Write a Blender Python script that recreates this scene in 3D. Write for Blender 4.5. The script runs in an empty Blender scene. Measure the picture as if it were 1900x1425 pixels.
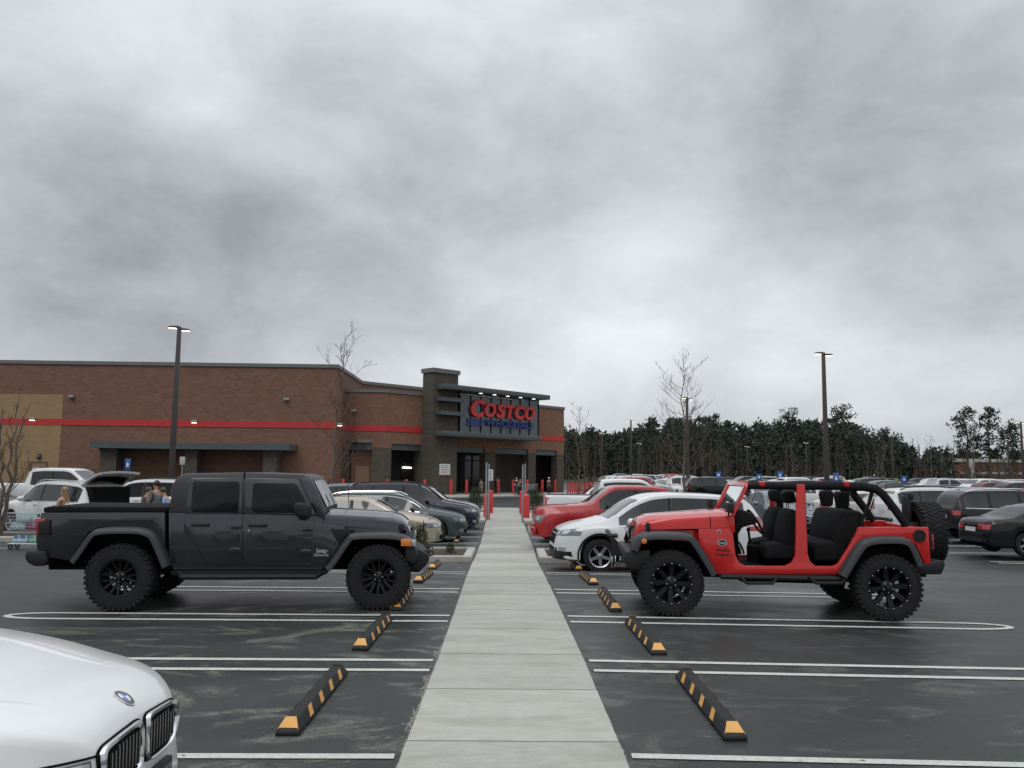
import bpy, bmesh, math, random
from mathutils import Vector, Matrix
random.seed(7)
R = math.radians
SC = bpy.context.scene
COL = SC.collection
# ------------------------------------------------------------------ camera, world, sun, exposure
CAM_H = 1.88
FPX = 1537.0                       # focal length for a 1900 px wide frame
cam_data = bpy.data.cameras.new('camera')
cam = bpy.data.objects.new('camera', cam_data); COL.objects.link(cam)
cam_data.sensor_width = 36.0; cam_data.lens = 36.0*FPX/1900.0
cam_data.clip_start = 0.05; cam_data.clip_end = 3000
CAM_M = Matrix.Rotation(R(-0.857), 4, 'Z') @ Matrix.Rotation(R(90+6.12), 4, 'X') @ Matrix.Rotation(R(0.66), 4, 'Z')
cam.matrix_world = Matrix.Translation((0, 0, CAM_H)) @ CAM_M
SC.camera = cam
SC.render.resolution_x, SC.render.resolution_y = 1024, 768
SC.view_settings.view_transform = 'Standard'; SC.view_settings.look = 'None'
SC.view_settings.gamma = 1.0; SC.view_settings.exposure = 0.0
SC.cycles.max_bounces = 6; SC.cycles.diffuse_bounces = 2; SC.cycles.transparent_max_bounces = 12

SUN_EL, SUN_AZ = 52.0, 205.0       # degrees; azimuth clockwise from +Y: behind the camera, a little left
sun_d = bpy.data.lights.new('sun', 'SUN'); sun = bpy.data.objects.new('sun', sun_d); COL.objects.link(sun)
sun_d.energy = 0.7; sun_d.angle = R(25); sun_d.color = (1.0, 0.97, 0.93)
sdir = Vector((math.sin(R(SUN_AZ))*math.cos(R(SUN_EL)), math.cos(R(SUN_AZ))*math.cos(R(SUN_EL)), math.sin(R(SUN_EL))))
sun.rotation_euler = sdir.to_track_quat('Z', 'Y').to_euler()

def make_world():
    w = bpy.data.worlds.new('World'); SC.world = w; w.use_nodes = True
    nt = w.node_tree; N = nt.nodes; L = nt.links; N.clear()
    def nd(t, **k):
        n = N.new(t)
        for a, v in k.items(): setattr(n, a, v)
        return n
    def math_(op, a, b=None, c=None):
        n = nd('ShaderNodeMath', operation=op)
        for i, v in enumerate((a, b, c)):
            if v is None: continue
            if isinstance(v, (int, float)): n.inputs[i].default_value = v
            else: L.new(v, n.inputs[i])
        return n.outputs[0]
    out = nd('ShaderNodeOutputWorld'); bg = nd('ShaderNodeBackground'); bg.inputs[1].default_value = 0.1
    L.new(bg.outputs[0], out.inputs[0])
    sky = nd('ShaderNodeTexSky', sky_type='NISHITA', sun_disc=False)
    sky.sun_elevation = R(SUN_EL); sky.sun_rotation = R(SUN_AZ); sky.dust_density = 4.0
    tc = nd('ShaderNodeTexCoord'); sep = nd('ShaderNodeSeparateXYZ'); L.new(tc.outputs['Generated'], sep.inputs[0])
    x, y, z = sep.outputs
    zc = math_('MAXIMUM', z, 0.0)
    den = math_('ADD', zc, 0.30)
    px = math_('DIVIDE', x, den); py = math_('DIVIDE', y, den)
    comb = nd('ShaderNodeCombineXYZ'); L.new(px, comb.inputs[0]); L.new(py, comb.inputs[1])
    def noise(scale, detail, rough, dist, off, vec=None):
        mp = nd('ShaderNodeMapping'); mp.inputs['Location'].default_value = off
        L.new(vec or comb.outputs[0], mp.inputs['Vector'])
        n = nd('ShaderNodeTexNoise'); n.inputs['Scale'].default_value = scale; n.inputs['Detail'].default_value = detail
        n.inputs['Roughness'].default_value = rough; n.inputs['Distortion'].default_value = dist
        L.new(mp.outputs[0], n.inputs['Vector']); return n.outputs['Fac']
    n1 = noise(1.05, 3.0, 0.42, 0.35, (3.1, 1.7, 0))
    mpd = nd('ShaderNodeMapping'); mpd.inputs['Scale'].default_value = (1, 1, 1.7); L.new(tc.outputs['Generated'], mpd.inputs['Vector'])
    n2 = noise(5.6, 6.0, 0.57, 0.22, (7.3, 2.2, 1), mpd.outputs[0])
    val = math_('ADD', math_('MULTIPLY', math_('SUBTRACT', n1, 0.5), 0.50), math_('MULTIPLY', math_('SUBTRACT', n2, 0.5), 0.58))
    base = math_('ADD', val, 0.635)
    # broad lighter and darker cloud banks
    def bank(d, size, amp):
        v = Vector(d).normalized()
        dp = nd('ShaderNodeVectorMath', operation='DOT_PRODUCT'); L.new(tc.outputs['Generated'], dp.inputs[0]); dp.inputs[1].default_value = v
        e = math_('MULTIPLY', math_('SUBTRACT', dp.outputs['Value'], 1.0), 1.0/(1-math.cos(R(size))))
        return math_('MULTIPLY', math_('POWER', 2.718, e), amp)
    def px2dir(u, v):
        d = CAM_M.to_3x3() @ Vector(((u-950)/FPX, -(v-712.5)/FPX, -1)); return d
    for (u, v, s, a) in BANKS:
        base = math_('ADD', base, bank(px2dir(u, v), s, a))
    # an overcast dome is brightest overhead
    zen = nd('ShaderNodeMapRange'); zen.inputs['From Min'].default_value = 0.42; zen.inputs['From Max'].default_value = 0.9
    zen.inputs['To Min'].default_value = 0.0; zen.inputs['To Max'].default_value = 1.0; zen.interpolation_type = 'SMOOTHSTEP'
    L.new(z, zen.inputs['Value'])
    base = math_('ADD', base, math_('MULTIPLY', zen.outputs[0], 0.95))
    base = math_('MAXIMUM', base, 0.12)
    base = math_('MULTIPLY', base, 10.0)
    tint = nd('ShaderNodeMix', data_type='RGBA', blend_type='MIX')
    mr = nd('ShaderNodeMapRange'); mr.inputs['From Min'].default_value = 3.0; mr.inputs['From Max'].default_value = 7.0
    L.new(base, mr.inputs['Value']); L.new(mr.outputs[0], tint.inputs['Factor'])
    tint.inputs['A'].default_value = (0.90, 0.97, 1.07, 1); tint.inputs['B'].default_value = (0.945, 0.985, 1.035, 1)
    mul = nd('ShaderNodeVectorMath', operation='SCALE'); L.new(tint.outputs['Result'], mul.inputs[0]); L.new(base, mul.inputs['Scale'])
    mix = nd('ShaderNodeMix', data_type='RGBA', blend_type='MIX'); mix.inputs['Factor'].default_value = 0.97
    L.new(sky.outputs[0], mix.inputs['A']); L.new(mul.outputs[0], mix.inputs['B'])
    L.new(mix.outputs['Result'], bg.inputs[0])
BANKS = [(300, 90, 8, .20), (960, 90, 8, .12), (100, 330, 10, -.02), (650, 430, 9, -.10), (1130, 230, 7, -.11), (1600, 350, 9, -.19), (350, 380, 7, -.03),
         (1500, 60, 8, -.02), (1150, 590, 7, .17), (1500, 570, 5, .15), (800, 640, 7, .08), (300, 560, 8, -.06), (1850, 560, 4, -.05), (1500, 640, 8, .06), (1700, 770, 6, .04)]
make_world()

# ------------------------------------------------------------------ ground height and pixel helpers (used once, to find real positions)
def sst(a, b, t):
    t = max(0.0, min(1.0, (t-a)/(b-a))); return t*t*(3-2*t)
def gz(x, y):                       # the lot dips gently between the jeeps and the store
    return -0.30*sst(13, 22, y)*(1-sst(34, 58, y)) - 0.10*sst(7, 15, x)*sst(14, 22, y)*(1-sst(60, 100, y))
def G(px, py):                      # ground point seen at a photograph pixel
    d = CAM_M.to_3x3() @ Vector(((px-950)/FPX, -(py-712.5)/FPX, -1)); z = 0.0
    for _ in range(30):
        t = (z-CAM_H)/d.z; x, y = d.x*t, d.y*t; z = gz(x, y)
    return Vector((x, y, z))
def P(px, py, Y):                   # point seen at a pixel, at distance Y
    d = CAM_M.to_3x3() @ Vector(((px-950)/FPX, -(py-712.5)/FPX, -1)); t = Y/d.y
    return Vector((d.x*t, Y, CAM_H + d.z*t))
def X(px, Y): return P(px, 880, Y).x

# ------------------------------------------------------------------ materials
MATS = {}
def pm(name, col, rough=0.6, metal=0.0, coat=0.0, var=0.12, scale=4.0, bump=0.0, bscale=60.0, spec=0.5, emit=None, estr=1.0, streak=None):
    if name in MATS: return MATS[name]
    m = bpy.data.materials.new(name); m.use_nodes = True; nt = m.node_tree; N = nt.nodes; L = nt.links
    b = N['Principled BSDF']; c = tuple(col)+(1,)
    b.inputs['Roughness'].default_value = rough; b.inputs['Metallic'].default_value = metal
    b.inputs['Coat Weight'].default_value = coat; b.inputs['Coat Roughness'].default_value = 0.06
    b.inputs['Specular IOR Level'].default_value = spec
    tc = N.new('ShaderNodeTexCoord'); mp = N.new('ShaderNodeMapping'); L.new(tc.outputs['Object'], mp.inputs[0])
    if streak: mp.inputs['Scale'].default_value = streak
    nz = N.new('ShaderNodeTexNoise'); nz.inputs['Scale'].default_value = scale; nz.inputs['Detail'].default_value = 5
    nz.inputs['Roughness'].default_value = 0.6; L.new(mp.outputs[0], nz.inputs['Vector'])
    cr = N.new('ShaderNodeMix'); cr.data_type = 'RGBA'
    cr.inputs['A'].default_value = tuple(max(0, v*(1-var*1.6)) for v in col)+(1,)
    cr.inputs['B'].default_value = tuple(min(1, v*(1+var*1.6)) for v in col)+(1,)
    L.new(nz.outputs['Fac'], cr.inputs['Factor']); L.new(cr.outputs['Result'], b.inputs['Base Color'])
    if bump:
        n2 = N.new('ShaderNodeTexNoise'); n2.inputs['Scale'].default_value = bscale; n2.inputs['Detail'].default_value = 3
        L.new(tc.outputs['Object'], n2.inputs['Vector'])
        bp = N.new('ShaderNodeBump'); bp.inputs['Strength'].default_value = bump; bp.inputs['Distance'].default_value = 0.02
        L.new(n2.outputs['Fac'], bp.inputs['Height']); L.new(bp.outputs[0], b.inputs['Normal'])
    if emit:
        b.inputs['Emission Color'].default_value = tuple(emit)+(1,); b.inputs['Emission Strength'].default_value = estr
    MATS[name] = m; return m
def paint(name, col, flake=0.0, rough=0.38, coat=0.7, spec=0.25):
    return pm(name, col, rough, metal=flake, coat=coat, var=0.06, scale=2.5, spec=spec)
def clear_glass(name, col=(0.75, 0.85, 0.82), mixf=0.75, ior=1.6, pale_diffuse=.5):
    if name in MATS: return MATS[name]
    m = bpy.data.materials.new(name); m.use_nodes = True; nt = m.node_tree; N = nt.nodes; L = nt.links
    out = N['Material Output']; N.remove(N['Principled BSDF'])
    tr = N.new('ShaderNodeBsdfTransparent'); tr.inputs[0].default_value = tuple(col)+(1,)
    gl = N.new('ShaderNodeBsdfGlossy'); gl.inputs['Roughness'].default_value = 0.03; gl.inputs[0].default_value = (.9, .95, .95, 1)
    df = N.new('ShaderNodeBsdfDiffuse'); df.inputs[0].default_value = (pale_diffuse, pale_diffuse*1.04, pale_diffuse*1.03, 1)
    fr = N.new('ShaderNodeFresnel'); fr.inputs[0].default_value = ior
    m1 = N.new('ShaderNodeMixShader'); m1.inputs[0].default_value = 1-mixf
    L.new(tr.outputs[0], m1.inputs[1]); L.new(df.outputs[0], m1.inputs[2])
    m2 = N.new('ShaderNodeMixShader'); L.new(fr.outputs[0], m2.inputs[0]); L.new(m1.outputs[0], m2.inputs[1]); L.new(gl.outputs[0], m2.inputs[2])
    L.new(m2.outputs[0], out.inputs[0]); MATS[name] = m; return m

GLASS = pm('dark_car_glass', (0.012, 0.015, 0.016), 0.04, coat=0.3, var=0.02, spec=0.6)
TINT = pm('tinted_glass', (0.008, 0.009, 0.010), 0.12, var=0.02, spec=0.25)
RUBBER = pm('tyre_rubber', (0.016, 0.016, 0.017), 0.85, var=0.2, scale=9, bump=0.25, bscale=120, spec=0.25)
BLACKPL = pm('black_plastic', (0.014, 0.014, 0.015), 0.55, var=0.15, scale=8, bump=0.12, bscale=300, spec=0.3)
UNDER = pm('underbody_black', (0.008, 0.008, 0.008), 0.9, var=0.2, spec=0.1)
CHROME = pm('chrome', (0.62, 0.63, 0.65), 0.12, metal=1.0, var=0.03)
ALLOY = pm('alloy', (0.42, 0.43, 0.45), 0.28, metal=0.9, var=0.06)
LAMPGL = pm('lamp_glass', (0.45, 0.48, 0.50), 0.10, metal=0.55, coat=1.0, var=0.3, scale=12)
REDL = pm('red_lens', (0.32, 0.012, 0.012), 0.15, coat=1.0, var=0.25, scale=14)
AMBER = pm('amber_lens', (0.60, 0.17, 0.02), 0.2, coat=0.8, var=0.2, scale=20)
PLATE = pm('plate_white', (0.55, 0.56, 0.55), 0.5, var=0.3, scale=40)
GAP = pm('panel_gap_dark', (0.006, 0.006, 0.006), 0.8, var=0.05, spec=0.1)

# ------------------------------------------------------------------ mesh builder
class MB:
    def __init__(s): s.v = []; s.f = []; s.m = []
    def add(s, vs, fs, mi=0):
        o = len(s.v); s.v += [tuple(p) for p in vs]; s.f += [tuple(i+o for i in f) for f in fs]; s.m += [mi]*len(fs); return s
    def box(s, x0, x1, y0, y1, z0, z1, mi=0):
        vs = [(x, y, z) for z in (z0, z1) for y in (y0, y1) for x in (x0, x1)]
        return s.add(vs, [(0, 2, 3, 1), (4, 5, 7, 6), (0, 1, 5, 4), (2, 6, 7, 3), (0, 4, 6, 2), (1, 3, 7, 5)], mi)
    def prism(s, pts, a0, a1, axis='y', mi=0):   # pts: 2-D polygon; for y: (x,z); z: (x,y); x: (y,z)
        n = len(pts)
        f = {'y': lambda p, a: (p[0], a, p[1]), 'z': lambda p, a: (p[0], p[1], a), 'x': lambda p, a: (a, p[0], p[1])}[axis]
        vs = [f(p, a0) for p in pts]+[f(p, a1) for p in pts]
        fs = [tuple(range(n)), tuple(range(2*n-1, n-1, -1))]+[(i, (i+n), (i+1) % n+n, (i+1) % n) for i in range(n)]
        return s.add(vs, fs, mi)
    def tube(s, pts, rad, n=8, mi=0, cap=True):
        pts = [Vector(p) for p in pts]
        if not hasattr(rad, '__len__'): rad = [rad]*len(pts)
        vs = []; prev = None
        for i, p in enumerate(pts):
            t = (pts[min(i+1, len(pts)-1)]-pts[max(i-1, 0)]).normalized()
            if prev is None:
                u = t.cross(Vector((0, 0, 1)) if abs(t.z) < .9 else Vector((1, 0, 0))).normalized()
            else: u = (prev-t*prev.dot(t)).normalized()
            prev = u; w = t.cross(u)
            for k in range(n):
                a = 2*math.pi*k/n; vs.append(p+(u*math.cos(a)+w*math.sin(a))*rad[i])
        fs = [(i*n+k, i*n+(k+1) % n, (i+1)*n+(k+1) % n, (i+1)*n+k) for i in range(len(pts)-1) for k in range(n)]
        if cap: fs += [tuple(range(n-1, -1, -1)), tuple(range((len(pts)-1)*n, len(pts)*n))]
        return s.add(vs, fs, mi)
    def lathe(s, prof, n=24, axis='z', c=(0, 0, 0), mi=0, closed=False):   # prof: (radius, along-axis)
        vs = []
        for r, h in prof:
            for k in range(n):
                a = 2*math.pi*k/n; p, q = r*math.cos(a), r*math.sin(a)
                vs.append({'z': (c[0]+p, c[1]+q, c[2]+h), 'y': (c[0]+p, c[1]+h, c[2]+q), 'x': (c[0]+h, c[1]+p, c[2]+q)}[axis])
        m = len(prof); rng = range(m) if closed else range(m-1)
        fs = [(i*n+k, i*n+(k+1) % n, ((i+1) % m)*n+(k+1) % n, ((i+1) % m)*n+k) for i in rng for k in range(n)]
        return s.add(vs, fs, mi)
    def grid(s, rows, mi=0):
        n = len(rows[0]); vs = [p for r in rows for p in r]
        return s.add(vs, [(i*n+k, i*n+k+1, (i+1)*n+k+1, (i+1)*n+k) for i in range(len(rows)-1) for k in range(n-1)], mi)
    def ball(s, c, r, sc=(1, 1, 1), n=10, m=6, mi=0):
        prof = [(math.sin(math.pi*i/m), -math.cos(math.pi*i/m)) for i in range(m+1)]
        vs = []
        for rr, h in prof:
            for k in range(n):
                a = 2*math.pi*k/n; vs.append((c[0]+r*sc[0]*rr*math.cos(a), c[1]+r*sc[1]*rr*math.sin(a), c[2]+r*sc[2]*h))
        return s.add(vs, [(i*n+k, i*n+(k+1) % n, (i+1)*n+(k+1) % n, (i+1)*n+k) for i in range(m) for k in range(n)], mi)
    def xf(s, fn): s.v = [tuple(fn(Vector(p))) for p in s.v]; return s
    def mirror_y(s):
        o = len(s.v); s.v += [(a, -b, c) for a, b, c in s.v]; k = len(s.f)
        s.f += [tuple(i+o for i in reversed(f)) for f in s.f[:k]]; s.m += s.m[:k]; return s
    def build(s, name, mats, parent=None, smooth=35, bevel=0.0, seg=2, loc=None):
        if not isinstance(mats, (list, tuple)): mats = [mats]
        me = bpy.data.meshes.new(name); me.from_pydata(s.v, [], s.f)
        for m in mats: me.materials.append(m)
        me.polygons.foreach_set('material_index', s.m)
        bm = bmesh.new(); bm.from_mesh(me)
        bmesh.ops.remove_doubles(bm, verts=bm.verts, dist=1e-5)
        bmesh.ops.dissolve_degenerate(bm, dist=1e-6, edges=bm.edges)
        bmesh.ops.recalc_face_normals(bm, faces=bm.faces)
        if bevel:
            es = [e for e in bm.edges if len(e.link_faces) == 2 and e.calc_face_angle(0) > R(28)]
            bmesh.ops.bevel(bm, geom=es, offset=bevel, segments=seg, affect='EDGES', clamp_overlap=True, profile=0.5)
        if smooth:
            for f in bm.faces: f.smooth = True
            lim = R(smooth)
            for e in bm.edges:
                if len(e.link_faces) != 2 or e.calc_face_angle(0) > lim: e.smooth = False
        bm.to_mesh(me); bm.free()
        o = bpy.data.objects.new(name, me); COL.objects.link(o)
        if parent: o.parent = parent
        if loc is not None: o.location = loc
        return o
def tag(o, label=None, cat=None, group=None, kind=None):
    if label: o['label'] = label
    if cat: o['category'] = cat
    if group: o['group'] = group
    if kind: o['kind'] = kind
    return o
def empty(name, loc, rz=0.0, label=None, cat=None, group=None):
    o = bpy.data.objects.new(name, None); COL.objects.link(o); o.location = loc; o.rotation_euler = (0, 0, rz)
    o.empty_display_size = 0.3
    return tag(o, label, cat, group)
def copy_tree(o, parent=None):
    c = o.copy(); COL.objects.link(c)
    if parent: c.parent = parent
    for ch in list(o.children): copy_tree(ch, c)
    return c
def text_mb(txt, size, depth=0.01, shear=0.0, offset=0.0, spacing=1.0, squash=1.0):
    """mesh of a line of lettering in the XZ plane, facing -Y, centred on the origin"""
    cu = bpy.data.curves.new('lettering', 'FONT'); cu.body = txt; cu.size = size; cu.extrude = depth/2; cu.shear = shear
    cu.offset = offset; cu.space_character = spacing; cu.align_x = 'CENTER'; cu.align_y = 'CENTER'; cu.resolution_u = 3
    ob = bpy.data.objects.new('lettering', cu); COL.objects.link(ob)
    dg = bpy.context.evaluated_depsgraph_get(); me = bpy.data.meshes.new_from_object(ob.evaluated_get(dg))
    mb = MB(); mb.add([(v.co.x*squash, -v.co.z, v.co.y) for v in me.vertices], [tuple(p.vertices) for p in me.polygons])
    bpy.data.objects.remove(ob); bpy.data.curves.remove(cu); bpy.data.meshes.remove(me)
    return mb
# ------------------------------------------------------------------ ground materials
def asphalt_mat():
    m = bpy.data.materials.new('wet_asphalt'); m.use_nodes = True; nt = m.node_tree; N = nt.nodes; L = nt.links; b = N['Principled BSDF']
    geo = N.new('ShaderNodeNewGeometry')
    def noise(scale, detail, rough, sc=(1, 1, 1), dist=0.0):
        mp = N.new('ShaderNodeMapping'); mp.inputs['Scale'].default_value = sc; L.new(geo.outputs['Position'], mp.inputs[0])
        n = N.new('ShaderNodeTexNoise'); n.inputs['Scale'].default_value = scale; n.inputs['Detail'].default_value = detail
        n.inputs['Roughness'].default_value = rough; n.inputs['Distortion'].default_value = dist; L.new(mp.outputs[0], n.inputs['Vector']); return n.outputs['Fac']
    def ramp(f, p0, p1):
        r = N.new('ShaderNodeMapRange'); r.inputs['From Min'].default_value = p0; r.inputs['From Max'].default_value = p1
        r.interpolation_type = 'SMOOTHSTEP'; L.new(f, r.inputs['Value']); return r.outputs[0]
    def mixc(f, a, c):
        x = N.new('ShaderNodeMix'); x.data_type = 'RGBA'
        if isinstance(f, float): x.inputs['Factor'].default_value = f
        else: L.new(f, x.inputs['Factor'])
        for k, v in (('A', a), ('B', c)):
            if isinstance(v, tuple): x.inputs[k].default_value = v+(1,)
            else: L.new(v, x.inputs[k])
        return x.outputs['Result']
    def mul(a, c):
        x = N.new('ShaderNodeMath'); x.operation = 'MULTIPLY'
        for i, v in enumerate((a, c)):
            if isinstance(v, float): x.inputs[i].default_value = v
            else: L.new(v, x.inputs[i])
        return x.outputs[0]
    agg = noise(95, 3, 0.75)                       # aggregate speckle
    patch = noise(0.35, 5, 0.6, (1, 1.6, 1), 0.6)  # damp and drier areas
    col = mixc(ramp(agg, .3, .75), (0.004, 0.006, 0.006), (0.044, 0.050, 0.049))
    col = mixc(mul(ramp(noise(34, 6, .85), .52, .72), .55), col, (0.085, 0.092, 0.088))
    col = mixc(mul(ramp(noise(1.7, 5, .7, (1, 1, 1), 1.0), .50, .68), .55), col, (0.012, 0.014, 0.015))
    col = mixc(mul(ramp(patch, .4, .7), 0.5), col, (0.046, 0.051, 0.049))
    # pale pollen and silt washed into streaks in the stalls beside the walk
    st = mul(ramp(noise(0.75, 6, 0.64, (0.75, 1.25, 1), 2.6), .50, .66), ramp(noise(14, 5, 0.8, (1, 1.8, 1), 1.0), .32, .62))
    sep = N.new('ShaderNodeSeparateXYZ'); L.new(geo.outputs['Position'], sep.inputs[0])
    ax = N.new('ShaderNodeMath'); ax.operation = 'ABSOLUTE'; L.new(sep.outputs[0], ax.inputs[0])
    near = mul(ramp(ax.outputs[0], 7.5, 3.5), ramp(sep.outputs[1], 36, 20))
    left = N.new('ShaderNodeMapRange'); left.inputs['From Min'].default_value = 1.5; left.inputs['From Max'].default_value = -1.0
    left.inputs['To Min'].default_value = 0.5; L.new(sep.outputs[0], left.inputs['Value'])
    st = mul(mul(st, near), left.outputs[0])
    col = mixc(mul(st, ramp(agg, .30, .60)), col, (0.20, 0.215, 0.165))
    L.new(col, b.inputs['Base Color'])
    rr = N.new('ShaderNodeMapRange'); rr.inputs['To Min'].default_value = 0.30; rr.inputs['To Max'].default_value = 0.62
    L.new(patch, rr.inputs['Value']); rr.inputs['From Min'].default_value = .3; rr.inputs['From Max'].default_value = .7
    L.new(rr.outputs[0], b.inputs['Roughness']); b.inputs['Specular IOR Level'].default_value = 0.27
    bp = N.new('ShaderNodeBump'); bp.inputs['Strength'].default_value = 0.35; bp.inputs['Distance'].default_value = 0.006
    L.new(agg, bp.inputs['Height']); L.new(bp.outputs[0], b.inputs['Normal'])
    return m
def concrete_mat(name, col, streak=(1, 3, 1), stain=0.35, slabs=False):
    m = bpy.data.materials.new(name); m.use_nodes = True; nt = m.node_tree; N = nt.nodes; L = nt.links; b = N['Principled BSDF']
    geo = N.new('ShaderNodeNewGeometry')
    def noise(scale, detail, rough, sc=(1, 1, 1), dist=0.0):
        mp = N.new('ShaderNodeMapping'); mp.inputs['Scale'].default_value = sc; L.new(geo.outputs['Position'], mp.inputs[0])
        n = N.new('ShaderNodeTexNoise'); n.inputs['Scale'].default_value = scale; n.inputs['Detail'].default_value = detail
        n.inputs['Roughness'].default_value = rough; n.inputs['Distortion'].default_value = dist; L.new(mp.outputs[0], n.inputs['Vector']); return n.outputs['Fac']
    def mixc(f, a, c, fm=1.0):
        x = N.new('ShaderNodeMix'); x.data_type = 'RGBA'
        r = N.new('ShaderNodeMapRange'); r.inputs['From Min'].default_value = .42; r.inputs['From Max'].default_value = .72; r.inputs['To Max'].default_value = fm
        r.interpolation_type = 'SMOOTHSTEP'; L.new(f, r.inputs['Value']); L.new(r.outputs[0], x.inputs['Factor'])
        for k, v in (('A', a), ('B', c)):
            if isinstance(v, tuple): x.inputs[k].default_value = v+(1,)
            else: L.new(v, x.inputs[k])
        return x.outputs['Result']
    c = mixc(noise(0.8, 6, .65, streak, .8), tuple(v*1.06 for v in col), tuple(v*f for v, f in zip(col, (.80, .80, .74))))
    c = mixc(noise(2.6, 6, .7, streak, 1.2), c, tuple(v*f for v, f in zip(col, (.62, .61, .50))), stain)
    c = mixc(noise(7, 7, .78, (1, 1, 1), .6), c, tuple(v*.74 for v in col), .45)
    c = mixc(noise(60, 3, .7), c, tuple(v*.82 for v in col), .5)
    if slabs:                                   # each pour dried a little differently
        sp = N.new('ShaderNodeSeparateXYZ'); L.new(geo.outputs['Position'], sp.inputs[0])
        k = N.new('ShaderNodeMath'); k.operation = 'MULTIPLY_ADD'; L.new(sp.outputs[1], k.inputs[0]); k.inputs[1].default_value = 1/1.39; k.inputs[2].default_value = 6-5.98/1.39
        fl = N.new('ShaderNodeMath'); fl.operation = 'FLOOR'; L.new(k.outputs[0], fl.inputs[0])
        wn = N.new('ShaderNodeTexWhiteNoise'); wn.noise_dimensions = '1D'; L.new(fl.outputs[0], wn.inputs['W'])
        mr = N.new('ShaderNodeMapRange'); mr.inputs['To Min'].default_value = .82; mr.inputs['To Max'].default_value = 1.08; L.new(wn.outputs['Value'], mr.inputs['Value'])
        vm = N.new('ShaderNodeVectorMath'); vm.operation = 'SCALE'; L.new(c, vm.inputs[0]); L.new(mr.outputs[0], vm.inputs['Scale']); c = vm.outputs[0]
    L.new(c, b.inputs['Base Color']); b.inputs['Roughness'].default_value = 0.8; b.inputs['Specular IOR Level'].default_value = .3
    bp = N.new('ShaderNodeBump'); bp.inputs['Strength'].default_value = .25; bp.inputs['Distance'].default_value = .005
    L.new(noise(90, 3, .7), bp.inputs['Height']); L.new(bp.outputs[0], b.inputs['Normal'])
    return m
ASPH = asphalt_mat()
WALK = concrete_mat('walk_concrete', (0.365, 0.362, 0.33), slabs=True)
KERB = concrete_mat('kerb_concrete', (0.38, 0.375, 0.345), (1, 1, 1), .5)
def line_mat():
    m = pm('line_paint', (0.46, 0.47, 0.43), 0.65, var=0.22, scale=14); nt = m.node_tree; N = nt.nodes; L = nt.links; b = N['Principled BSDF']
    src = b.inputs['Base Color'].links[0].from_socket; geo = N.new('ShaderNodeNewGeometry')
    nz = N.new('ShaderNodeTexNoise'); nz.inputs['Scale'].default_value = 26; nz.inputs['Detail'].default_value = 8; nz.inputs['Roughness'].default_value = .8; L.new(geo.outputs['Position'], nz.inputs['Vector'])
    r = N.new('ShaderNodeMapRange'); r.inputs['From Min'].default_value = .54; r.inputs['From Max'].default_value = .70; r.inputs['To Max'].default_value = .8; L.new(nz.outputs['Fac'], r.inputs['Value'])
    x = N.new('ShaderNodeMix'); x.data_type = 'RGBA'; L.new(r.outputs[0], x.inputs['Factor']); L.new(src, x.inputs['A']); x.inputs['B'].default_value = (.07, .075, .07, 1); L.new(x.outputs['Result'], b.inputs['Base Color']); return m
LINE = line_mat()
MULCH = pm('mulch', (0.045, 0.026, 0.018), 0.95, var=0.5, scale=30, bump=0.9, bscale=35)
GRASS = pm('verge_grass', (0.055, 0.065, 0.03), 0.95, var=0.4, scale=1.5, bump=.5, bscale=20)

def struct(o): return tag(o, kind='structure')
xs = [-420, -200, -100, -60, -40, -25, -15, -10, -6, -3, -1, 1, 3, 6, 7, 8, 9, 10, 11, 12, 13, 14, 15, 17, 22, 30, 45, 70, 110, 160, 240, 500]
ys = [-80, -20, 0, 6, 12, 13, 13.5]+[14+i for i in range(10)]+[25, 27, 29, 31, 33, 34]+[35+i for i in range(24)]+[60, 65, 70, 75, 80, 85, 90, 95, 100, 120, 170, 300, 900]
mb = MB(); mb.grid([[(x, y, gz(x, y)) for x in xs] for y in ys]); struct(mb.build('ground', ASPH, smooth=60))

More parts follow.
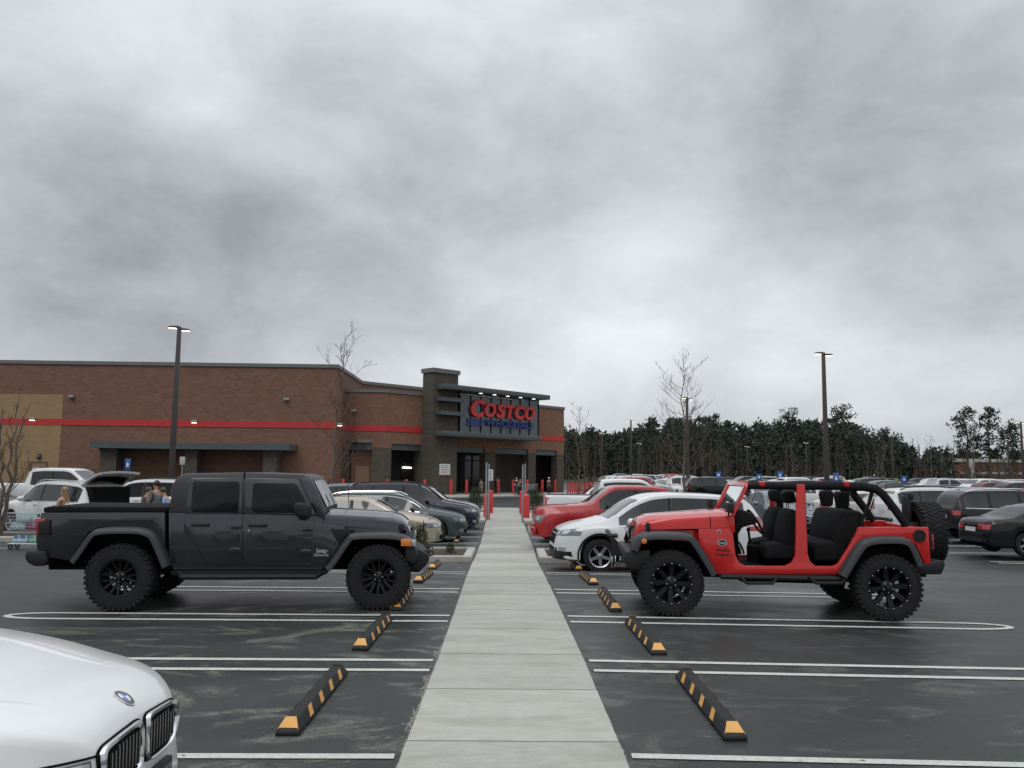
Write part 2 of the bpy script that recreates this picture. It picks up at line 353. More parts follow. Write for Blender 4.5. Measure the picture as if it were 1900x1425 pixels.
# concrete walk: edges read off as real ground positions, joints every 1.39 m
def interp(tab, y):
    if y <= tab[0][0]: (a, b) = tab[0], tab[1]
    elif y >= tab[-1][0]: (a, b) = tab[-2], tab[-1]
    else:
        for a, b in zip(tab, tab[1:]):
            if a[0] <= y <= b[0]: break
    return a[1]+(b[1]-a[1])*(y-a[0])/(b[0]-a[0])
lp = [(738.7, 1425), (815, 1220.6), (859, 1091.6), (876.9, 1043.7), (891.6, 1010), (902, 966), (912, 940.5)]
rp = [(1165, 1425), (1083, 1228), (1042.7, 1139.5), (1016.9, 1084), (991, 1021.6), (974, 978), (965, 951.6)]
LT = [(G(*p).y, G(*p).x) for p in lp]; RT = [(G(*p).y, G(*p).x) for p in rp]
def xl(y): return interp(LT, y)
def xr(y): return interp(RT, y)
def slab_run(y0, y1, x0f, x1f, top, gap=0.022, step=1.39, skew=0.0):
    m = MB(); y = y0
    rnd = random.Random(3)
    while y < y1-0.2:
        e = min(y+step, y1); a, c = y+gap/2, e-gap/2
        n = 7
        row = []
        for k in range(n+1):                          # slightly uneven slab edges
            yy = a+(c-a)*k/n
            row.append((x0f(yy)+rnd.uniform(-.004, .004), x1f(yy)+rnd.uniform(-.003, .003), yy))
        for (p, q) in zip(row, row[1:]):
            for zz in (0,):
                t0, t1 = gz(0, p[2])+top, gz(0, q[2])+top
                sk0, sk1 = skew, skew
                m.add([(p[0], p[2], t0), (p[1], p[2]+sk0, t0), (q[1], q[2]+sk1, t1), (q[0], q[2], t1)], [(0, 1, 2, 3)])
        # slab sides
        L_ = [(r[0], r[2], gz(0, r[2])+top) for r in row]; R_ = [(r[1], r[2]+skew, gz(0, r[2])+top) for r in row]
        for side in (L_, R_):
            m.grid([side, [(p[0], p[1], p[2]-.12) for p in side]])
        for k in (0, -1):
            r = [L_[k], R_[k]]; m.grid([r, [(p[0], p[1], p[2]-.12) for p in r]])
        y = e
    return m
struct(slab_run(5.98-1.39*6, 47.6, xl, xr, 0.028).build('path', WALK, smooth=30))
# crumbled mortar along the walk edges
mb = MB(); rnd = random.Random(11)
for k in range(1100):
    left = rnd.random() < .86
    y = (rnd.gauss(7.3, .75) if rnd.random() < .7 else rnd.uniform(4.4, 10.5)) if left else rnd.choice((rnd.uniform(5.2, 6.7), rnd.uniform(8.0, 8.6)))
    side = -1 if left else 1
    wob = .035+.03*math.sin(y*5.1)+.02*math.sin(y*13)
    x = (xl(y) if left else xr(y))+side*abs(rnd.gauss(0.0, max(.007, wob*.42 if left else .008)))
    s = rnd.uniform(.003, .014)
    a = rnd.uniform(0, 6.28); pts = []
    for j in range(6):
        r = s*rnd.uniform(.7, 1.25); pts.append((x+r*math.cos(a+j*1.047), y+1.6*r*math.sin(a+j*1.047)))
    h = rnd.uniform(.003, .010); n = len(pts)
    top = [(x+(p[0]-x)*.65, y+(p[1]-y)*.65, h) for p in pts]
    mb.add([(p[0], p[1], 0) for p in pts]+top, [tuple(range(n, 2*n))]+[(i, (i+1) % n, (i+1) % n+n, i+n) for i in range(n)])
struct(mb.build('path_edge', concrete_mat('crumbled_mortar', (.24, .24, .20), (1, 1, 1), .6), smooth=0))

# painted stall lines: pairs joined by a hairpin at the aisle end
def ribbon(m, pts, w, z=0.006):
    rows = [[], []]
    P2 = [Vector((p[0], p[1])) for p in pts]
    for i, p in enumerate(P2):
        t = (P2[min(i+1, len(P2)-1)]-P2[max(i-1, 0)]).normalized(); nrm = Vector((-t.y, t.x))
        for r, sg in zip(rows, (1, -1)):
            q = p+nrm*sg*w/2; r.append((q.x, q.y, gz(q.x, q.y)+z))
    m.grid(rows)
mb = MB()
def pair(y, side, gap=.42, ln=5.05, w=.095):
    k = .012 if side < 0 else .050
    e = xl(y)-.05 if side < 0 else xr(y)+.06
    pts = []
    f = lambda d, o: (e+side*d, y+o-k*d)
    for i in range(15): pts.append(f(ln*i/14, gap/2))
    for i in range(1, 12):
        a = math.pi*i/12; pts.append(f(ln+1.3*gap*math.sin(a), gap/2*math.cos(a)))
    for i in range(15): pts.append(f(ln*(14-i)/14, -gap/2))
    ribbon(mb, pts, w)
LYS = [5.50, 8.33, 10.94, 13.50, 16.85]
for y in LYS:
    for sd in (-1, 1): pair(y+(.06 if sd > 0 else .02), sd)
for y in (2.7, 25.9, 28.5, 31.0, 33.7): 
    for sd in (-1, 1): pair(y, sd)
for X0, sg in ((-13.2, -1), (13.5, 1)):
    for k in range(14):
        y = 20+2.7*k
        ribbon(mb, [(X0+sg*5.4*i/8, y+.2) for i in range(9)], .095); ribbon(mb, [(X0+sg*5.4*i/8, y-.2) for i in range(9)], .095)
struct(mb.build('parking_lines', LINE, smooth=0))

# planter islands with kerbs
def island(name, pts, w=.2, h=.15, fill=MULCH, ht=.10):
    m = MB(); n = len(pts); V2 = [Vector(p) for p in pts]
    ctr = sum(V2, Vector((0, 0)))/n
    def inset(d):
        out = []
        for i in range(n):
            a, b, c = V2[i-1], V2[i], V2[(i+1) % n]
            e0, e1 = (b-a).normalized(), (c-b).normalized(); n0, n1 = Vector((-e0.y, e0.x)), Vector((-e1.y, e1.x))
            bis = (n0+n1).normalized(); out.append(b+bis*d/max(.3, bis.dot(n0)))
        return out
    o = [(p.x, p.y) for p in V2]; i0 = [(p.x, p.y) for p in inset(.025)]; i1 = [(p.x, p.y) for p in inset(w)]
    def ring(ps, z): return [(p[0], p[1], gz(p[0], p[1])+z) for p in ps]
    rings = [ring(o, -.05), ring(o, h-.02), ring(i0, h), ring(i1, h), ring(i1, ht-.06)]
    m.grid([r+[r[0]] for r in rings])
    struct(m.build(name, KERB, smooth=30))
    m = MB(); g = ring(i1, ht); 
    m.add(g, [tuple(range(n))]); struct(m.build(name+'_bed', fill, smooth=0))
island('island', [(-6.2, 20.2), (xl(20.2)-.04, 20.2), (xl(23)-.04, 23.0), (-6.2, 23.0)])
island('island', [(xr(20.2)+.04, 20.2), (6.4, 20.2), (6.4, 23.0), (xr(23)+.04, 23.0)])
# raised landings at the far end of the walk, with beds behind
island('landing', [(-4.2, 36.3), (xl(36.3)-.03, 36.3), (xl(42)-.03, 42.0), (-4.2, 42.0)], h=.13, fill=KERB, ht=.128)
island('landing', [(xr(36.3)+.03, 36.3), (4.4, 36.3), (4.4, 42.0), (xr(42)+.03, 42.0)], h=.13, fill=KERB, ht=.128)
island('planter', [(-10.5, 43.4), (xl(43.5)-.25, 43.4), (xl(47)-.25, 47.0), (-10.5, 47.0)])
island('planter', [(xr(43.5)+.25, 43.4), (6.5, 43.4), (6.5, 47.0), (xr(47)+.25, 47.0)])
island('planter', [(-20.5, 24.9), (-13.4, 24.9), (-13.0, 27.0), (-20.5, 27.0)], h=.14)
island('planter', [(13.6, 41.5), (20, 41.5), (20, 44), (13.6, 44)], h=.14)
island('planter', [(12.2, 58.5), (22, 58.5), (22, 62), (12.2, 62)], h=.14)
mb = MB(); mb.prism([(-400, 176), (600, 176), (600, 900), (-400, 900)], -.05, .15, 'z'); struct(mb.build('verge', GRASS, smooth=0))
mb = MB(); mb.box(30, 420, 175.6, 175.95, -.05, .35); struct(mb.build('kerb_line', KERB, smooth=0))

# ------------------------------------------------------------------ rubber wheel stops
STOPB = pm('stop_rubber', (0.014, 0.014, 0.014), 0.7, var=0.25, scale=12, bump=.3, bscale=90, spec=.3)
STOPY = pm('stop_yellow', (0.60, 0.30, 0.06), 0.45, var=0.12, scale=14, coat=.2)
def stop_mesh():
    Lh, b, t, h = .92, .085, .045, .10
    m = MB()
    for k in range(1):
        a = [(-b, -Lh, 0), (b, -Lh, 0), (b, Lh, 0), (-b, Lh, 0), (-b, -Lh, .03), (b, -Lh, .03), (b, Lh, .03), (-b, Lh, .03),
             (-t, -Lh+.11, h), (t, -Lh+.11, h), (t, Lh-.11, h), (-t, Lh-.11, h)]
        m.add(a, [(3, 2, 1, 0), (0, 1, 5, 4), (1, 2, 6, 5), (2, 3, 7, 6), (3, 0, 4, 7), (4, 5, 9, 8), (5, 6, 10, 9), (6, 7, 11, 10), (7, 4, 8, 11), (8, 9, 10, 11)])
    ss = []; d = .0025
    for sg in (-1, 1):
        def on(y, f):         # point on the long sloping flank, f from foot to crown
            return (sg*(b+(t-b)*f+d), y, .03+(h-.03)*f+d*.5)
        for y in (-.50, -.13, .24, .61):
            ss.append(MB().add([on(y-.07, .06), on(y+.04, .06), on(y+.10, .99), on(y-.01, .99)], [(0, 1, 2, 3)]))
        y0, y1 = sg*(Lh-.018), sg*(Lh-.105)
        ss.append(MB().add([(-b*.9, y0, .039), (b*.9, y0, .039), (t*.85, y1, .109), (-t*.85, y1, .109)], [(0, 1, 2, 3)]))
    return m, ss
m_, s_ = stop_mesh()
proto_stop = empty('wheel_stop', (0, 0, 0)); m_.build('rubber_block', STOPB, proto_stop, bevel=.008, smooth=40); [q_.build('reflective_stripe', STOPY, proto_stop, smooth=0) for q_ in s_]
STOPS = [(-1.47, 7.06, 'black and yellow wheel stop in the empty stall nearest the white hood'),
         (-1.42, 9.91, 'second nearest wheel stop on the left of the walk, before the grey pickup'),
         (-1.385, 12.45, 'black and yellow wheel stop touching the front tyre of the grey pickup'),
         (-1.34, 15.45, 'black and yellow wheel stop just past the nose of the grey pickup'),
         (-1.38, 18.75, 'black and yellow wheel stop against the left planter kerb'),
         (-1.28, 27, 'half hidden wheel stop under the nose of the green grey wagon'),
         (1.735, 7.02, 'black and yellow wheel stop nearest the camera on the right of the walk'),
         (1.705, 9.8, 'black and yellow wheel stop second from the camera on the right of the walk'),
         (1.655, 12.5, 'black and yellow wheel stop ahead of the front wheel of the red jeep'),
         (1.665, 15.4, 'black and yellow wheel stop between the red jeep and the white crossover'),
         (1.75, 18.75, 'wheel stop under the front wheel of the white crossover'),
         (1.9, 39.2, 'wheel stop on the far right landing beside the red pickup')]
for i, (x, y, lab) in enumerate(STOPS):
    o = proto_stop if i == 0 else copy_tree(proto_stop)
    o.location = (x, y, gz(x, y)+(.13 if y > 36 else 0)); o.rotation_euler = (math.atan2(gz(x, y+1)-gz(x, y-1), 2), 0, R(random.uniform(-1.5, 1.5)))
    tag(o, lab, 'wheel stop', 'wheel stops beside the walk')

# fallen leaves and grit on the asphalt
mb = MB(); rnd = random.Random(41)
for k in range(420):
    x = rnd.uniform(-6.5, 7.5); y = rnd.uniform(4.2, 16)
    if xl(y) < x < xr(y) and rnd.random() < .85: continue
    s = rnd.uniform(.006, .022); a = rnd.uniform(0, 6.28); z = gz(x, y)+(.034 if xl(y) < x < xr(y) else .008)
    mb.add([(x+s*math.cos(a+q)*(1 if i % 2 else .5), y+s*math.sin(a+q)*(1 if i % 2 else .5), z+rnd.uniform(0, .006)) for i, q in enumerate((0, 1.57, 3.14, 4.71))], [(0, 1, 2, 3)])
o = mb.build('leaf_litter', pm('dry_leaf', (.13, .09, .05), .8, var=.6, scale=3), smooth=0); tag(o, 'scattered dry leaf scraps and grit on the wet asphalt', 'leaf litter', kind='stuff')
# ------------------------------------------------------------------ the warehouse store
def brick_mat(name, col, mortar, sc=1.0, var=.13):
    m = bpy.data.materials.new(name); m.use_nodes = True; nt = m.node_tree; N = nt.nodes; L = nt.links; b = N['Principled BSDF']
    geo = N.new('ShaderNodeNewGeometry'); sep = N.new('ShaderNodeSeparateXYZ'); L.new(geo.outputs['Position'], sep.inputs[0])
    ad = N.new('ShaderNodeMath'); ad.operation = 'ADD'; L.new(sep.outputs[0], ad.inputs[0]); L.new(sep.outputs[1], ad.inputs[1])
    cb = N.new('ShaderNodeCombineXYZ'); L.new(ad.outputs[0], cb.inputs[0]); L.new(sep.outputs[2], cb.inputs[1])
    br = N.new('ShaderNodeTexBrick'); L.new(cb.outputs[0], br.inputs['Vector']); br.inputs['Scale'].default_value = 1.0
    br.inputs['Brick Width'].default_value = .40*sc; br.inputs['Row Height'].default_value = .20*sc; br.inputs['Mortar Size'].default_value = .012
    br.inputs['Color1'].default_value = tuple(v*(1+var) for v in col)+(1,); br.inputs['Color2'].default_value = tuple(v*(1-var) for v in col)+(1,)
    br.inputs['Mortar'].default_value = tuple(mortar)+(1,)
    nz = N.new('ShaderNodeTexNoise'); nz.inputs['Scale'].default_value = .6; nz.inputs['Detail'].default_value = 6; nz.inputs['Roughness'].default_value = .7
    mp = N.new('ShaderNodeMapping'); mp.inputs['Scale'].default_value = (1, 3, 1); L.new(cb.outputs[0], mp.inputs[0]); L.new(mp.outputs[0], nz.inputs['Vector'])
    mx = N.new('ShaderNodeMix'); mx.data_type = 'RGBA'; mx.blend_type = 'MULTIPLY'; mx.inputs['Factor'].default_value = .28
    rp_ = N.new('ShaderNodeMapRange'); rp_.inputs['From Min'].default_value = .3; rp_.inputs['From Max'].default_value = .7; rp_.inputs['To Min'].default_value = .68; rp_.inputs['To Max'].default_value = 1.15
    L.new(nz.outputs['Fac'], rp_.inputs['Value']); L.new(br.outputs['Color'], mx.inputs['A']); L.new(rp_.outputs[0], mx.inputs['B'])
    L.new(mx.outputs['Result'], b.inputs['Base Color']); b.inputs['Roughness'].default_value = .88; b.inputs['Specular IOR Level'].default_value = .2
    return m
BRICK = brick_mat('red_brown_brick', (0.182, 0.099, 0.069), (0.162, 0.104, 0.081))
BRICK2 = brick_mat('orange_brown_brick', (0.210, 0.112, 0.073), (0.180, 0.116, 0.085))
DARKB = brick_mat('dark_brown_brick', (0.085, 0.072, 0.058), (0.085, 0.078, 0.066))
BEIGE = brick_mat('tan_block', (0.29, 0.195, 0.105), (0.29, 0.205, 0.125), 1.2, .06)
STRIPE = pm('red_stripe', (0.42, 0.022, 0.024), .55, var=.08)
CAPM = pm('parapet_cap', (0.13, 0.13, 0.125), .6, var=.1)
CANM = pm('canopy_slate', (0.062, 0.078, 0.080), .5, var=.1)
DOORM = pm('door_tan', (0.24, 0.135, 0.085), .6, var=.06)
STEEL = pm('galvanised_post', (0.36, 0.37, 0.37), .45, metal=.7, var=.1)
SIGNW = pm('sign_white', (0.62, 0.62, 0.62), .5, var=.06)
SIGNK = pm('sign_ink', (0.06, 0.06, 0.07), .6, var=.2)
INTR = pm('entry_interior', (0.16, 0.135, 0.115), .8, var=.35, scale=.7)
STOREGL = pm('store_glass', (0.045, 0.043, 0.040), .08, var=.05)
SIGNGL = pm('sign_glass', (0.070, 0.088, 0.098), .15, var=.15, scale=.8, coat=.25)
LETR = pm('letter_red', (0.60, 0.028, 0.030), .45, var=.05)
LETB = pm('letter_blue', (0.022, 0.042, 0.19), .5, var=.08)
LITW = pm('lit_lamp', (0.9, 0.85, 0.7), .4, var=.02, emit=(1, .88, .6), estr=3.0)
LITC = pm('lit_white', (0.9, 0.9, 0.9), .4, var=.02, emit=(1, .98, .95), estr=1.6)
FIXT = pm('fixture_grey', (0.25, 0.26, 0.27), .5, var=.1)
store = empty('warehouse_store', (-12, 61, 0), 0, 'long brown brick warehouse store with a red stripe and a corner entrance under its sign', 'store')
SO = Vector((-12, 61, 0))
def sb(mb, name, mats, **k):          # store part given in world coordinates
    mb.v = [(a-SO.x, b-SO.y, c-SO.z) for a, b, c in mb.v]
    return mb.build(name, mats, store, **k)
HM = 9.5
main = [(-95, 61), (-12, 61), (-12, 72), (1, 85), (1, 150), (-95, 150)]
mb = MB(); mb.prism(main, -.3, HM, 'z'); sb(mb, 'main_wall', BRICK, smooth=0)
def strip(mb, pts, z0, z1, th, inner=0.0):        # band along an open plan polyline, proud to its right-hand side
    V2 = [Vector(p) for p in pts]; n = len(V2); out = []; inn = []
    for i in range(n):
        e = []
        if i > 0: e.append((V2[i]-V2[i-1]).normalized())
        if i < n-1: e.append((V2[i+1]-V2[i]).normalized())
        nn = [Vector((q.y, -q.x)) for q in e]; b = sum(nn, Vector((0, 0))).normalized(); k = 1/max(.4, b.dot(nn[0]))
        out.append(V2[i]+b*th*k); inn.append(V2[i]-b*inner*k)
    vs = [(p.x, p.y, z) for z in (z0, z1) for p in out]+[(p.x, p.y, z) for z in (z0, z1) for p in inn]
    fs = []
    for i in range(n-1):
        a, b = i, i+1
        fs += [(a, b, b+n, a+n), (a+2*n, a+3*n, b+3*n, b+2*n), (a+n, b+n, b+3*n, a+3*n), (a, a+2*n, b+2*n, b)]
    fs += [(0, n, 3*n, 2*n), (n-1, 3*n-1, 4*n-1, 2*n-1)]
    return mb.add(vs, fs)
mb = MB(); strip(mb, [(-95, 61), (-12, 61), (-12, 72), (1, 85), (1, 150)], HM-.06, HM+.20, .10, .5); sb(mb, 'parapet_cap', CAPM, smooth=0)
zs0, zs1 = 4.97, 5.42
mb = MB(); strip(mb, [(-48.7+11.9, 61), (-12, 61), (-12, 64)], zs0, zs1, .05); sb(mb, 'red_stripe', STRIPE, smooth=0)
xb = X(108, 61)
mb = MB(); mb.box(-60, xb, 60.975, 61.05, -.2, 7.2); sb(mb, 'tan_wall_panel', BEIGE, smooth=0)
# door in the tan wall
x0, x1 = X(55, 61), X(88, 61)
mb = MB(); mb.box(x0+.12, x1-.12, 60.955, 61, -.1, 2.18); sb(mb, 'door', DOORM, smooth=0)
mb = MB(); mb.box(x0, x1, 60.94, 61, 2.19, 2.30); mb.box(x0, x0+.115, 60.94, 61, -.1, 2.187); mb.box(x1-.115, x1, 60.94, 61, -.1, 2.187); sb(mb, 'door_frame', pm('frame_brown', (.10, .06, .04), .6), smooth=0)
mb = MB(); mb.box(X(61, 61), X(74, 61), 60.925, 60.945, 1.2, 1.85); sg_ = sb(mb, 'door_sign', SIGNW, smooth=0)
mb = MB()
for k in range(4): mb.box(X(62.5, 61)-SO.x, X(72.5, 61)-SO.x, 60.918-61, 60.926-61, 1.72-.15*k, 1.78-.15*k)
mb.build('sign_print', pm('sign_red_ink', (.4, .06, .06), .6), sg_, smooth=0)
# long canopy on four square piers
cx0, cx1 = X(168, 59), X(537, 59)
mb = MB(); mb.box(cx0, cx1, 58.6, 60.97, 3.28, 3.72); sb(mb, 'side_canopy', CANM, smooth=0)
for a, b in ((189, 219), (345, 368), (490, 515)):
    mb = MB(); mb.box(X(a, 59.6), X(b, 59.6), 59.2, 60.3, -.2, 3.05); mb.box(X(a, 59.6)-.08, X(b, 59.6)+.08, 59.12, 60.38, 3.05, 3.28)
    sb(mb, 'canopy_pier', DARKB, smooth=0)
# wall lights
def wall_light(px, z, lit, Y=61.0):
    x = X(px, Y); m = MB()
    m.box(x-.19, x+.19, Y-.30, Y-.05, z-.08, z+.10); m.box(x-.08, x+.08, Y-.06, Y+.01, z-.05, z+.05)
    o = sb(m, 'wall_light', FIXT, bevel=.02)
    if lit:
        m = MB(); m.box(x-.16, x+.16, Y-.29, Y-.10, z-.115, z-.085); m.xf(lambda p: p-SO); m.build('lens', LITW, o, smooth=0)
for px, z, l in ((125, 7.05, 0), (527, 7.05, 0), (55, 5.38, 1), (357, 5.34, 1)): wall_light(px, z, l)
wall_light(628, 5.25, 1, 60.9)
wall_light(653, 6.5, 0, 64.0)
# camera dome on the tan wall
mb = MB(); mb.ball((X(70, 60.9), 60.9, 2.62), .16); mb.box(X(70, 60.9)-.1, X(70, 60.9)+.1, 60.85, 61, 2.6, 2.85); sb(mb, 'security_camera', pm('dome_dark', (.04, .04, .045), .3))

# entrance block, lower than the hall, with a 45 degree front
HP = 8.0; SPL = 3.68
A0 = Vector((-12.02, 64)); A1 = Vector((-8.8, 64)); D45 = Vector((1, 1)).normalized(); N45 = Vector((1, -1)).normalized(); ENDS = 21.2
A2 = A1+D45*ENDS
def wall_run(p0, d, nrm, length, opens, th, z0, z1, names, mats):
    """straight wall with door openings; split into a dark base course and the brick above"""
    def q(s, dp, z): v = p0+d*s-nrm*dp; return (v.x, v.y, z)
    lo, hi = MB(), MB()
    def blk(m, s0, s1, a, b): m.add([q(s, dp, z) for z in (a, b) for dp in (0, th) for s in (s0, s1)],
        [(0, 2, 3, 1), (4, 5, 7, 6), (0, 1, 5, 4), (2, 6, 7, 3), (0, 4, 6, 2), (1, 3, 7, 5)])
    cuts = [0]+[v for o in opens for v in o[:2]]+[length]
    for s0, s1 in zip(cuts[::2], cuts[1::2]):
        lo = MB(); blk(lo, s0, s1, z0, SPL); sb(lo, names[0], mats[0], smooth=0)
    ot = opens[0][2]
    for s0, s1 in zip(cuts[::2], cuts[1::2]): blk(hi, s0, s1, SPL, ot)
    blk(hi, 0, length, ot, z1)
    sb(hi, names[1], mats[1], smooth=0)
wall_run(A0, Vector((1, 0)), Vector((0, -1)), 3.22, [(.55, 2.28, 4.03)], .7, -.3, HP, ('lower_wall', 'upper_wall'), (DARKB, BRICK))
wall_run(A1, D45, N45, ENDS, [(.69, 3.73, 4.03), (6.9, 10.8, 4.03), (12.05, 16.26, 4.03), (17.25, 20.2, 4.03)], .7, -.3, HP, ('lower_wall', 'upper_wall'), (DARKB, BRICK2))
mb = MB(); mb.prism([tuple(A2), (A2.x, 110), (A2.x-.7, 110), tuple(A2-N45*.7+D45*-.02)], -.3, HP, 'z'); sb(mb, 'end_wall', BRICK2, smooth=0)
mb = MB(); strip(mb, [tuple(A0), tuple(A1), tuple(A2), (A2.x, 110)], HP-.05, HP+.18, .09, .75); sb(mb, 'parapet_cap', CAPM, smooth=0)
mb = MB(); strip(mb, [tuple(A0+Vector((.0, 0))), tuple(A1), tuple(A1+D45*3.6)], zs0, zs1, .05); sb(mb, 'red_stripe', STRIPE, smooth=0)
mb = MB(); strip(mb, [tuple(A1+D45*16.9), tuple(A2), (A2.x, 110)], zs0-.05, zs1-.05, .05); sb(mb, 'red_stripe', STRIPE, smooth=0)
mb = MB(); mb.prism([(-11.9, 64.3), tuple(A1+Vector((0, .3))), tuple(A2+Vector((-.6, .2))), (A2.x-.5, 109), (-11.9, 109)], HP-.4, HP-.1, 'z'); sb(mb, 'entrance_roof', CAPM, smooth=0)
# recess, ceiling and inner shop front
def q45(s, dp, z): v = A1+D45*s-N45*dp; return (v.x, v.y, z)
def blk45(m, s0, s1, d0, d1, z0, z1, mi=0):
    m.add([q45(s, dp, z) for z in (z0, z1) for dp in (d0, d1) for s in (s0, s1)],
          [(0, 2, 3, 1), (4, 5, 7, 6), (0, 1, 5, 4), (2, 6, 7, 3), (0, 4, 6, 2), (1, 3, 7, 5)], mi)
mb = MB(); blk45(mb, -2, 21.1, .75, 7, 4.06, 4.3); sb(mb, 'entrance_ceiling', INTR, smooth=0)
mb = MB(); blk45(mb, 5.2, 8.2, 5.0, 5.3, -.2, 4.05); blk45(mb, 5.0, 5.2, .75, 5.3, -.2, 4.05); sb(mb, 'inner_wall', INTR, smooth=0)
mb = MB(); blk45(mb, 15.9, 25.8, 5.0, 5.3, -.2, 4.05); sb(mb, 'inner_wall', INTR, smooth=0)
mb = MB(); blk45(mb, 8.2, 15.9, 5.1, 5.2, -.2, 4.05); sb(mb, 'shop_front_glass', STOREGL, smooth=0)
mb = MB(); blk45(mb, -.5, 4.9, 2.6, 2.7, -.2, 4.05); sb(mb, 'shop_front_glass', STOREGL, smooth=0)
mb = MB()
for s in (8.2, 9.7, 11.2, 12.6, 14.0, 15.8): blk45(mb, s, s+.09, 5.0, 5.1, -.2, 4.0)
blk45(mb, 8.2, 15.9, 5.0, 5.1, 2.9, 3.0)
sb(mb, 'shop_front_frame', pm('frame_dark', (.03, .03, .032), .5), smooth=0); mb = MB()
for s in (0, 1.2, 2.4, 3.6, 4.8): blk45(mb, s, s+.07, 2.5, 2.6, -.2, 4.0)
sb(mb, 'shop_front_frame', pm('frame_dark', (.03, .03, .032), .5), smooth=0)
mb = MB(); rnd = random.Random(5)
for k in range(9): blk45(mb, 3.75+.11*k, 3.75+.11*k+.075, 2.42, 2.46, 2.13, 2.13+rnd.choice((.13, .17, .15)))
sb(mb, 'lit_word_sign', LITC, smooth=0)
mb = MB(); mb.box(-11.4, -9.7, 64.55, 64.7, -.2, 4.03); sb(mb, 'recess_wall', BRICK, smooth=0)
mb = MB(); mb.box(-11.47, -9.74, 64.1, 64.5, 3.5, 4.02); sb(mb, 'recess_lintel', CANM, smooth=0)
mb = MB(); mb.box(-11.05, -10.0, 64.5, 64.545, -.1, 2.25); sb(mb, 'door', DOORM, smooth=0)
mb = MB()
for s0, s1 in ((6.9, 10.8), (12.05, 16.26), (17.25, 20.2), (.69, 3.73)): blk45(mb, s0+.003, s1-.003, .15, .5, 3.55, 4.025)
sb(mb, 'opening_header', CANM, smooth=0)
# brick tower
mb = MB(); blk45(mb, 3.68, 6.34, -1.3, .0, -.3, 9.8); sb(mb, 'tower', DARKB, smooth=0)
mb = MB(); blk45(mb, 3.56, 6.46, -1.42, .12, 9.8, 10.15); sb(mb, 'tower_cap', CAPM, smooth=0)
# sign bay
mb = MB(); blk45(mb, 4.1, 16.6, -2.3, .1, 8.45, 8.85); sb(mb, 'upper_canopy', CANM, bevel=.02)
mb = MB(); blk45(mb, 3.95, 15.5, -2.3, -.01, 4.72, 5.12); sb(mb, 'lower_canopy', CANM, bevel=.02)
for z in (6.42, 7.52):
    mb = MB(); blk45(mb, 4.0, 6.55, -1.95, -1.31, z, z+.30); sb(mb, 'side_beam', CANM, smooth=0)
mb = MB(); blk45(mb, 6.6, 16.25, -1.2, -.05, 5.125, 8.44); sb(mb, 'sign_panel', SIGNGL, smooth=0)
mb = MB()
for k in range(9):
    s = 6.6+k*(16.25-6.6-.07)/8; blk45(mb, s, s+.075, -1.26, -1.201, 5.13, 8.44)
sb(mb, 'sign_mullions', GAP, smooth=0)
mb = MB(); blk45(mb, 6.4, 12.5, -1.42, -1.34, 8.22, 8.27); sb(mb, 'light_rail', SIGNW, smooth=0)
for s in (8.4, 10.0, 11.6, 13.2, 14.9):
    mb = MB(); blk45(mb, s-.11, s+.11, -1.95, -1.75, 8.39, 8.44); sb(mb, 'downlight', LITC, smooth=0)
def on_front(m, s, z, dp):
    def f(p): v = A1+D45*(s+p.x)-N45*(dp)+N45*(-p.y); return Vector((v.x, v.y, z+p.z))
    return m.xf(f)
letters = 'COSTCO'; szs = [2.20, 1.74, 1.68, 1.68, 1.74, 1.74]; pos = [8.35, 9.88, 11.18, 12.25, 13.45, 14.78]
for ch, sz, s in zip(letters, szs, pos):
    m = text_mb(ch, sz, .16, shear=.16, offset=.085*sz/2, squash=1.0)
    zz = [p[2] for p in m.v]; hh = max(zz)-min(zz); want = 1.5 if sz > 2 else 1.22
    k = want/hh; wd = (max(p[0] for p in m.v)-min(p[0] for p in m.v)); ww = 1.62 if sz > 2 else (1.15 if ch in 'ST' else 1.36)
    m.xf(lambda p: Vector((p.x*ww/wd, p.y, p.z*k)))
    on_front(m, s, 7.12 if sz > 2 else 7.08, -1.36); sb(m, 'sign_letter', LETR, smooth=0)
m = text_mb('WHOLESALE', 1.0, .14, shear=.12, offset=.028, spacing=1.06)
zz = [p[2] for p in m.v]; xx = [p[0] for p in m.v]
m.xf(lambda p: Vector((p.x*5.9/(max(xx)-min(xx)), p.y, p.z*.55/(max(zz)-min(zz))))); on_front(m, 12.45, 6.02, -1.36); sb(m, 'sign_word', LETB, smooth=0)
mb = MB()
for k, z in enumerate((6.18, 5.97, 5.76)): blk45(mb, 7.45-.02*k, 9.45-.05*k, -1.38, -1.27, z, z+.12)
sb(mb, 'sign_bars', LETB, smooth=0)
# notices on the tower and by the doors
def notice(s, z, dp, w, h, rows, name='notice_board', foot=True):
    m = MB(); blk45(m, s-w/2, s+w/2, dp, dp+.03, z-h/2, z+h/2); o = sb(m, name, SIGNW, smooth=0)
    m = MB(); rnd = random.Random(int(s*10))
    for r in range(rows):
        zz = z+h/2-.12-(h-.25)*r/rows
        ss = s-w*.38
        while ss < s+w*.34:
            l = rnd.uniform(.04, .16)*w/.9; blk45(m, ss, min(ss+l, s+w*.4), dp-.006, dp-.001, zz-.05, zz); ss += l+.05
    m.xf(lambda p: p-SO); m.build('print', SIGNK, o, smooth=0)
    if foot:
        m = MB(); blk45(m, s-w/2, s+w/2, dp-.005, dp-.001, z-h/2, z-h/2+.1); m.xf(lambda p: p-SO); m.build('red_band', STRIPE, o, smooth=0)
notice(5.05, 2.05, -1.335, 1.12, .95, 5)
# pavement along the entrance
mb = MB(); mb.prism([(-16, 60.9), (-16, 57.2), (-7, 57.2), (12, 76.2), (14, 90), (5, 90)], -.05, .10, 'z'); struct(mb.build('store_pavement', KERB, smooth=0))
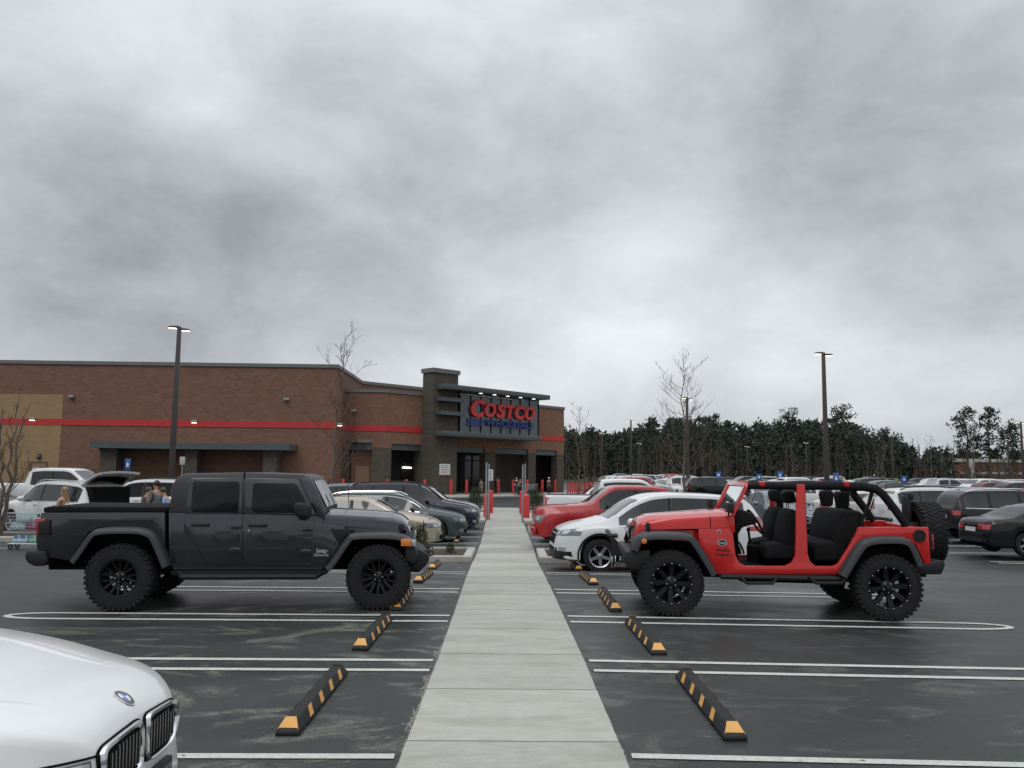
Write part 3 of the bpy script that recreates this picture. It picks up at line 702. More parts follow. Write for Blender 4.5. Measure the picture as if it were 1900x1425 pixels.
# red guard posts
POSTR = pm('post_red', (0.50, 0.022, 0.026), .45, var=.08, scale=6, coat=.3)
def bollard_obj(h, r):
    m = MB(); m.lathe([(r, 0), (r, h-.06), (r*.93, h-.025), (r*.6, h-.003), (0.001, h)], 16); return m.build('red_bollard', POSTR, smooth=50)
pb = bollard_obj(1.22, .115)
BPX = [(637, 61.5), (718, 60.6), (754, 62.3), (788, 64), (837, 66), (866, 67.8), (925, 71), (952, 71.6), (978, 73), (1006, 75), (1030, 77)]
first = True
BL = ['beside the brown door, farthest left of the row', 'in front of the dark brick corner of the store', 'before the lit glass bay of the store', 'below the tower of the store entrance', 'right of the notice on the tower', 'at the left entrance opening', 'at the centre pier of the entrance', 'behind the two shoppers in black', 'just right of the two shoppers in black', 'left of the person in the dark doorway', 'right of the person in the dark doorway']
for (px, Y), lab in zip(BPX, BL):
    o = pb if first else pb.copy()
    if not first: COL.objects.link(o)
    first = False; o.location = (X(px, Y), Y, gz(X(px, Y), Y)+.08); tag(o, 'red bollard '+lab, 'bollard', 'red bollards along the store front')
gb = bollard_obj(1.18, .155)
for i, (px, py, lab) in enumerate(((903, 965, 'nearer red bollard of the pair left of the walk'), (909, 953, 'farther red bollard of the pair left of the walk'), (969, 954, 'farther red bollard of the pair right of the walk'), (976, 966.5, 'nearer red bollard of the pair right of the walk'))):
    o = gb if i == 0 else gb.copy()
    if i: COL.objects.link(o)
    g = G(px, py); o.location = g+Vector((0, 0, .0)); tag(o, lab, 'bollard', 'red bollards at the end of the walk')
# grey sign posts standing behind the walk bollards
def post(px, ytop, Y, r, sign, lab):
    x = X(px, Y); g = gz(x, Y); zt = P(px, ytop, Y).z
    o = empty('sign_post', (x, Y, g), 0, lab, 'sign post', 'grey sign posts at the walk end')
    m = MB(); m.tube([(0, 0, 0), (0, 0, zt-g)], r, 8); m.build('pole', STEEL, o)
    if sign:
        w, h = sign; m = MB(); m.box(.0, w, -.05, -.03, zt-g-h-.25, zt-g-.25); s = m.build('sign_plate', SIGNW, o, smooth=0)
        m = MB()
        for k in range(5): m.box(.05*w+.02, w-.06, -.054, -.0505, zt-g-.36-k*h/6, zt-g-.32-k*h/6)
        m.build('print', SIGNK, s, smooth=0)
post(902.5, 858, 36.5, .035, None, 'plain grey post behind the left pair of red bollards')
post(907, 861, 38.0, .03, (.19, .50), 'grey post with a white notice behind the left pair of red bollards')
post(970, 862, 36.5, .035, None, 'left grey post behind the right pair of red bollards')
post(974.5, 860, 38.0, .03, None, 'right grey post behind the right pair of red bollards')
# cart corral: two red hooped rails and their posts
cor = empty('cart_corral', (X(1058, 66), 66, 0), 0, 'row of red rails and posts of the cart return right of the store', 'cart return')
for k in range(9):
    for dy in (0, 2.2):
        m = MB(); m.tube([(k*.42, dy+k*.5, 0), (k*.42, dy+k*.5, 1.15)], .06, 8); m.build('post', POSTR, cor)
for dy in (0, 2.2):
    for z in (.5, 1.05):
        m = MB(); m.tube([(0, dy, z), (8*.42, dy+8*.5, z)], .03, 6); m.build('rail', POSTR, cor)
# ------------------------------------------------------------------ road vehicles: a lofted shell with parts laid on its surface
def pch(tab):                              # monotone cubic through (x, value) points
    xs_ = [float(a) for a, b in tab]; y_ = [float(b) for a, b in tab]; n = len(tab)
    d = [(y_[i+1]-y_[i])/(xs_[i+1]-xs_[i]) for i in range(n-1)]
    m = [d[0]]+[0 if d[i-1]*d[i] <= 0 else 2*d[i-1]*d[i]/(d[i-1]+d[i]) for i in range(1, n-1)]+[d[-1]]
    def f(x):
        if x <= xs_[0]: return y_[0]
        if x >= xs_[-1]: return y_[-1]
        i = 0
        while xs_[i+1] < x: i += 1
        h = xs_[i+1]-xs_[i]; t = (x-xs_[i])/h
        return (2*t**3-3*t*t+1)*y_[i]+(t**3-2*t*t+t)*h*m[i]+(-2*t**3+3*t*t)*y_[i+1]+(t**3-t*t)*h*m[i+1]
    return f
def lerp(a, b, t): return a+(b-a)*t
class Loft:
    def __init__(s, top, belt, plan, bot, wheels, ra, wc, tumble=.79, n=64, crown=.018):
        s.top, s.belt, s.plan, s.bot = pch(top), pch(belt), pch(plan), pch(bot)
        s.x0, s.x1 = top[0][0], top[-1][0]; s.wheels, s.ra, s.wc, s.tumble, s.n, s.crown = wheels, ra, wc, tumble, n, crown
        s.cache = {}
    def zb(s, x):
        z = s.bot(x)
        for xw in s.wheels:
            if abs(x-xw) < s.ra: z = max(z, s.wc+math.sqrt(s.ra**2-(x-xw)**2))
        return z
    def sec(s, x):
        k = round(x, 5)
        if k in s.cache: return s.cache[k]
        w, t = s.plan(x), s.top(x); z0 = s.zb(x); t = max(t, z0+.08); b = max(min(s.belt(x), t-.03), z0+.04)
        gh = max(0, min(1, (t-b-.05)/.40)); wr = w*lerp(.925, s.tumble, gh); r = .035+.05*gh
        zt = max(t-r, b+(t-b)*.3)
        p = [(w*.93, z0), (w*.985, z0+min(.03, .1*(b-z0))), (w, lerp(z0, b, .35)), (w*1.0, lerp(z0, b, .68)), (w*.988, lerp(z0, b, .88)), (w*.955, b),
             (lerp(w*.945, wr, .5), lerp(b, zt, .5)), (wr, zt), (wr*.975, lerp(zt, t, .6)), (wr*.92, lerp(zt, t, .93)), (wr*.6, t+s.crown*.6), (wr*.3, t+s.crown*.92), (0, t+s.crown)]
        s.cache[k] = p; return p
    def yat(s, x, z):
        p = s.sec(x)
        for a, b in zip(p, p[1:]):
            if a[1] <= z <= b[1]: return lerp(a[0], b[0], (z-a[1])/max(1e-6, b[1]-a[1]))
        return p[0][0] if z < p[0][1] else 0.0
    def topz(s, x, y):
        p = s.sec(x); y = abs(y)
        for a, b in zip(p[5:], p[6:]):
            if b[0] <= y <= a[0]: return lerp(a[1], b[1], (a[0]-y)/max(1e-6, a[0]-b[0]))
        return p[5][1]
    def xfront(s, y, z, sg=1):              # where a line along the car first meets the shell
        y = abs(y)
        def inside(x): p = s.sec(x); return p[0][1]-.2 <= z <= p[-1][1] and y <= s.yat(x, max(z, p[0][1]))
        hi = s.x1 if sg > 0 else s.x0
        if inside(hi-sg*1e-4): return hi
        x = hi
        while not inside(x) and abs(x-hi) < 1.6: x -= sg*.03
        a, b = x, x+sg*.03
        for _ in range(14):
            m = (a+b)/2
            if inside(m): a = m
            else: b = m
        return a
    def shell(s):
        L = s.x1-s.x0
        st = {s.x0+L*(.5-.5*math.cos(math.pi*i/s.n))*.5+.5*L*i/s.n for i in range(s.n+1)}
        for xw in s.wheels:
            for i in range(15): st.add(xw+s.ra*.999*math.cos(math.pi*i/14))
            st.add(xw+s.ra*1.002); st.add(xw-s.ra*1.002)
        for i in range(6): st.add(s.x0+.012*i*i); st.add(s.x1-.012*i*i)
        st = sorted(v for v in st if s.x0 <= v <= s.x1)
        rows = []
        for x in st:
            p = s.sec(x); rows.append([(x, y, z) for y, z in p]+[(x, -y, z) for y, z in reversed(p[:-1])])
        m = MB(); m.grid(rows)
        for r in (rows[0], rows[-1]):
            n = len(r)
            for k in range(n//2): m.add([r[k], r[k+1], r[n-2-k], r[n-1-k]], [(0, 1, 2, 3)])
        return m
    def side(s, m, x0, x1, zlo, zhi, off=.006, nx=14, nz=4, both=True, mi=0):
        fl = zlo if callable(zlo) else (lambda x: zlo); fh = zhi if callable(zhi) else (lambda x: zhi)
        for sg in ((1, -1) if both else (1,)):
            rows = []
            for i in range(nx+1):
                x = lerp(x0, x1, i/nx); a, b = fl(x), max(fl(x)+.002, fh(x))
                rows.append([(x, sg*(s.yat(x, lerp(a, b, k/nz))+off), lerp(a, b, k/nz)) for k in range(nz+1)])
            m.grid(rows, mi)
        return m
    def front(s, m, y0, y1, zlo, zhi, off=.008, ny=10, nz=4, sg=1, mirror=False, mi=0):
        fl = zlo if callable(zlo) else (lambda y: zlo); fh = zhi if callable(zhi) else (lambda y: zhi)
        for ms in ((1, -1) if mirror else (1,)):
            rows = []
            for i in range(ny+1):
                y = lerp(y0, y1, i/ny)
                rows.append([(s.xfront(y, lerp(fl(y), fh(y), k/nz), sg)+sg*off, ms*y*(1+off*.6), lerp(fl(y), fh(y), k/nz)) for k in range(nz+1)])
            m.grid(rows, mi)
        return m
    def over(s, m, xa, xb, f=.90, off=.006, n=12, ny=8, mi=0):       # a sheet on the upper surface, evenly spaced along the slope
        pts = [lerp(xa, xb, i/80) for i in range(81)]; acc = [0]
        for a, b in zip(pts, pts[1:]): acc.append(acc[-1]+math.hypot(b-a, s.top(b)-s.top(a)))
        rows = []
        for i in range(n+1):
            t = acc[-1]*i/n; k = next((j for j in range(81) if acc[j] >= t-1e-9), 80); x = pts[k]
            wr = s.sec(x)[7][0]*f; rows.append([(x, wr*(2*j/ny-1), s.topz(x, wr*(2*j/ny-1))+off) for j in range(ny+1)])
        dx = xb-xa; sg = 1 if dx > 0 else -1
        return m.grid([[(p[0]+(off if sg > 0 else -off)*.8, p[1], p[2]) for p in r] for r in rows], mi)

def wheel_parts(R_, rr, w, spokes=5, style='alloy'):
    """tyre, rim and centre, axle along Y, outer face towards +Y"""
    t = MB(); h = w/2
    t.lathe([(rr*.98, -h*.8), (rr*1.08, -h), (R_*.95, -h*.96), (R_, -h*.72), (R_, h*.72), (R_*.95, h*.96), (rr*1.08, h), (rr*.98, h*.8)], 28, 'y')
    r = MB(); d = h*.80
    r.lathe([(rr*1.0, d), (rr*.985, d+.008), (rr*.90, d-.004), (rr*.88, d-.05), (rr*.86, -h*.6)], 28, 'y', mi=0)
    for k in range(spokes):
        a = 2*math.pi*k/spokes+.3; c, s_ = math.cos(a), math.sin(a)
        def q(rad, tan, y): return (rad*c-tan*s_, y, rad*s_+tan*c)
        wi, wo = rr*.16, rr*.11
        ri, ro = rr*.10, rr*.93
        vs = [q(ri, -wi, d-.01), q(ri, wi, d-.01), q(ro, wo, d-.006), q(ro, -wo, d-.006), q(ri, -wi, d-.05), q(ri, wi, d-.05), q(ro, wo, d-.05), q(ro, -wo, d-.05)]
        r.add(vs, [(0, 1, 2, 3), (0, 3, 7, 4), (1, 5, 6, 2), (4, 7, 6, 5), (2, 6, 7, 3), (0, 4, 5, 1)])
    r.lathe([(rr*.22, d-.02), (rr*.22, d+.004), (rr*.15, d+.012), (.001, d+.012)], 14, 'y')
    k = MB(); k.lathe([(rr*.87, -h*.2), (rr*.87, -h*.25), (.001, -h*.3)], 20, 'y')
    k.lathe([(rr*.60, d-.09), (rr*.60, d-.10), (.001, d-.10)], 20, 'y')
    return t, r, k
_wheels = {}
def wheel_objs(key, R_, rr, w, spokes, rimmat):
    if key not in _wheels:
        t, r, k = wheel_parts(R_, rr, w, spokes)
        a = t.build('wheel', RUBBER, smooth=40); b = r.build('rim', rimmat, a, smooth=35); c = k.build('brake_disc', UNDER, a, smooth=35)
        _wheels[key] = a; a['_t'] = 1
    return _wheels[key]

HEADG = pm('headlight_glass', (.13, .14, .15), .06, metal=.2, coat=1.0, var=.5, scale=16)
def TYPES():
    T = {}
    T['sedan'] = dict(L=4.86, W=.925, R=.335, xf=1.46, xr=-1.34, ra=.385, tumble=.74,
        top=[(-2.43, .55), (-2.415, .80), (-2.36, .95), (-2.2, 1.015), (-1.8, 1.06), (-1.50, 1.15), (-.95, 1.37), (-.35, 1.455), (.15, 1.445), (.55, 1.35), (1.22, 1.04), (1.5, .985), (1.95, .90), (2.25, .80), (2.38, .70), (2.43, .55)],
        belt=[(-2.43, .72), (-2.2, .93), (-1.6, .985), (1.0, .93), (1.5, .89), (2.2, .76), (2.43, .5)],
        plan=[(-2.43, .58), (-2.36, .74), (-2.15, .85), (-1.5, .91), (0, .925), (1.4, .915), (1.95, .86), (2.22, .75), (2.36, .60), (2.43, .42)],
        bot=[(-2.43, .36), (-2.2, .26), (0, .20), (2.1, .20), (2.43, .26)], win=[(-1.32, -.95), (-.88, -.12), (-.02, .92)], scr=(1.20, .58), rear=(-1.52, -.92),
        head=(.40, .84, lambda y: .62+.02*(y-.4), lambda y: .72+.10*(y-.4)), tail=(.36, .78, .74, .88), grille=(.40, .50, .68), up=.085, roofrail=False)
    T['wagon'] = dict(L=4.78, W=.91, R=.33, xf=1.45, xr=-1.28, ra=.38, tumble=.74,
        top=[(-2.39, .55), (-2.38, .92), (-2.33, 1.02), (-2.05, 1.33), (-1.9, 1.42), (-1.2, 1.475), (-.2, 1.49), (.25, 1.45), (.6, 1.35), (1.25, 1.02), (1.5, .975), (1.95, .90), (2.24, .80), (2.35, .68), (2.39, .52)],
        belt=[(-2.39, .75), (-2.2, .97), (-1.6, .985), (1.0, .93), (1.5, .89), (2.2, .76), (2.39, .5)],
        plan=[(-2.39, .66), (-2.3, .79), (-2.1, .85), (-1.5, .90), (0, .91), (1.4, .90), (1.95, .84), (2.2, .74), (2.32, .58), (2.39, .40)],
        bot=[(-2.39, .36), (-2.2, .26), (0, .19), (2.1, .19), (2.39, .25)], win=[(-2.0, -1.15), (-1.05, -.14), (-.05, .95)], scr=(1.23, .60), rear=(-2.33, -2.02),
        head=(.40, .82, lambda y: .63, lambda y: .75+.06*(y-.4)), tail=(.5, .86, .75, .93), grille=(.30, .40, .74), up=.085, roofrail=True)
    T['suv'] = dict(L=4.85, W=.96, R=.375, xf=1.45, xr=-1.40, ra=.43, tumble=.78,
        top=[(-2.42, .62), (-2.415, 1.05), (-2.36, 1.16), (-2.12, 1.60), (-1.9, 1.71), (-1.1, 1.765), (-.2, 1.775), (.3, 1.73), (.62, 1.61), (1.18, 1.20), (1.45, 1.13), (1.95, 1.05), (2.25, .95), (2.38, .82), (2.42, .65)],
        belt=[(-2.42, .85), (-2.2, 1.14), (1.0, 1.08), (1.5, 1.03), (2.2, .9), (2.42, .6)],
        plan=[(-2.42, .70), (-2.33, .84), (-2.1, .90), (-1.5, .95), (0, .96), (1.4, .95), (1.95, .90), (2.22, .80), (2.36, .66), (2.42, .48)],
        bot=[(-2.42, .45), (-2.2, .34), (0, .27), (2.1, .28), (2.42, .36)], win=[(-2.08, -1.28), (-1.18, -.22), (-.12, .90)], scr=(1.17, .64), rear=(-2.36, -2.10),
        head=(.46, .88, lambda y: .80, lambda y: .90+.10*(y-.46)), tail=(.58, .86, .90, 1.06), grille=(.44, .62, .90), up=.10, roofrail=True)
    T['crossover'] = dict(L=4.60, W=.93, R=.355, xf=1.38, xr=-1.28, ra=.42, tumble=.78,
        top=[(-2.30, .6), (-2.295, 1.0), (-2.24, 1.10), (-1.95, 1.50), (-1.75, 1.60), (-1.1, 1.665), (-.3, 1.685), (.15, 1.65), (.5, 1.54), (1.22, 1.13), (1.45, 1.07), (1.85, .99), (2.12, .89), (2.25, .78), (2.30, .62)],
        belt=[(-2.30, .85), (-2.0, 1.10), (-.6, 1.05), (.95, .98), (1.5, .96), (2.1, .84), (2.30, .6)],
        plan=[(-2.30, .68), (-2.2, .82), (-2.0, .87), (-1.4, .92), (0, .93), (1.3, .92), (1.8, .87), (2.08, .77), (2.22, .63), (2.30, .45)],
        bot=[(-2.30, .42), (-2.1, .32), (0, .25), (2.0, .25), (2.30, .34)], win=[(-1.80, -1.22), (-1.14, -.20), (-.10, .96)], scr=(1.20, .52), rear=(-2.24, -1.93),
        head=(.42, .87, lambda y: .76+.04*(y-.42), lambda y: .84+.22*(y-.42)), tail=(.55, .88, .90, 1.2), grille=(.42, .58, .84), up=.095, roofrail=False)
    T['pickup'] = dict(L=5.82, W=1.0, R=.40, xf=1.95, xr=-1.62, ra=.47, tumble=.83,
        top=[(-2.91, .70), (-2.905, 1.28), (-2.86, 1.335), (-1.2, 1.34), (-1.02, 1.345), (-.98, 1.50), (-.92, 1.78), (-.8, 1.87), (-.2, 1.92), (.50, 1.915), (.74, 1.865), (.90, 1.765), (1.36, 1.42), (1.46, 1.37), (1.7, 1.345), (2.4, 1.305), (2.75, 1.245), (2.87, 1.17), (2.905, 1.04), (2.91, .75)],
        belt=[(-2.91, 1.15), (-2.7, 1.30), (-1.1, 1.31), (-.9, 1.27), (1.2, 1.22), (1.7, 1.20), (2.6, 1.08), (2.91, .8)],
        plan=[(-2.91, .90), (-2.87, .955), (-2.7, .98), (-1, 1.0), (1.5, 1.0), (2.4, .98), (2.7, .955), (2.84, .88), (2.91, .74)],
        bot=[(-2.91, .60), (-2.7, .48), (0, .40), (2.6, .40), (2.91, .46)], win=[(-.78, .0), (.12, 1.10)], scr=(1.37, .82), rear=(-.985, -.87),
        head=(.58, .94, lambda y: .86, lambda y: 1.05), tail=(.80, .945, .90, 1.26), grille=(.52, .72, 1.10), up=.11, roofrail=False)
    return T
TY = TYPES()
def make_car(kind, name, col, label, cat, loc, rz, rim=ALLOY, spokes=5, group=None, simple=False, s=(1, 1, 1), trim=None, plate=False, glass=GLASS, clad=False, skip=(), grillemat=GAP, pitch=0.0):
    T = TY[kind]; R_ = T['R']; lf = Loft(T['top'], T['belt'], T['plan'], T['bot'], [T['xf'], T['xr']], T['ra'], R_, T['tumble'], n=24 if simple else 64)
    parts = []
    sh = lf.shell(); parts.append(('body', sh, col, 30))
    u = MB(); wi = T['W']-.27
    u.box(lf.x0+.25, lf.x1-.3, -wi, wi, .22 if kind != 'pickup' else .34, T['belt'][2][1]-.12)
    for xw in (T['xf'], T['xr']): u.box(xw-T['ra']-.05, xw+T['ra']+.05, -T['W']*.90, T['W']*.90, R_+.05, R_+T['ra']*.86)
    parts.append(('underbody', u, UNDER, 0))
    up = T['up']; lo = lambda x: lf.belt(x)+.02; hi = lambda x: lf.top(x)-up
    def win_end(x0, x1):
        while x1 > x0 and hi(x1) < lo(x1)+.01: x1 -= .01
        return x1
    if simple:
        w = MB()
        for a, b in T['win']: lf.side(w, a, win_end(a, b), lo, hi, nx=5, nz=1)
        lf.over(w, *T['scr'], n=4, ny=4); lf.over(w, *T['rear'], n=4, ny=4); parts.append(('window', w, glass, 0))
    else:
        for sg in (1, -1):
            for a, b in T['win']:
                w = MB(); lf.side(w, a, win_end(a, b), lo, hi, nx=16, nz=4, both=False); w.xf(lambda p: Vector((p.x, p.y*sg, p.z))); parts.append(('window', w, glass, 40))
        w = MB(); lf.over(w, *T['scr'], f=.93); parts.append(('windscreen', w, GLASS, 40))
        w = MB(); lf.over(w, *T['rear'], f=.88); parts.append(('rear_window', w, glass, 40))
        if trim:            # bright strip round the side glass
            w = MB()
            a, b = T['win'][0][0], win_end(*T['win'][-1]); lf.side(w, a, b, lambda x: lf.belt(x)-.004, lambda x: lf.belt(x)+.018, off=.010, nx=24, nz=1)
            if trim == 'full': lf.side(w, a, b+.02, lambda x: max(lo(x), hi(x)), lambda x: max(lo(x), hi(x))+.02, off=.010, nx=24, nz=1)
            parts.append(('window_trim', w, CHROME, 0))
        for sg in (1, -1):
            for (a, b), (c, d) in zip(T['win'], T['win'][1:]):
                w = MB(); lf.side(w, b+.004, c-.004, lo, hi, off=.004, nx=3, nz=4, both=False); w.xf(lambda p: Vector((p.x, p.y*sg, p.z))); parts.append(('door_pillar', w, BLACKPL, 40))
        g = MB()
        for a in [p[1]+.045 for p in T['win']]:       # door shut lines
            a2 = a if a < .8 else T['xf']-T['ra']-.12
            zt = lf.belt(a2)
            if abs(a2-T['xr']) > T['ra']: lf.side(g, a2-.005, a2+.005, lf.bot(a2)+.10, zt, off=.002, nx=1, nz=8)
        lf.side(g, T['xr']+T['ra']+.05, T['xf']-T['ra']-.12, lf.bot(0)+.095, lf.bot(0)+.105, off=.002, nx=16, nz=1)
        parts.append(('panel_gap', g, GAP, 0))
        for sg in (1, -1):
            for (a, b) in T['win'][-2:]:
                hx = a+.16; hz = lf.belt(hx)-.10
                m = MB(); y = lf.yat(hx, hz); m.box(hx-.09, hx+.11, y*sg-.01, y*sg+.035, hz-.014, hz+.016); parts.append(('door_handle', m, CHROME if trim == 'full' else col, 30))
            mx = win_end(*T['win'][-1])-.22; mz = lf.belt(mx)+.10; y = lf.yat(mx, mz-.08)
            m = MB(); m.ball((mx, sg*(y+.16), mz), .105, (.75, 1.15, .72), 12, 8); m.box(mx-.02, mx+.05, min(sg*y, sg*(y+.12)), max(sg*y, sg*(y+.12)), mz-.07, mz-.03); parts.append(('mirror', m, BLACKPL if kind == 'pickup' else col, 40))
    y0, y1, zl, zh = T['head']; inner = []
    if simple:
        m = MB(); lf.front(m, y0, y1, zl, zh, ny=4, nz=1, mirror=True); parts.append(('headlight', m, LAMPGL, 0))
    else:
        for sg in (1, -1):
            m = MB(); lf.front(m, y0, y1, zl, zh, ny=12, nz=4); m.xf(lambda p: Vector((p.x, p.y*sg, p.z))); parts.append(('headlight', m, HEADG, 40))
    y0, y1, zl, zh = T['tail']
    for sg in ((1,) if simple else (1, -1)):
        m = MB(); lf.front(m, y0, y1, zl, zh, ny=4 if simple else 10, nz=1 if simple else 3, sg=-1, mirror=simple); m.xf(lambda p: Vector((p.x, p.y*sg, p.z))); parts.append(('tail_light', m, REDL, 40))
    gy, gz0, gz1 = T['grille']
    m = MB(); lf.front(m, -gy, gy, gz0, gz1, ny=8, nz=3)
    parts.append(('grille', m, grillemat, 0))
    if not simple:
        m = MB(); lf.front(m, -gy*1.02, gy*1.02, gz1, gz1+.025, ny=8, nz=1, off=.014); lf.front(m, -gy, gy, (gz0+gz1)/2-.008, (gz0+gz1)/2+.008, ny=8, nz=1, off=.014); parts.append(('grille_bar', m, CHROME if kind != 'pickup' else col, 0))
        b0 = lf.bot(lf.x1)+.03; m = MB(); lf.front(m, -.55, .55, b0, b0+.13, ny=8, nz=1); parts.append(('air_intake', m, GAP, 0))
        for sg in (1, -1):
            m = MB(); lf.front(m, T['W']*.66, T['W']*.82, b0+.06, b0+.15, ny=4, nz=1); m.xf(lambda p: Vector((p.x, p.y*sg, p.z))); parts.append(('fog_light', m, LAMPGL, 0))
        m = MB(); lf.front(m, -.26, .26, .78 if kind != 'sedan' else .66, .90 if kind != 'sedan' else .78, sg=-1, ny=2, nz=1, off=.012); parts.append(('licence_plate', m, PLATE, 0))
        m = MB(); b0 = lf.bot(lf.x0)+.02; lf.front(m, -T['W']*.85, T['W']*.85, b0, b0+.12, sg=-1, ny=12, nz=1); parts.append(('rear_bumper_trim', m, BLACKPL, 0))
        if T['roofrail']:
            for sg in (1, -1):
                m = MB(); xa, xb = T['win'][0][0]+.12, T['scr'][1]-.2
                pts = [(lerp(xa, xb, i/10), sg*(lf.sec(lerp(xa, xb, i/10))[8][0]*.97), lf.top(lerp(xa, xb, i/10))+(.05 if 0 < i < 10 else .0)) for i in range(11)]
                m.tube(pts, .02, 6); parts.append(('roof_rail', m, CHROME if trim else BLACKPL, 50))
        if clad:
            for xw in (T['xf'], T['xr']):
                for sg in (1, -1):
                    m = MB(); rows = []
                    for i in range(21):
                        a = math.pi*(i/20)*1.10-.05*math.pi; row = []
                        for rr in (T['ra']-.004, T['ra']+.03, T['ra']+.065):
                            x, z = xw+rr*math.cos(a), R_+rr*math.sin(a); row.append((x, sg*(lf.yat(x, max(z, lf.bot(x)+.03))+.012), z))
                        rows.append(row)
                    m.grid(rows); parts.append(('arch_trim', m, BLACKPL, 50))
            m = MB(); lf.side(m, T['xr']+T['ra'], T['xf']-T['ra'], lambda x: lf.bot(x)-.02, lambda x: lf.bot(x)+.14, off=.010, nx=16, nz=2)
            lf.front(m, -T['W']*.88, T['W']*.88, lf.bot(lf.x1)-.08, lf.bot(lf.x1)+.10, ny=16, nz=2, off=.012); parts.append(('lower_cladding', m, BLACKPL, 50))
    if kind == 'pickup':
        m = MB(); lf.over(m, -2.84, -1.06, f=.93, off=.008); parts.append(('bed_cover', m, BLACKPL, 0))
        m = MB(); m.box(-3.02, -2.90, -.92, .92, .52, .72); m.box(2.89, 3.0, -.90, .90, .46, .68); parts.append(('bumper', m, grillemat if grillemat is not GAP else CHROME, 30))
    rr = R_*.68; ww = .22 if kind not in ('pickup', 'suv') else .25
    yw = T['W']-ww/2-.015
    if simple:
        m = MB()
        for xw in (T['xf'], T['xr']):
            for sg in (1, -1):
                m.lathe([(.001, -ww/2), (R_*.9, -ww/2), (R_, -ww*.3), (R_, ww*.3), (R_*.9, ww/2), (rr, ww/2)], 14, 'y', (xw, sg*yw, R_))
        parts.append(('tyre', m, RUBBER, 40)); m = MB()
        for xw in (T['xf'], T['xr']):
            for sg in (1, -1): m.lathe([(rr, sg*ww*.5), (rr*.8, sg*ww*.38), (.001, sg*ww*.42)], 10, 'y', (xw, sg*yw, R_))
        parts.append(('rim', m, rim, 40))
        mats = []; mm = MB()
        for n_, p, mt, sm in parts:
            if mt not in mats: mats.append(mt)
            o_ = len(mm.v); mm.v += p.v; mm.f += [tuple(i+o_ for i in f) for f in p.f]; mm.m += [mats.index(mt)]*len(p.f)
        o = mm.build(name, mats, smooth=30); o.location = loc; o.rotation_euler = (0, 0, rz); o.scale = s
        return tag(o, label, cat, group)
    root = empty(name, loc, rz, label, cat, group); root.scale = s; root.rotation_euler[1] = pitch
    for n_, p, mt, sm in parts:
        if n_ in skip: continue
        o_ = p.build(n_, mt, root, smooth=sm, bevel=.012 if n_ in ('door_handle', 'bumper') else 0)
        if n_ == 'headlight':                       # bright reflector bowls behind the dark glass
            sg = 1 if p.v[0][1] > 0 else -1; hy0, hy1, hl, hh = T['head']
            for u0, u1 in ((.08, .40), (.50, .78)):
                q = MB(); a, b = lerp(hy0, hy1, u0), lerp(hy0, hy1, u1)
                lf.front(q, a, b, lambda y: lerp(hl(y), hh(y), .2), lambda y: lerp(hl(y), hh(y), .82), off=.013, ny=6, nz=3); q.xf(lambda v: Vector((v.x, v.y*sg, v.z))); q.build('reflector', LAMPGL, o_, smooth=40)
    key = (kind, spokes, rim.name); src = wheel_objs(key, R_, rr, ww, spokes, rim); used = src.get('_used', 0)
    for i, (xw, sg) in enumerate(((T['xf'], 1), (T['xf'], -1), (T['xr'], 1), (T['xr'], -1))):
        o = src if (not used and i == 0) else copy_tree(src)
        o.parent = root; o.location = (xw, sg*yw, R_); o.rotation_euler = (0, R(random.uniform(0, 70)), 0 if sg > 0 else math.pi)
    src['_used'] = 1
    root['_lf'] = 0
    return root
def place(px, py, Y=None):
    if Y is None: g = G(px, py); return g
    x = X(px, Y); return Vector((x, Y, gz(x, Y)))
WHITE = paint('paint_white', (0.62, 0.63, 0.63)); RED = paint('paint_red', (0.42, 0.016, 0.020)); RAMRED = paint('paint_deep_red', (0.33, 0.016, 0.018))
GOLD = paint('paint_champagne', (0.40, 0.35, 0.28), .35); SLATE = paint('paint_green_grey', (0.050, 0.066, 0.068), .4); NAVY = paint('paint_navy', (0.012, 0.017, 0.032), .2)
SILVER = paint('paint_silver', (0.40, 0.41, 0.43), .5); BLACKP = paint('paint_black', (0.004, 0.0045, 0.006), 0, .3, .6, .15); CHAR = paint('paint_charcoal', (0.010, 0.0105, 0.014), 0, .3, .6, .15)
MAROON = paint('paint_maroon', (0.085, 0.014, 0.016), .2); CREAM = paint('paint_cream', (0.50, 0.49, 0.42)); STEELB = paint('paint_steel_blue', (0.13, 0.16, 0.19), .4); TAN = paint('paint_tan', (.25, .21, .16), .4)
BLUEP = paint('paint_blue', (.03, .06, .16), .3); OFFW = paint('paint_off_white', (.55, .55, .52))
FACE_R, FACE_L, FACE_CAM, FACE_AWAY = 0.0, math.pi, -math.pi/2, math.pi/2
def put(kind, name, col, label, cat, nose_px, Y, face, **k):
    """park so that the end named by nose_px (nose for +, tail if negative length) sits at that pixel column"""
    L = TY[kind]['L']*k.get('s', (1, 1, 1))[0]; x = X(nose_px, Y); x += -L/2 if face == FACE_R else L/2
    return make_car(kind, name, col, label, cat, (x, Y, gz(x, Y)), face+R(k.pop('rot', 0)), **k)
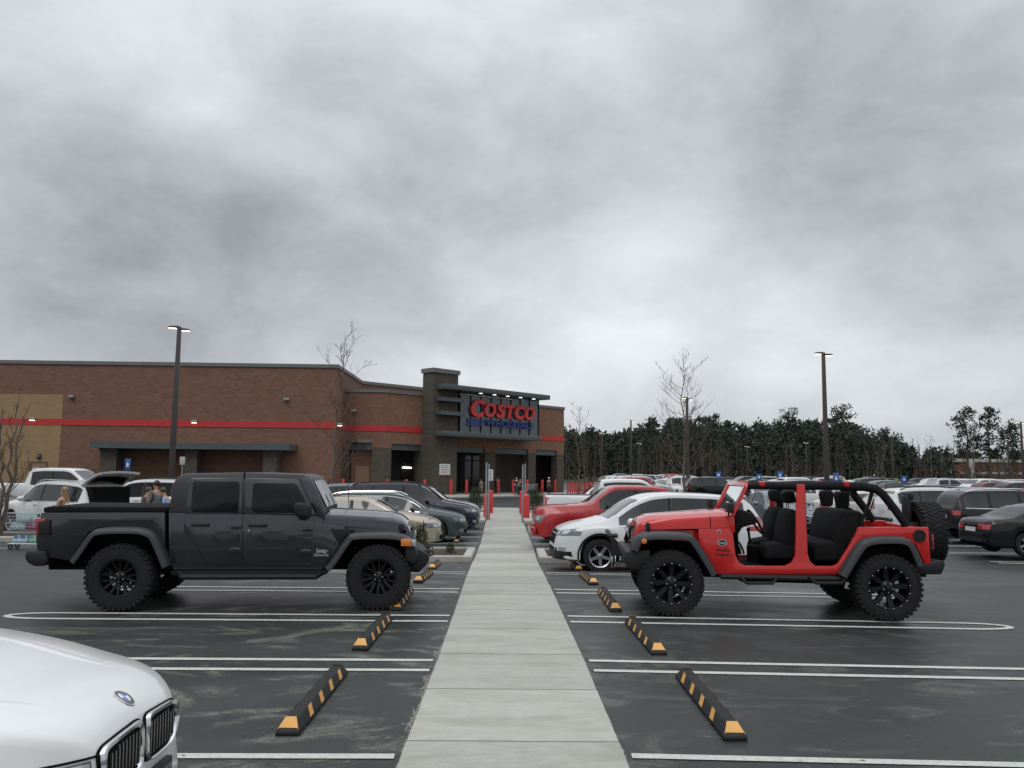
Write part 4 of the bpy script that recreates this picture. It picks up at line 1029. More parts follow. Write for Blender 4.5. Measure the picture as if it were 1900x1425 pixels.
# row left of the walk, noses to the walk
put('sedan', 'sedan', GOLD, 'champagne gold sedan nosed up to the walk behind the grey pickup', 'car', 823, 24.2, FACE_R)
put('wagon', 'station_wagon', SLATE, 'dark green grey wagon with bright roof rails beside the gold sedan', 'car', 868, 26.9, FACE_R, trim='full', grillemat=CHROME)
put('suv', 'sport_utility', NAVY, 'navy blue utility vehicle with black bumper beyond the green grey wagon', 'suv', 889, 29.8, FACE_R)
put('suv', 'sport_utility', SILVER, 'silver utility vehicle half hidden behind the navy one, near the left bollards', 'suv', 892, 33.4, FACE_R, rot=2, s=(1, 1, .93))
put('crossover', 'crossover', STEELB, 'grey crossover behind the navy utility vehicle with only roof and tail showing', 'suv', 790, 34.0, FACE_R)
# row right of the walk
put('crossover', 'crossover', WHITE, 'white crossover with black wheel arches nosed up to the walk behind the red jeep', 'suv', 1024, 18.80, FACE_L, trim='full', clad=True, rot=3.2, pitch=0)
put('pickup', 'pickup_truck', RAMRED, 'red crew cab pickup behind the white crossover', 'pickup truck', 990, 24.5, FACE_L, rot=1.5, grillemat=RAMRED, s=(1, 1, .96))
put('sedan', 'sedan', WHITE, 'white sedan between the red pickup and the white pickup, only hood and windscreen showing', 'car', 1000, 27.4, FACE_L)
wp = put('pickup', 'pickup_truck', WHITE, 'white crew cab pickup with its tail to the walk behind the red pickup', 'pickup truck', 1190, 31.2, FACE_R)
wp.location.x = X(1010, 31.2)+2.91; wp.scale = (1, 1, 1.04)
put('suv', 'sport_utility', SILVER, 'silver utility vehicle whose windscreen shows over the bed of the white pickup', 'suv', 1030, 39.0, FACE_L)
# left, beyond the grey pickup
sv = make_car('suv', 'sport_utility', WHITE, 'white utility vehicle with its tailgate raised behind the bed of the grey pickup', 'suv', (0, 0, 0), FACE_L, skip=('rear_window',), trim='part')
sv.location = (-14.4, 28.0, gz(-14, 28)); sv.rotation_euler[2] = R(149); sv.scale = (1.0, 1, .98)
# raised tailgate and open cargo bay
tg = MB(); rows = []
for i in range(9):
    t = i/8; x = -2.02-.86*t; z = 1.74+.62*t-.22*t*t
    rows.append([(x, y*(.74-.04*t), z-.05*(y*y)) for y in (-1, -.8, -.4, 0, .4, .8, 1)])
tg.grid(rows); rows2 = [[(p[0]+.02, p[1]*.97, p[2]-.07) for p in r] for r in rows]; tg.grid(rows2)
tg.grid([rows[-1], rows2[-1]]); tg.grid([[r[0] for r in rows], [r[0] for r in rows2]]); tg.grid([[r[-1] for r in rows], [r[-1] for r in rows2]])
tgo = tg.build('tailgate', WHITE, sv, smooth=40)
m = MB(); m.grid([[(p[0]+.01, p[1]*.8, p[2]-.085) for p in r] for r in rows[1:6]]); m.build('rear_window', GLASS, tgo)
m = MB(); m.box(-2.47, -1.9, -.66, .66, .86, 1.62); m.build('cargo_opening', UNDER, sv, smooth=0)
wp2 = make_car('pickup', 'pickup_truck', WHITE, 'white pickup whose cab rises behind the white utility vehicle, facing right', 'pickup truck', (0, 0, 0), FACE_R, s=(1, 1, 1.06)); wp2.location = (X(125, 35)-.2, 35, gz(-18, 35)+.12)
put('suv', 'sport_utility', WHITE, 'white utility vehicle just right of the raised tailgate, its tail light showing', 'suv', 160, 32.2, FACE_L, glass=TINT)
put('suv', 'sport_utility', MAROON, 'maroon utility vehicle behind the shoppers with its tailgate up', 'suv', 236, 33.6, FACE_L)
put('suv', 'sport_utility', CHAR, 'dark utility vehicle at the left edge of the lot beside the bare tree', 'suv', 58, 31, FACE_R)
put('sedan', 'sedan', SILVER, 'grey car low behind the dark utility vehicle at the left edge', 'car', 105, 38, FACE_R)
# right, beyond the red jeep: tails to the aisle
put('sedan', 'sedan', BLACKP, 'black sedan with red tail lights at the right edge, tail to the aisle', 'car', 0, 24.2, FACE_R).location.x = 13.75+2.43
ex = put('suv', 'sport_utility', CHAR, 'charcoal utility vehicle behind the spare tyre of the red jeep', 'suv', 0, 29.4, FACE_R, trim='part'); ex.location.x = 15.75+2.42
put('suv', 'sport_utility', WHITE, 'white utility vehicle showing its tail between roll bar and spare tyre of the jeep', 'suv', 0, 33.2, FACE_R).location.x = 15.3+2.42
put('crossover', 'crossover', CREAM, 'cream hatchback seen through the rear of the red jeep', 'car', 0, 36.4, FACE_R, s=(1, 1, .92)).location.x = 16.1+2.3
put('sedan', 'sedan', OFFW, 'white sedan with a boxy boot seen through the rear door of the red jeep', 'car', 0, 39.2, FACE_R).location.x = 15.0+2.43
cm = make_car('sedan', 'sedan', STEELB, 'blue grey car driving up the aisle, seen past the windscreen frame of the red jeep', 'car', (11.2, 33.5, gz(11, 33)), FACE_CAM, s=(1, 1, 1.1))
rt = make_car('pickup', 'pickup_truck', WHITE, 'white pickup seen from behind under the roll bar of the red jeep', 'pickup truck', (X(1497, 53), 55.5, gz(19, 53)), FACE_AWAY)
sv2 = make_car('suv', 'sport_utility', SILVER, 'pale silver utility vehicle in the aisle, framed by the roll hoop of the jeep', 'suv', (13.0, 41.0, gz(13, 40)), FACE_CAM)
# far rows: one light mesh per kind, copied with its own paint
FAR = {}
PAL = [('white', WHITE, 26), ('silver', SILVER, 20), ('black', BLACKP, 15), ('charcoal', CHAR, 14), ('steel blue', STEELB, 8), ('red', RAMRED, 6), ('cream', CREAM, 4), ('maroon', MAROON, 3), ('tan', TAN, 4), ('dark blue', BLUEP, 4)]
CATN = {'sedan': ('sedan', 'car'), 'wagon': ('station_wagon', 'car'), 'suv': ('sport_utility', 'suv'), 'crossover': ('crossover', 'suv'), 'pickup': ('pickup_truck', 'pickup truck')}
WORD = {'sedan': 'sedan', 'wagon': 'estate car', 'suv': 'boxy utility vehicle', 'crossover': 'crossover', 'pickup': 'pickup truck'}
rnd = random.Random(21)
def far_car(x, y, rz):
    kind = rnd.choices(['sedan', 'suv', 'crossover', 'pickup', 'wagon'], [30, 26, 22, 14, 8])[0]
    cn, col, _ = rnd.choices(PAL, [p[2] for p in PAL])[0]
    fw = 'pointing left' if rz == FACE_L else 'pointing right'
    band = 'nearer' if y < 62 else 'farther'
    lab = '%s %s %s in the %s parking rows below the woods' % (cn, WORD[kind], fw, band)
    if kind not in FAR:
        o = make_car(kind, CATN[kind][0], col, lab, CATN[kind][1], (0, 0, 0), 0, simple=True); FAR[kind] = o
    else:
        o = FAR[kind].copy(); COL.objects.link(o)
    o.material_slots[0].link = 'OBJECT'; o.material_slots[0].material = col
    s = rnd.uniform(.95, 1.04)
    o.scale = (s, 1, rnd.uniform(.96, 1.04)); o.location = (x, y, gz(x, y)); o.rotation_euler = (0, 0, rz+R(rnd.uniform(-2, 2)))
    tag(o, lab, CATN[kind][1], 'cars parked in far rows: '+lab)
def busy(x, y):
    if x < 21 and y < 45.5: return True
    if 13 < x < 23 and 50 < y < 63: return True
    return False
nfar = 0
for x, rz in ((17.0, FACE_R), (22.6, FACE_L), (36.0, FACE_R), (41.6, FACE_L), (55, FACE_R), (60.6, FACE_L), (74, FACE_R), (79.6, FACE_L), (94, FACE_R), (99.6, FACE_L)):
    y = 26.0+(x > 60)*8
    while y < 122:
        y += 2.75
        u = 927+1537*x/y
        if busy(x, y) or u > 2050 or u < 1040: continue
        if rnd.random() < (.16 if y < 80 else .30): continue
        far_car(x+rnd.uniform(-.3, .3), y, rz if rnd.random() < .8 else (FACE_L if rz == FACE_R else FACE_R)); nfar += 1
# a few in the bays beyond the planter right of the walk
for x, y, rz in ((8.5, 58, FACE_L), (9.5, 63, FACE_L), (12, 69, FACE_R), (12.5, 76, FACE_R), (13.5, 84, FACE_L), (16, 92, FACE_L), (15, 100, FACE_R)):
    far_car(x, y, rz); nfar += 1
for x, y, rz in ((-15.5, 42.5, FACE_L), (-22, 45.5, FACE_L), (-24, 28.5, FACE_R)): 
    pass
print('far cars', nfar)
# ------------------------------------------------------------------ the two lifted off-roaders, built in real coordinates
class Frame:
    """local frame of a parked vehicle: x forward, y to its left; its near tyre faces lie on the plane y = near"""
    def __init__(s, front_px, rear_px, near):
        a, b = G(*front_px), G(*rear_px); a.z = b.z = 0
        s.ex = (a-b).normalized(); s.ey = Vector((-s.ex.y, s.ex.x, 0)); s.o = a-s.ey*near; s.rz = math.atan2(s.ex.y, s.ex.x); s.wb = (a-b).length
    def q(s, px, py, y):
        d = CAM_M.to_3x3() @ Vector(((px-950)/FPX, -(py-712.5)/FPX, -1)); c = Vector((0, 0, CAM_H))
        t = (y-(c-s.o).dot(s.ey))/d.dot(s.ey); w = c+d*t-s.o
        return (w.dot(s.ex), w.z)
    def poly(s, pts, y): return [s.q(px, py, y) for px, py in pts]
def mud_wheel(R_, rr, w, style, rimmat):
    t = MB(); h = w/2; b = R_-.012
    t.lathe([(rr*.97, -h*.75), (rr*1.04, -h*.97), (lerp(rr, b, .3), -h*1.0), (lerp(rr, b, .62), -h*1.0), (b*.965, -h*.92), (b, -h*.75), (b, h*.75), (b*.965, h*.92), (lerp(rr, b, .62), h*1.0), (lerp(rr, b, .3), h*1.0), (rr*1.04, h*.97), (rr*.97, h*.75)], 60, 'y')
    N = 38
    def lug(a0, a1, y0, y1, r0, r1, skew=0.0, tp=.0):
        vs = []
        for r, sh in ((r0, 0), (r1, tp)):
            for y in (y0, y1):
                k = skew*(y-y0)
                for a in (a0+sh+k, a1-sh+k): vs.append((r*math.cos(a), y, r*math.sin(a)))
        t.add(vs, [(0, 1, 3, 2), (4, 6, 7, 5), (0, 4, 5, 1), (2, 3, 7, 6), (0, 2, 6, 4), (1, 5, 7, 3)])
    st = 2*math.pi/N
    for i in range(N):
        a = i*st
        for sg in (1, -1):
            o = 0 if sg > 0 else st*.5
            l = .60 if i % 2 else .72
            lug(a+o, a+o+st*l, sg*h*.52, sg*h*.97, b-.03, R_, .0, .01)
            lug(a+o+st*.06, a+o+st*(l-.06), sg*h*.95, sg*h*1.02, b*.915, b*.985+.004, 0, .005)
            lug(a+o+st*.3, a+o+st*.85, sg*h*.08, sg*h*.44, b-.03, R_, sg*.9, .012)
    r = MB(); d = h*.86
    r.lathe([(rr*1.05, d+.012), (rr*1.03, d+.022), (rr*.94, d+.016), (rr*.91, d-.03), (rr*.86, d-.12), (rr*.84, -h*.8)], 40, 'y')
    n, dish = (7, .055) if style == 'star' else (8, .05)
    for k in range(n):
        a = 2*math.pi*k/n+.22; c, s_ = math.cos(a), math.sin(a)
        def q(rad, tan, y): return (rad*c-tan*s_, y, rad*s_+tan*c)
        if style == 'star':
            for off in (-.14, .14):
                wi, wo = rr*.075, rr*.06
                vs = [q(rr*.2, off*rr*.6-wi, d-dish), q(rr*.2, off*rr*.6+wi, d-dish), q(rr*.93, off*rr*1.55+wo, d-.012), q(rr*.93, off*rr*1.55-wo, d-.012)]
                vs += [(p[0], p[1]-.05, p[2]) for p in vs]
                r.add(vs, [(0, 1, 2, 3), (0, 3, 7, 4), (1, 5, 6, 2), (4, 7, 6, 5), (2, 6, 7, 3), (0, 4, 5, 1)])
        else:
            wi, wo = rr*.10, rr*.125
            vs = [q(rr*.2, -wi, d-dish), q(rr*.2, wi, d-dish), q(rr*.93, wo, d-.02), q(rr*.93, -wo, d-.02)]
            vs += [(p[0], p[1]-.06, p[2]) for p in vs]
            r.add(vs, [(0, 1, 2, 3), (0, 3, 7, 4), (1, 5, 6, 2), (4, 7, 6, 5), (2, 6, 7, 3), (0, 4, 5, 1)])
    r.lathe([(rr*.33, d-.09), (rr*.33, d-.045), (rr*.26, d-.03), (rr*.15, d-.028), (rr*.14, d+.005), (rr*.10, d+.012), (.001, d+.012)], 20, 'y')
    bolts = MB(); nb = 16
    for k in range(nb if style != 'star' else 0):
        a = 2*math.pi*(k+.5)/nb; bolts.ball((rr*.975*math.cos(a), d+.022, rr*.975*math.sin(a)), .0105, n=6, m=4)
    for k in range(5):
        a = 2*math.pi*k/5; bolts.ball((rr*.22*math.cos(a), d-.026, rr*.22*math.sin(a)), .012, n=6, m=4)
    dk = MB(); dk.lathe([(rr*.50, -h*.1), (rr*.50, -h*.2), (.001, -h*.2)], 20, 'y'); dk.lathe([(rr*.5, -h*.1), (.001, -h*.1)], 20, 'y')
    T = t.build('wheel', RUBBER, smooth=30); r.build('rim', rimmat, T, smooth=35); bolts.build('rim_bolts', STEEL, T); dk.build('brake_disc', UNDER, T)
    return T
RIMK = pm('rim_black', (0.005, 0.005, 0.006), .45, metal=.0, coat=.12, spec=.25, var=.1)
FLARE = pm('flare_plastic', (0.030, 0.032, 0.035), .45, var=.12, scale=6, bump=.06, bscale=400, spec=.4)
HARDTOP = pm('hardtop_black', (0.018, 0.019, 0.022), .45, var=.1, scale=6, bump=.1, bscale=350)
CLOTH = pm('seat_cloth', (0.010, 0.010, 0.011), .9, var=.3, scale=14, bump=.2, bscale=80, spec=.15)
PADDING = pm('bar_padding', (0.011, 0.011, 0.012), .85, var=.2, scale=12, bump=.15, bscale=120, spec=.2)
def flare(fr, pts, yo, yi, lip=.10, side=1, sub=5):
    """wheel arch flare along an outline traced on the plane y = yo*side; returns a mesh for that side"""
    P_ = fr.poly(pts, yo*side)
    # smooth the outline
    out = []
    for i in range(len(P_)-1):
        p0, p1, p2, p3 = P_[max(i-1, 0)], P_[i], P_[i+1], P_[min(i+2, len(P_)-1)]
        for k in range(sub):
            t = k/sub; f = lambda a, b, c, d: .5*((2*b)+(-a+c)*t+(2*a-5*b+4*c-d)*t*t+(-a+3*b-3*c+d)*t**3)
            out.append((f(p0[0], p1[0], p2[0], p3[0]), f(p0[1], p1[1], p2[1], p3[1])))
    out.append(P_[-1])
    cx = sum(p[0] for p in (P_[0], P_[-1]))/2; cz = min(P_[0][1], P_[-1][1])-.05
    rows = []
    for i, p in enumerate(out):
        a, b = out[max(i-1, 0)], out[min(i+1, len(out)-1)]; tx, tz = b[0]-a[0], b[1]-a[1]; l = math.hypot(tx, tz); nx, nz = -tz/l, tx/l
        if nx*(cx-p[0])+nz*(cz-p[1]) < 0: nx, nz = -nx, -nz
        e = lambda d, y: (p[0]+nx*d, side*y, p[1]+nz*d)
        rows.append([e(-.01, yi), e(-.004, yi+.03), e(0, yo-.10), e(.012, yo-.03), e(.035, yo), e(lip, yo+.003), e(lip+.006, yo-.02), e(.05, yo-.06), e(.05, yi)])
    m = MB(); m.grid(rows)
    for r in (rows[0], rows[-1]): m.add(r, [tuple(range(len(r)))])
    return m
def both(m): return m.mirror_y()
def pairb(m, *a, **k):                  # the same part on both sides, two objects
    o = m.build(*a, **k); m.xf(lambda p: Vector((p.x, -p.y, p.z))).build(*a, **k); return o

# ================================================================= dark grey crew cab pickup
GREY = paint('paint_granite', (0.024, 0.027, 0.033), .40, .26, 1.0, .4)
f1 = Frame((700, 1133), (215, 1136), -.935)
gl = empty('offroad_pickup', f1.o, f1.rz, 'dark grey lifted crew cab pickup with black wheels left of the walk', 'pickup truck')
YB = .80
def tum(p): return Vector((p.x, p.y-math.copysign(max(0, p.z-1.27)*.14, p.y), p.z))
def plate(fr, pts, y0, y1, name, mat, root, bevel=.006, fn=None, mirror=True, y=None, smooth=35):
    m = MB(); s = -1 if fr is f1 else 1
    m.prism(fr.poly(pts, s*(y if y is not None else max(y0, y1))), s*y0, s*y1)
    if fn: m.xf(fn)
    o = m.build(name, mat, root, bevel=bevel, smooth=smooth)
    if mirror: m.xf(lambda p: Vector((p.x, -p.y, p.z))).build(name, mat, root, bevel=bevel, smooth=smooth)
    return o
WR = .44
src = mud_wheel(WR, .245, .32, 'star', RIMK)
for i, (xw, sg) in enumerate(((0, -1), (-f1.wb, -1), (0, 1), (-f1.wb, 1))):
    o = src if i == 0 else copy_tree(src); o.parent = gl; o.location = (xw, sg*.775, WR); o.rotation_euler = (0, R((37, 12, 64, 90)[i]), 0 if sg > 0 else math.pi)
plate(f1, [(76, 951), (306, 951), (306, 1030), (286, 990), (262, 978), (186, 978), (164, 988), (132, 1040), (70, 1032), (66, 1000)], .10, YB, 'bed', GREY, gl, .012)
plate(f1, [(313, 951), (597, 957), (600, 974), (640, 977), (640, 999), (606, 1053), (595, 1057), (322, 1057), (313, 1040)], .12, YB-.012, 'cab', GREY, gl, .01)
plate(f1, [(341, 953), (449, 954), (448, 1042), (444, 1047), (393, 1047), (384, 1042), (341, 985)], YB-.012, YB+.008, 'door', GREY, gl, .007)
plate(f1, [(454, 954), (583, 957), (581, 1042), (577, 1048), (470, 1048), (459, 1042), (453, 1030)], YB-.012, YB+.008, 'door', GREY, gl, .007)
upper = [(314, 951), (321, 897), (328, 885), (345, 878), (470, 876.5), (560, 880), (577, 886), (604, 944), (597, 957)]
m = MB(); m.prism(f1.poly(upper, -.74), -.795, .795); m.xf(tum); m.build('hard_top', HARDTOP, gl, bevel=.02)
m = MB(); m.prism([(a, z+.0) for a, z in f1.poly([(452, 888), (454, 888), (454, 876), (452, 876)], -.74)], -.735, .735); m.build('roof_seam', GAP, gl, smooth=0)
for pts in ([(343, 954), (349, 892), (354, 887), (448, 887), (449, 954)], [(454, 954), (454, 887), (552, 889), (586, 955)]):
    plate(f1, pts, .785, .812, 'window_frame', GREY, gl, .006, tum)
plate(f1, [(554, 888), (575, 886), (605, 946), (601, 962), (588, 958)], .78, .808, 'windscreen_pillar', GREY, gl, .006, tum)
for pts in ([(355, 944), (357, 897), (362, 892), (440, 893), (444, 898), (444, 946), (439, 951), (360, 950)], [(467, 946), (469, 899), (474, 895), (545, 897), (551, 901), (573, 940), (571, 949), (565, 952), (473, 951)]):
    for side in (-1, 1):
        m = MB(); m.prism([(x, z) for x, z in f1.poly(pts, -.78)], side*.806, side*.817); m.xf(tum); m.build('window', TINT, gl, bevel=.004)
# windscreen, its header and wipers
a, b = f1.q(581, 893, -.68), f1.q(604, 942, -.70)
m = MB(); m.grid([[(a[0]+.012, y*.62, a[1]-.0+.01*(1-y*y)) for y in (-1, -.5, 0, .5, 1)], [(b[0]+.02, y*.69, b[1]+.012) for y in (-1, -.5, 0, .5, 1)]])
m.build('windscreen', clear_glass('screen_sky_sheen', (.55, .62, .60), .05, 1.45, .82), gl, smooth=60)  # pale diffuse colour stands in for bright sky sheen on the glass
for y0 in (-.62, -.05):
    m = MB(); m.tube([(b[0]+.05, y0, b[1]+.0), (b[0]+.02, y0+.25, b[1]+.05), (b[0]-.06, y0+.42, b[1]+.17)], .008, 5); m.build('wiper', BLACKPL, gl)
m = MB(); m.tube([(-.55, .62, 1.25), (-.60, .66, 1.95)], .006, 5); m.build('aerial', BLACKPL, gl)
# hood, cowl, grille
s0, s1 = f1.q(601, 974, -.74), f1.q(744, 983, -.64); h0, h1, h2 = f1.q(597, 951, -.70), f1.q(728, 958, -.60), f1.q(757, 972, -.56)
rows = []
for x, zs, zt, w in ((h0[0], s0[1], h0[1], .745), (lerp(h0[0], h1[0], .35), lerp(s0[1], s1[1], .35), lerp(h0[1], h1[1], .3), .715), (lerp(h0[0], h1[0], .75), lerp(s0[1], s1[1], .75), lerp(h0[1], h1[1], .7), .68), (h1[0], s1[1], h1[1]-.004, .655), (lerp(h1[0], h2[0], .6), s1[1]-.002, lerp(h1[1], h2[1], .42), .64), (h2[0], s1[1]-.01, h2[1]-.01, .625)):
    half = [(w, zs), (w-.005, lerp(zs, zt, .6)), (w-.03, zt-.022), (w-.09, zt), (w*.62, zt+.012), (w*.5, zt+.030), (0, zt+.034)]
    rows.append([(x, -y, z) for y, z in half]+[(x, y, z) for y, z in reversed(half[:-1])])
m = MB(); m.grid(rows); m.add(rows[-1], [tuple(range(len(rows[-1])))]); m.build('hood', GREY, gl, smooth=40)
m = MB(); gx_ = h2[0]-.03
m.prism([(h0[0]+.02, s0[1]-.02), (gx_, s1[1]-.02), (gx_, .72), (h0[0]+.02, .72)], -.60, .60)
m.build('engine_bay', UNDER, gl, smooth=0)
plate(f1, [(636, 976), (741, 984), (741, 1003), (660, 1000), (640, 1002)], .58, .66, 'fender', GREY, gl, .006, y=.70)
m = MB(); m.box(gx_-.005, gx_+.012, -.30, -.12, 0, 0)
gr = MB(); zt, zb_ = h2[1]-.012, s1[1]-.36
gr.prism([(gx_, zt), (gx_+.035, zt-.03), (gx_+.105, zt-.17), (gx_+.10, zb_+.05), (gx_+.06, zb_), (gx_, zb_)], -.63, .63); gro = gr.build('grille', GREY, gl, bevel=.015)
m = MB()
for k in range(7): m.prism([(gx_+.07, zt-.07), (gx_+.1075, zt-.17), (gx_+.106, zb_+.09), (gx_+.09, zb_+.07)], -.30+k*.092-.016+.0, -.30+k*.092+.032)
m.build('grille_slots', GAP, gro, smooth=0)
for sg in (-1, 1):
    m = MB(); m.lathe([(.105, 0), (.105, .03), (.092, .034)], 24, 'x', (gx_+.085, sg*.455, zt-.19)); m.build('headlight_ring', BLACKPL, gl)
    m = MB(); m.lathe([(.095, .026), (.07, .040), (.001, .048)], 24, 'x', (gx_+.085, sg*.455, zt-.19)); m.build('headlight', LAMPGL, gl)
for sg in (-1, 1):
    x0, z0 = f1.q(745, 980, -.66); m = MB(); m.box(x0-.035, x0+.035, sg*.645-.02, sg*.645+.02, z0-.055, z0+.06); m.build('hood_latch', BLACKPL, gl, bevel=.012)
# flares
FRp = [(602, 1052), (613, 1040), (640, 1000), (655, 990), (700, 988), (735, 990), (757, 997), (769, 1010)]
REp = [(126, 1040), (140, 1021), (164, 988), (184, 980), (225, 978), (262, 980), (285, 991), (299, 1018), (312, 1050)]
for pts, n_ in ((FRp, 'f'), (REp, 'r')):
    for sd in (-1, 1):
        m = flare(f1, pts, .935, .60 if n_ == 'f' else .74, .085, -1); 
        if sd > 0: m.xf(lambda p: Vector((p.x, -p.y, p.z)))
        m.build('wheel_flare', FLARE, gl, smooth=50)
for sg in (-1, 1):
    x0, z0 = f1.q(744, 1001, -.94); x1, z1 = f1.q(770, 1011, -.94)
    m = MB(); m.box(x0, x1-.05, sg*.944-.012, sg*.944+.012, z1-.02, z0+.01); m.build('marker_light', AMBER, gl, bevel=.01)
    m = MB(); m.box(x1-.05, x1+.01, sg*.92-.03, sg*.92+.012, z1-.02, z0-.0); m.build('running_light', LAMPGL, gl, bevel=.012)
# fender vent behind the front wheel
plate(f1, [(612, 981), (655, 983), (640, 996), (628, 1008)], YB-.01, YB+.004, 'fender_vent', BLACKPL, gl, .003)
# rockers, steps, chassis
plate(f1, [(316, 1058), (606, 1057), (606, 1066), (318, 1068)], .5, .77, 'rocker', BLACKPL, gl, .01)
m = MB(); z = f1.q(450, 1070, -.84)[1]; xa, xb = f1.q(322, 1070, -.84)[0], f1.q(600, 1070, -.84)[0]
m.tube([(xa+.0, -.70, z+.06), (xa+.10, -.84, z), (xb-.10, -.84, z), (xb, -.70, z+.06)], .042, 8); pairb(m, 'side_step', BLACKPL, gl)
m = MB(); m.box(-4.45, .25, -.50, .50, .50, .74); m.box(-f1.wb-.52, -f1.wb+.50, -.72, .72, .86, 1.03); m.box(-.50, .36, -.56, .56, .74, 1.0)
m.tube([(0, -.7, WR), (0, .7, WR)], .055, 10); m.tube([(-f1.wb, -.7, WR), (-f1.wb, .7, WR)], .06, 10); m.ball((-f1.wb, 0, WR), .15); m.ball((0, .2, WR), .14)
m.tube([(-1.3, -.3, .46), (-2.6, -.42, .44), (-4.2, -.5, .55)], .04, 8); m.box(-2.6, -1.0, -.45, .45, .44, .52)
m.build('chassis', UNDER, gl, smooth=40)
# front bumper with winch mount and stinger
bp = f1.poly([(760, 1016), (780, 1016), (800, 1026), (806, 1032), (803, 1044), (786, 1062), (768, 1060), (758, 1040)], -.55)
m = MB(); m.prism(bp, -.60, .60); m.xf(lambda p: Vector((p.x-.22*max(0, abs(p.y)-.30), p.y, p.z))); m.build('front_bumper', BLACKPL, gl, bevel=.02)
x0, z0 = f1.q(770, 1030, -.90)
m = MB(); m.prism(f1.poly([(752, 1014), (770, 1014), (776, 1030), (768, 1046), (752, 1040)], -.85), .58, .90); pairb(m, 'bumper_wing', BLACKPL, gl, bevel=.02)
for sg in (-1, 1):
    x0, z0 = f1.q(800, 1030, -.42)
    m = MB(); m.tube([(x0+.0+.035*math.cos(t*.6), sg*.36, z0+.02+.035*math.sin(t*.6)) for t in range(11)], .010, 6); m.build('shackle', BLACKPL, gl)
    m = MB(); m.box(x0-.16, x0-.02, sg*.36-.02, sg*.36+.02, z0-.03, z0+.07); m.build('recovery_point', BLACKPL, gl, bevel=.01)
# rear: bumper, hitch, tail lamps, tonneau
bp = f1.poly([(49, 1026), (56, 1020), (86, 1022), (92, 1040), (86, 1050), (66, 1050), (54, 1044), (49, 1036)], -.80)
m = MB(); m.prism(bp, -.86, .86); m.build('rear_bumper', BLACKPL, gl, bevel=.03)
m = MB(); m.prism(f1.poly([(92, 1043), (120, 1043), (118, 1056), (92, 1052)], -.3), -.35, .35); m.build('tow_hitch', UNDER, gl, bevel=.01)
plate(f1, [(64, 962), (84, 962), (86, 992), (67, 993)], .62, .825, 'tail_light', REDL, gl, .012)
plate(f1, [(70, 968), (92, 964), (92, 993), (71, 993)], .66, .828, 'tail_light_housing', BLACKPL, gl, .008)
m = MB(); a, b = f1.q(80, 951, -.79), f1.q(310, 951, -.79); zt = f1.q(200, 940.5, -.76)[1]
m.prism([(a[0]-.0, a[1]), (a[0]-.01, zt-.02), (a[0]+.06, zt), (b[0]-.03, zt), (b[0]-.01, zt-.02), (b[0]-.01, b[1])], -.775, .775); m.build('tonneau_cover', CLOTH, gl, bevel=.015)
# handles, hinges, lock, mirrors
for (px, py) in ((372, 974), (478, 975)):
    x0, z0 = f1.q(px, py, -YB)
    for sg in (-1, 1):
        m = MB(); m.box(x0-.12, x0+.12, min(sg*.808, sg*.845), max(sg*.808, sg*.845), z0-.022, z0+.024); m.build('door_handle', BLACKPL, gl, bevel=.014)
for (px, py) in ((438, 977), (436, 1020), (571, 982), (567, 1023)):
    x0, z0 = f1.q(px, py, -YB)
    for sg in (-1, 1):
        m = MB(); m.prism([(x0-.07, z0-.03), (x0+.0, z0-.035), (x0+.075, z0-.028), (x0+.075, z0+.028), (x0, z0+.04), (x0-.07, z0+.02)], sg*.808, sg*.838); m.build('door_hinge', GREY, gl, bevel=.008)
x0, z0 = f1.q(461.5, 985, -.81); m = MB(); m.lathe([(.017, 0), (.014, -.012), (.001, -.013)], 12, 'y', (x0, -.808, z0)); m.build('door_lock', CHROME, gl)
for sg in (-1, 1):
    mp = f1.poly([(545, 940), (549, 932), (572, 934), (577, 940), (577, 955), (571, 961), (558, 957), (547, 950)], -.97)
    m = MB(); m.prism(mp, sg*.86, sg*1.06); m.box(mp[0][0]+.05, mp[0][0]+.14, min(sg*.79, sg*.88), max(sg*.79, sg*.88), mp[5][1]-.03, mp[5][1]+.05); m.build('mirror', BLACKPL, gl, bevel=.028)
# lettering behind the front door
LETS = pm('badge_silver', (.50, .51, .53), .3, metal=.6, var=.05)
x0, z0 = f1.q(597, 1022, -YB); m = text_mb('Jeep', .088, .006, offset=.0015); m.xf(lambda p: Vector((p.x*1.0+x0, p.y-YB+.006, p.z+z0))); m.build('maker_badge', LETS, gl, smooth=0)
x0, z0 = f1.q(596, 1030.5, -YB); m = text_mb('GLADIATOR', .038, .005, offset=.001); m.xf(lambda p: Vector((p.x*.95+x0, p.y-YB+.006, p.z+z0))); m.build('model_badge', LETS, gl, smooth=0)

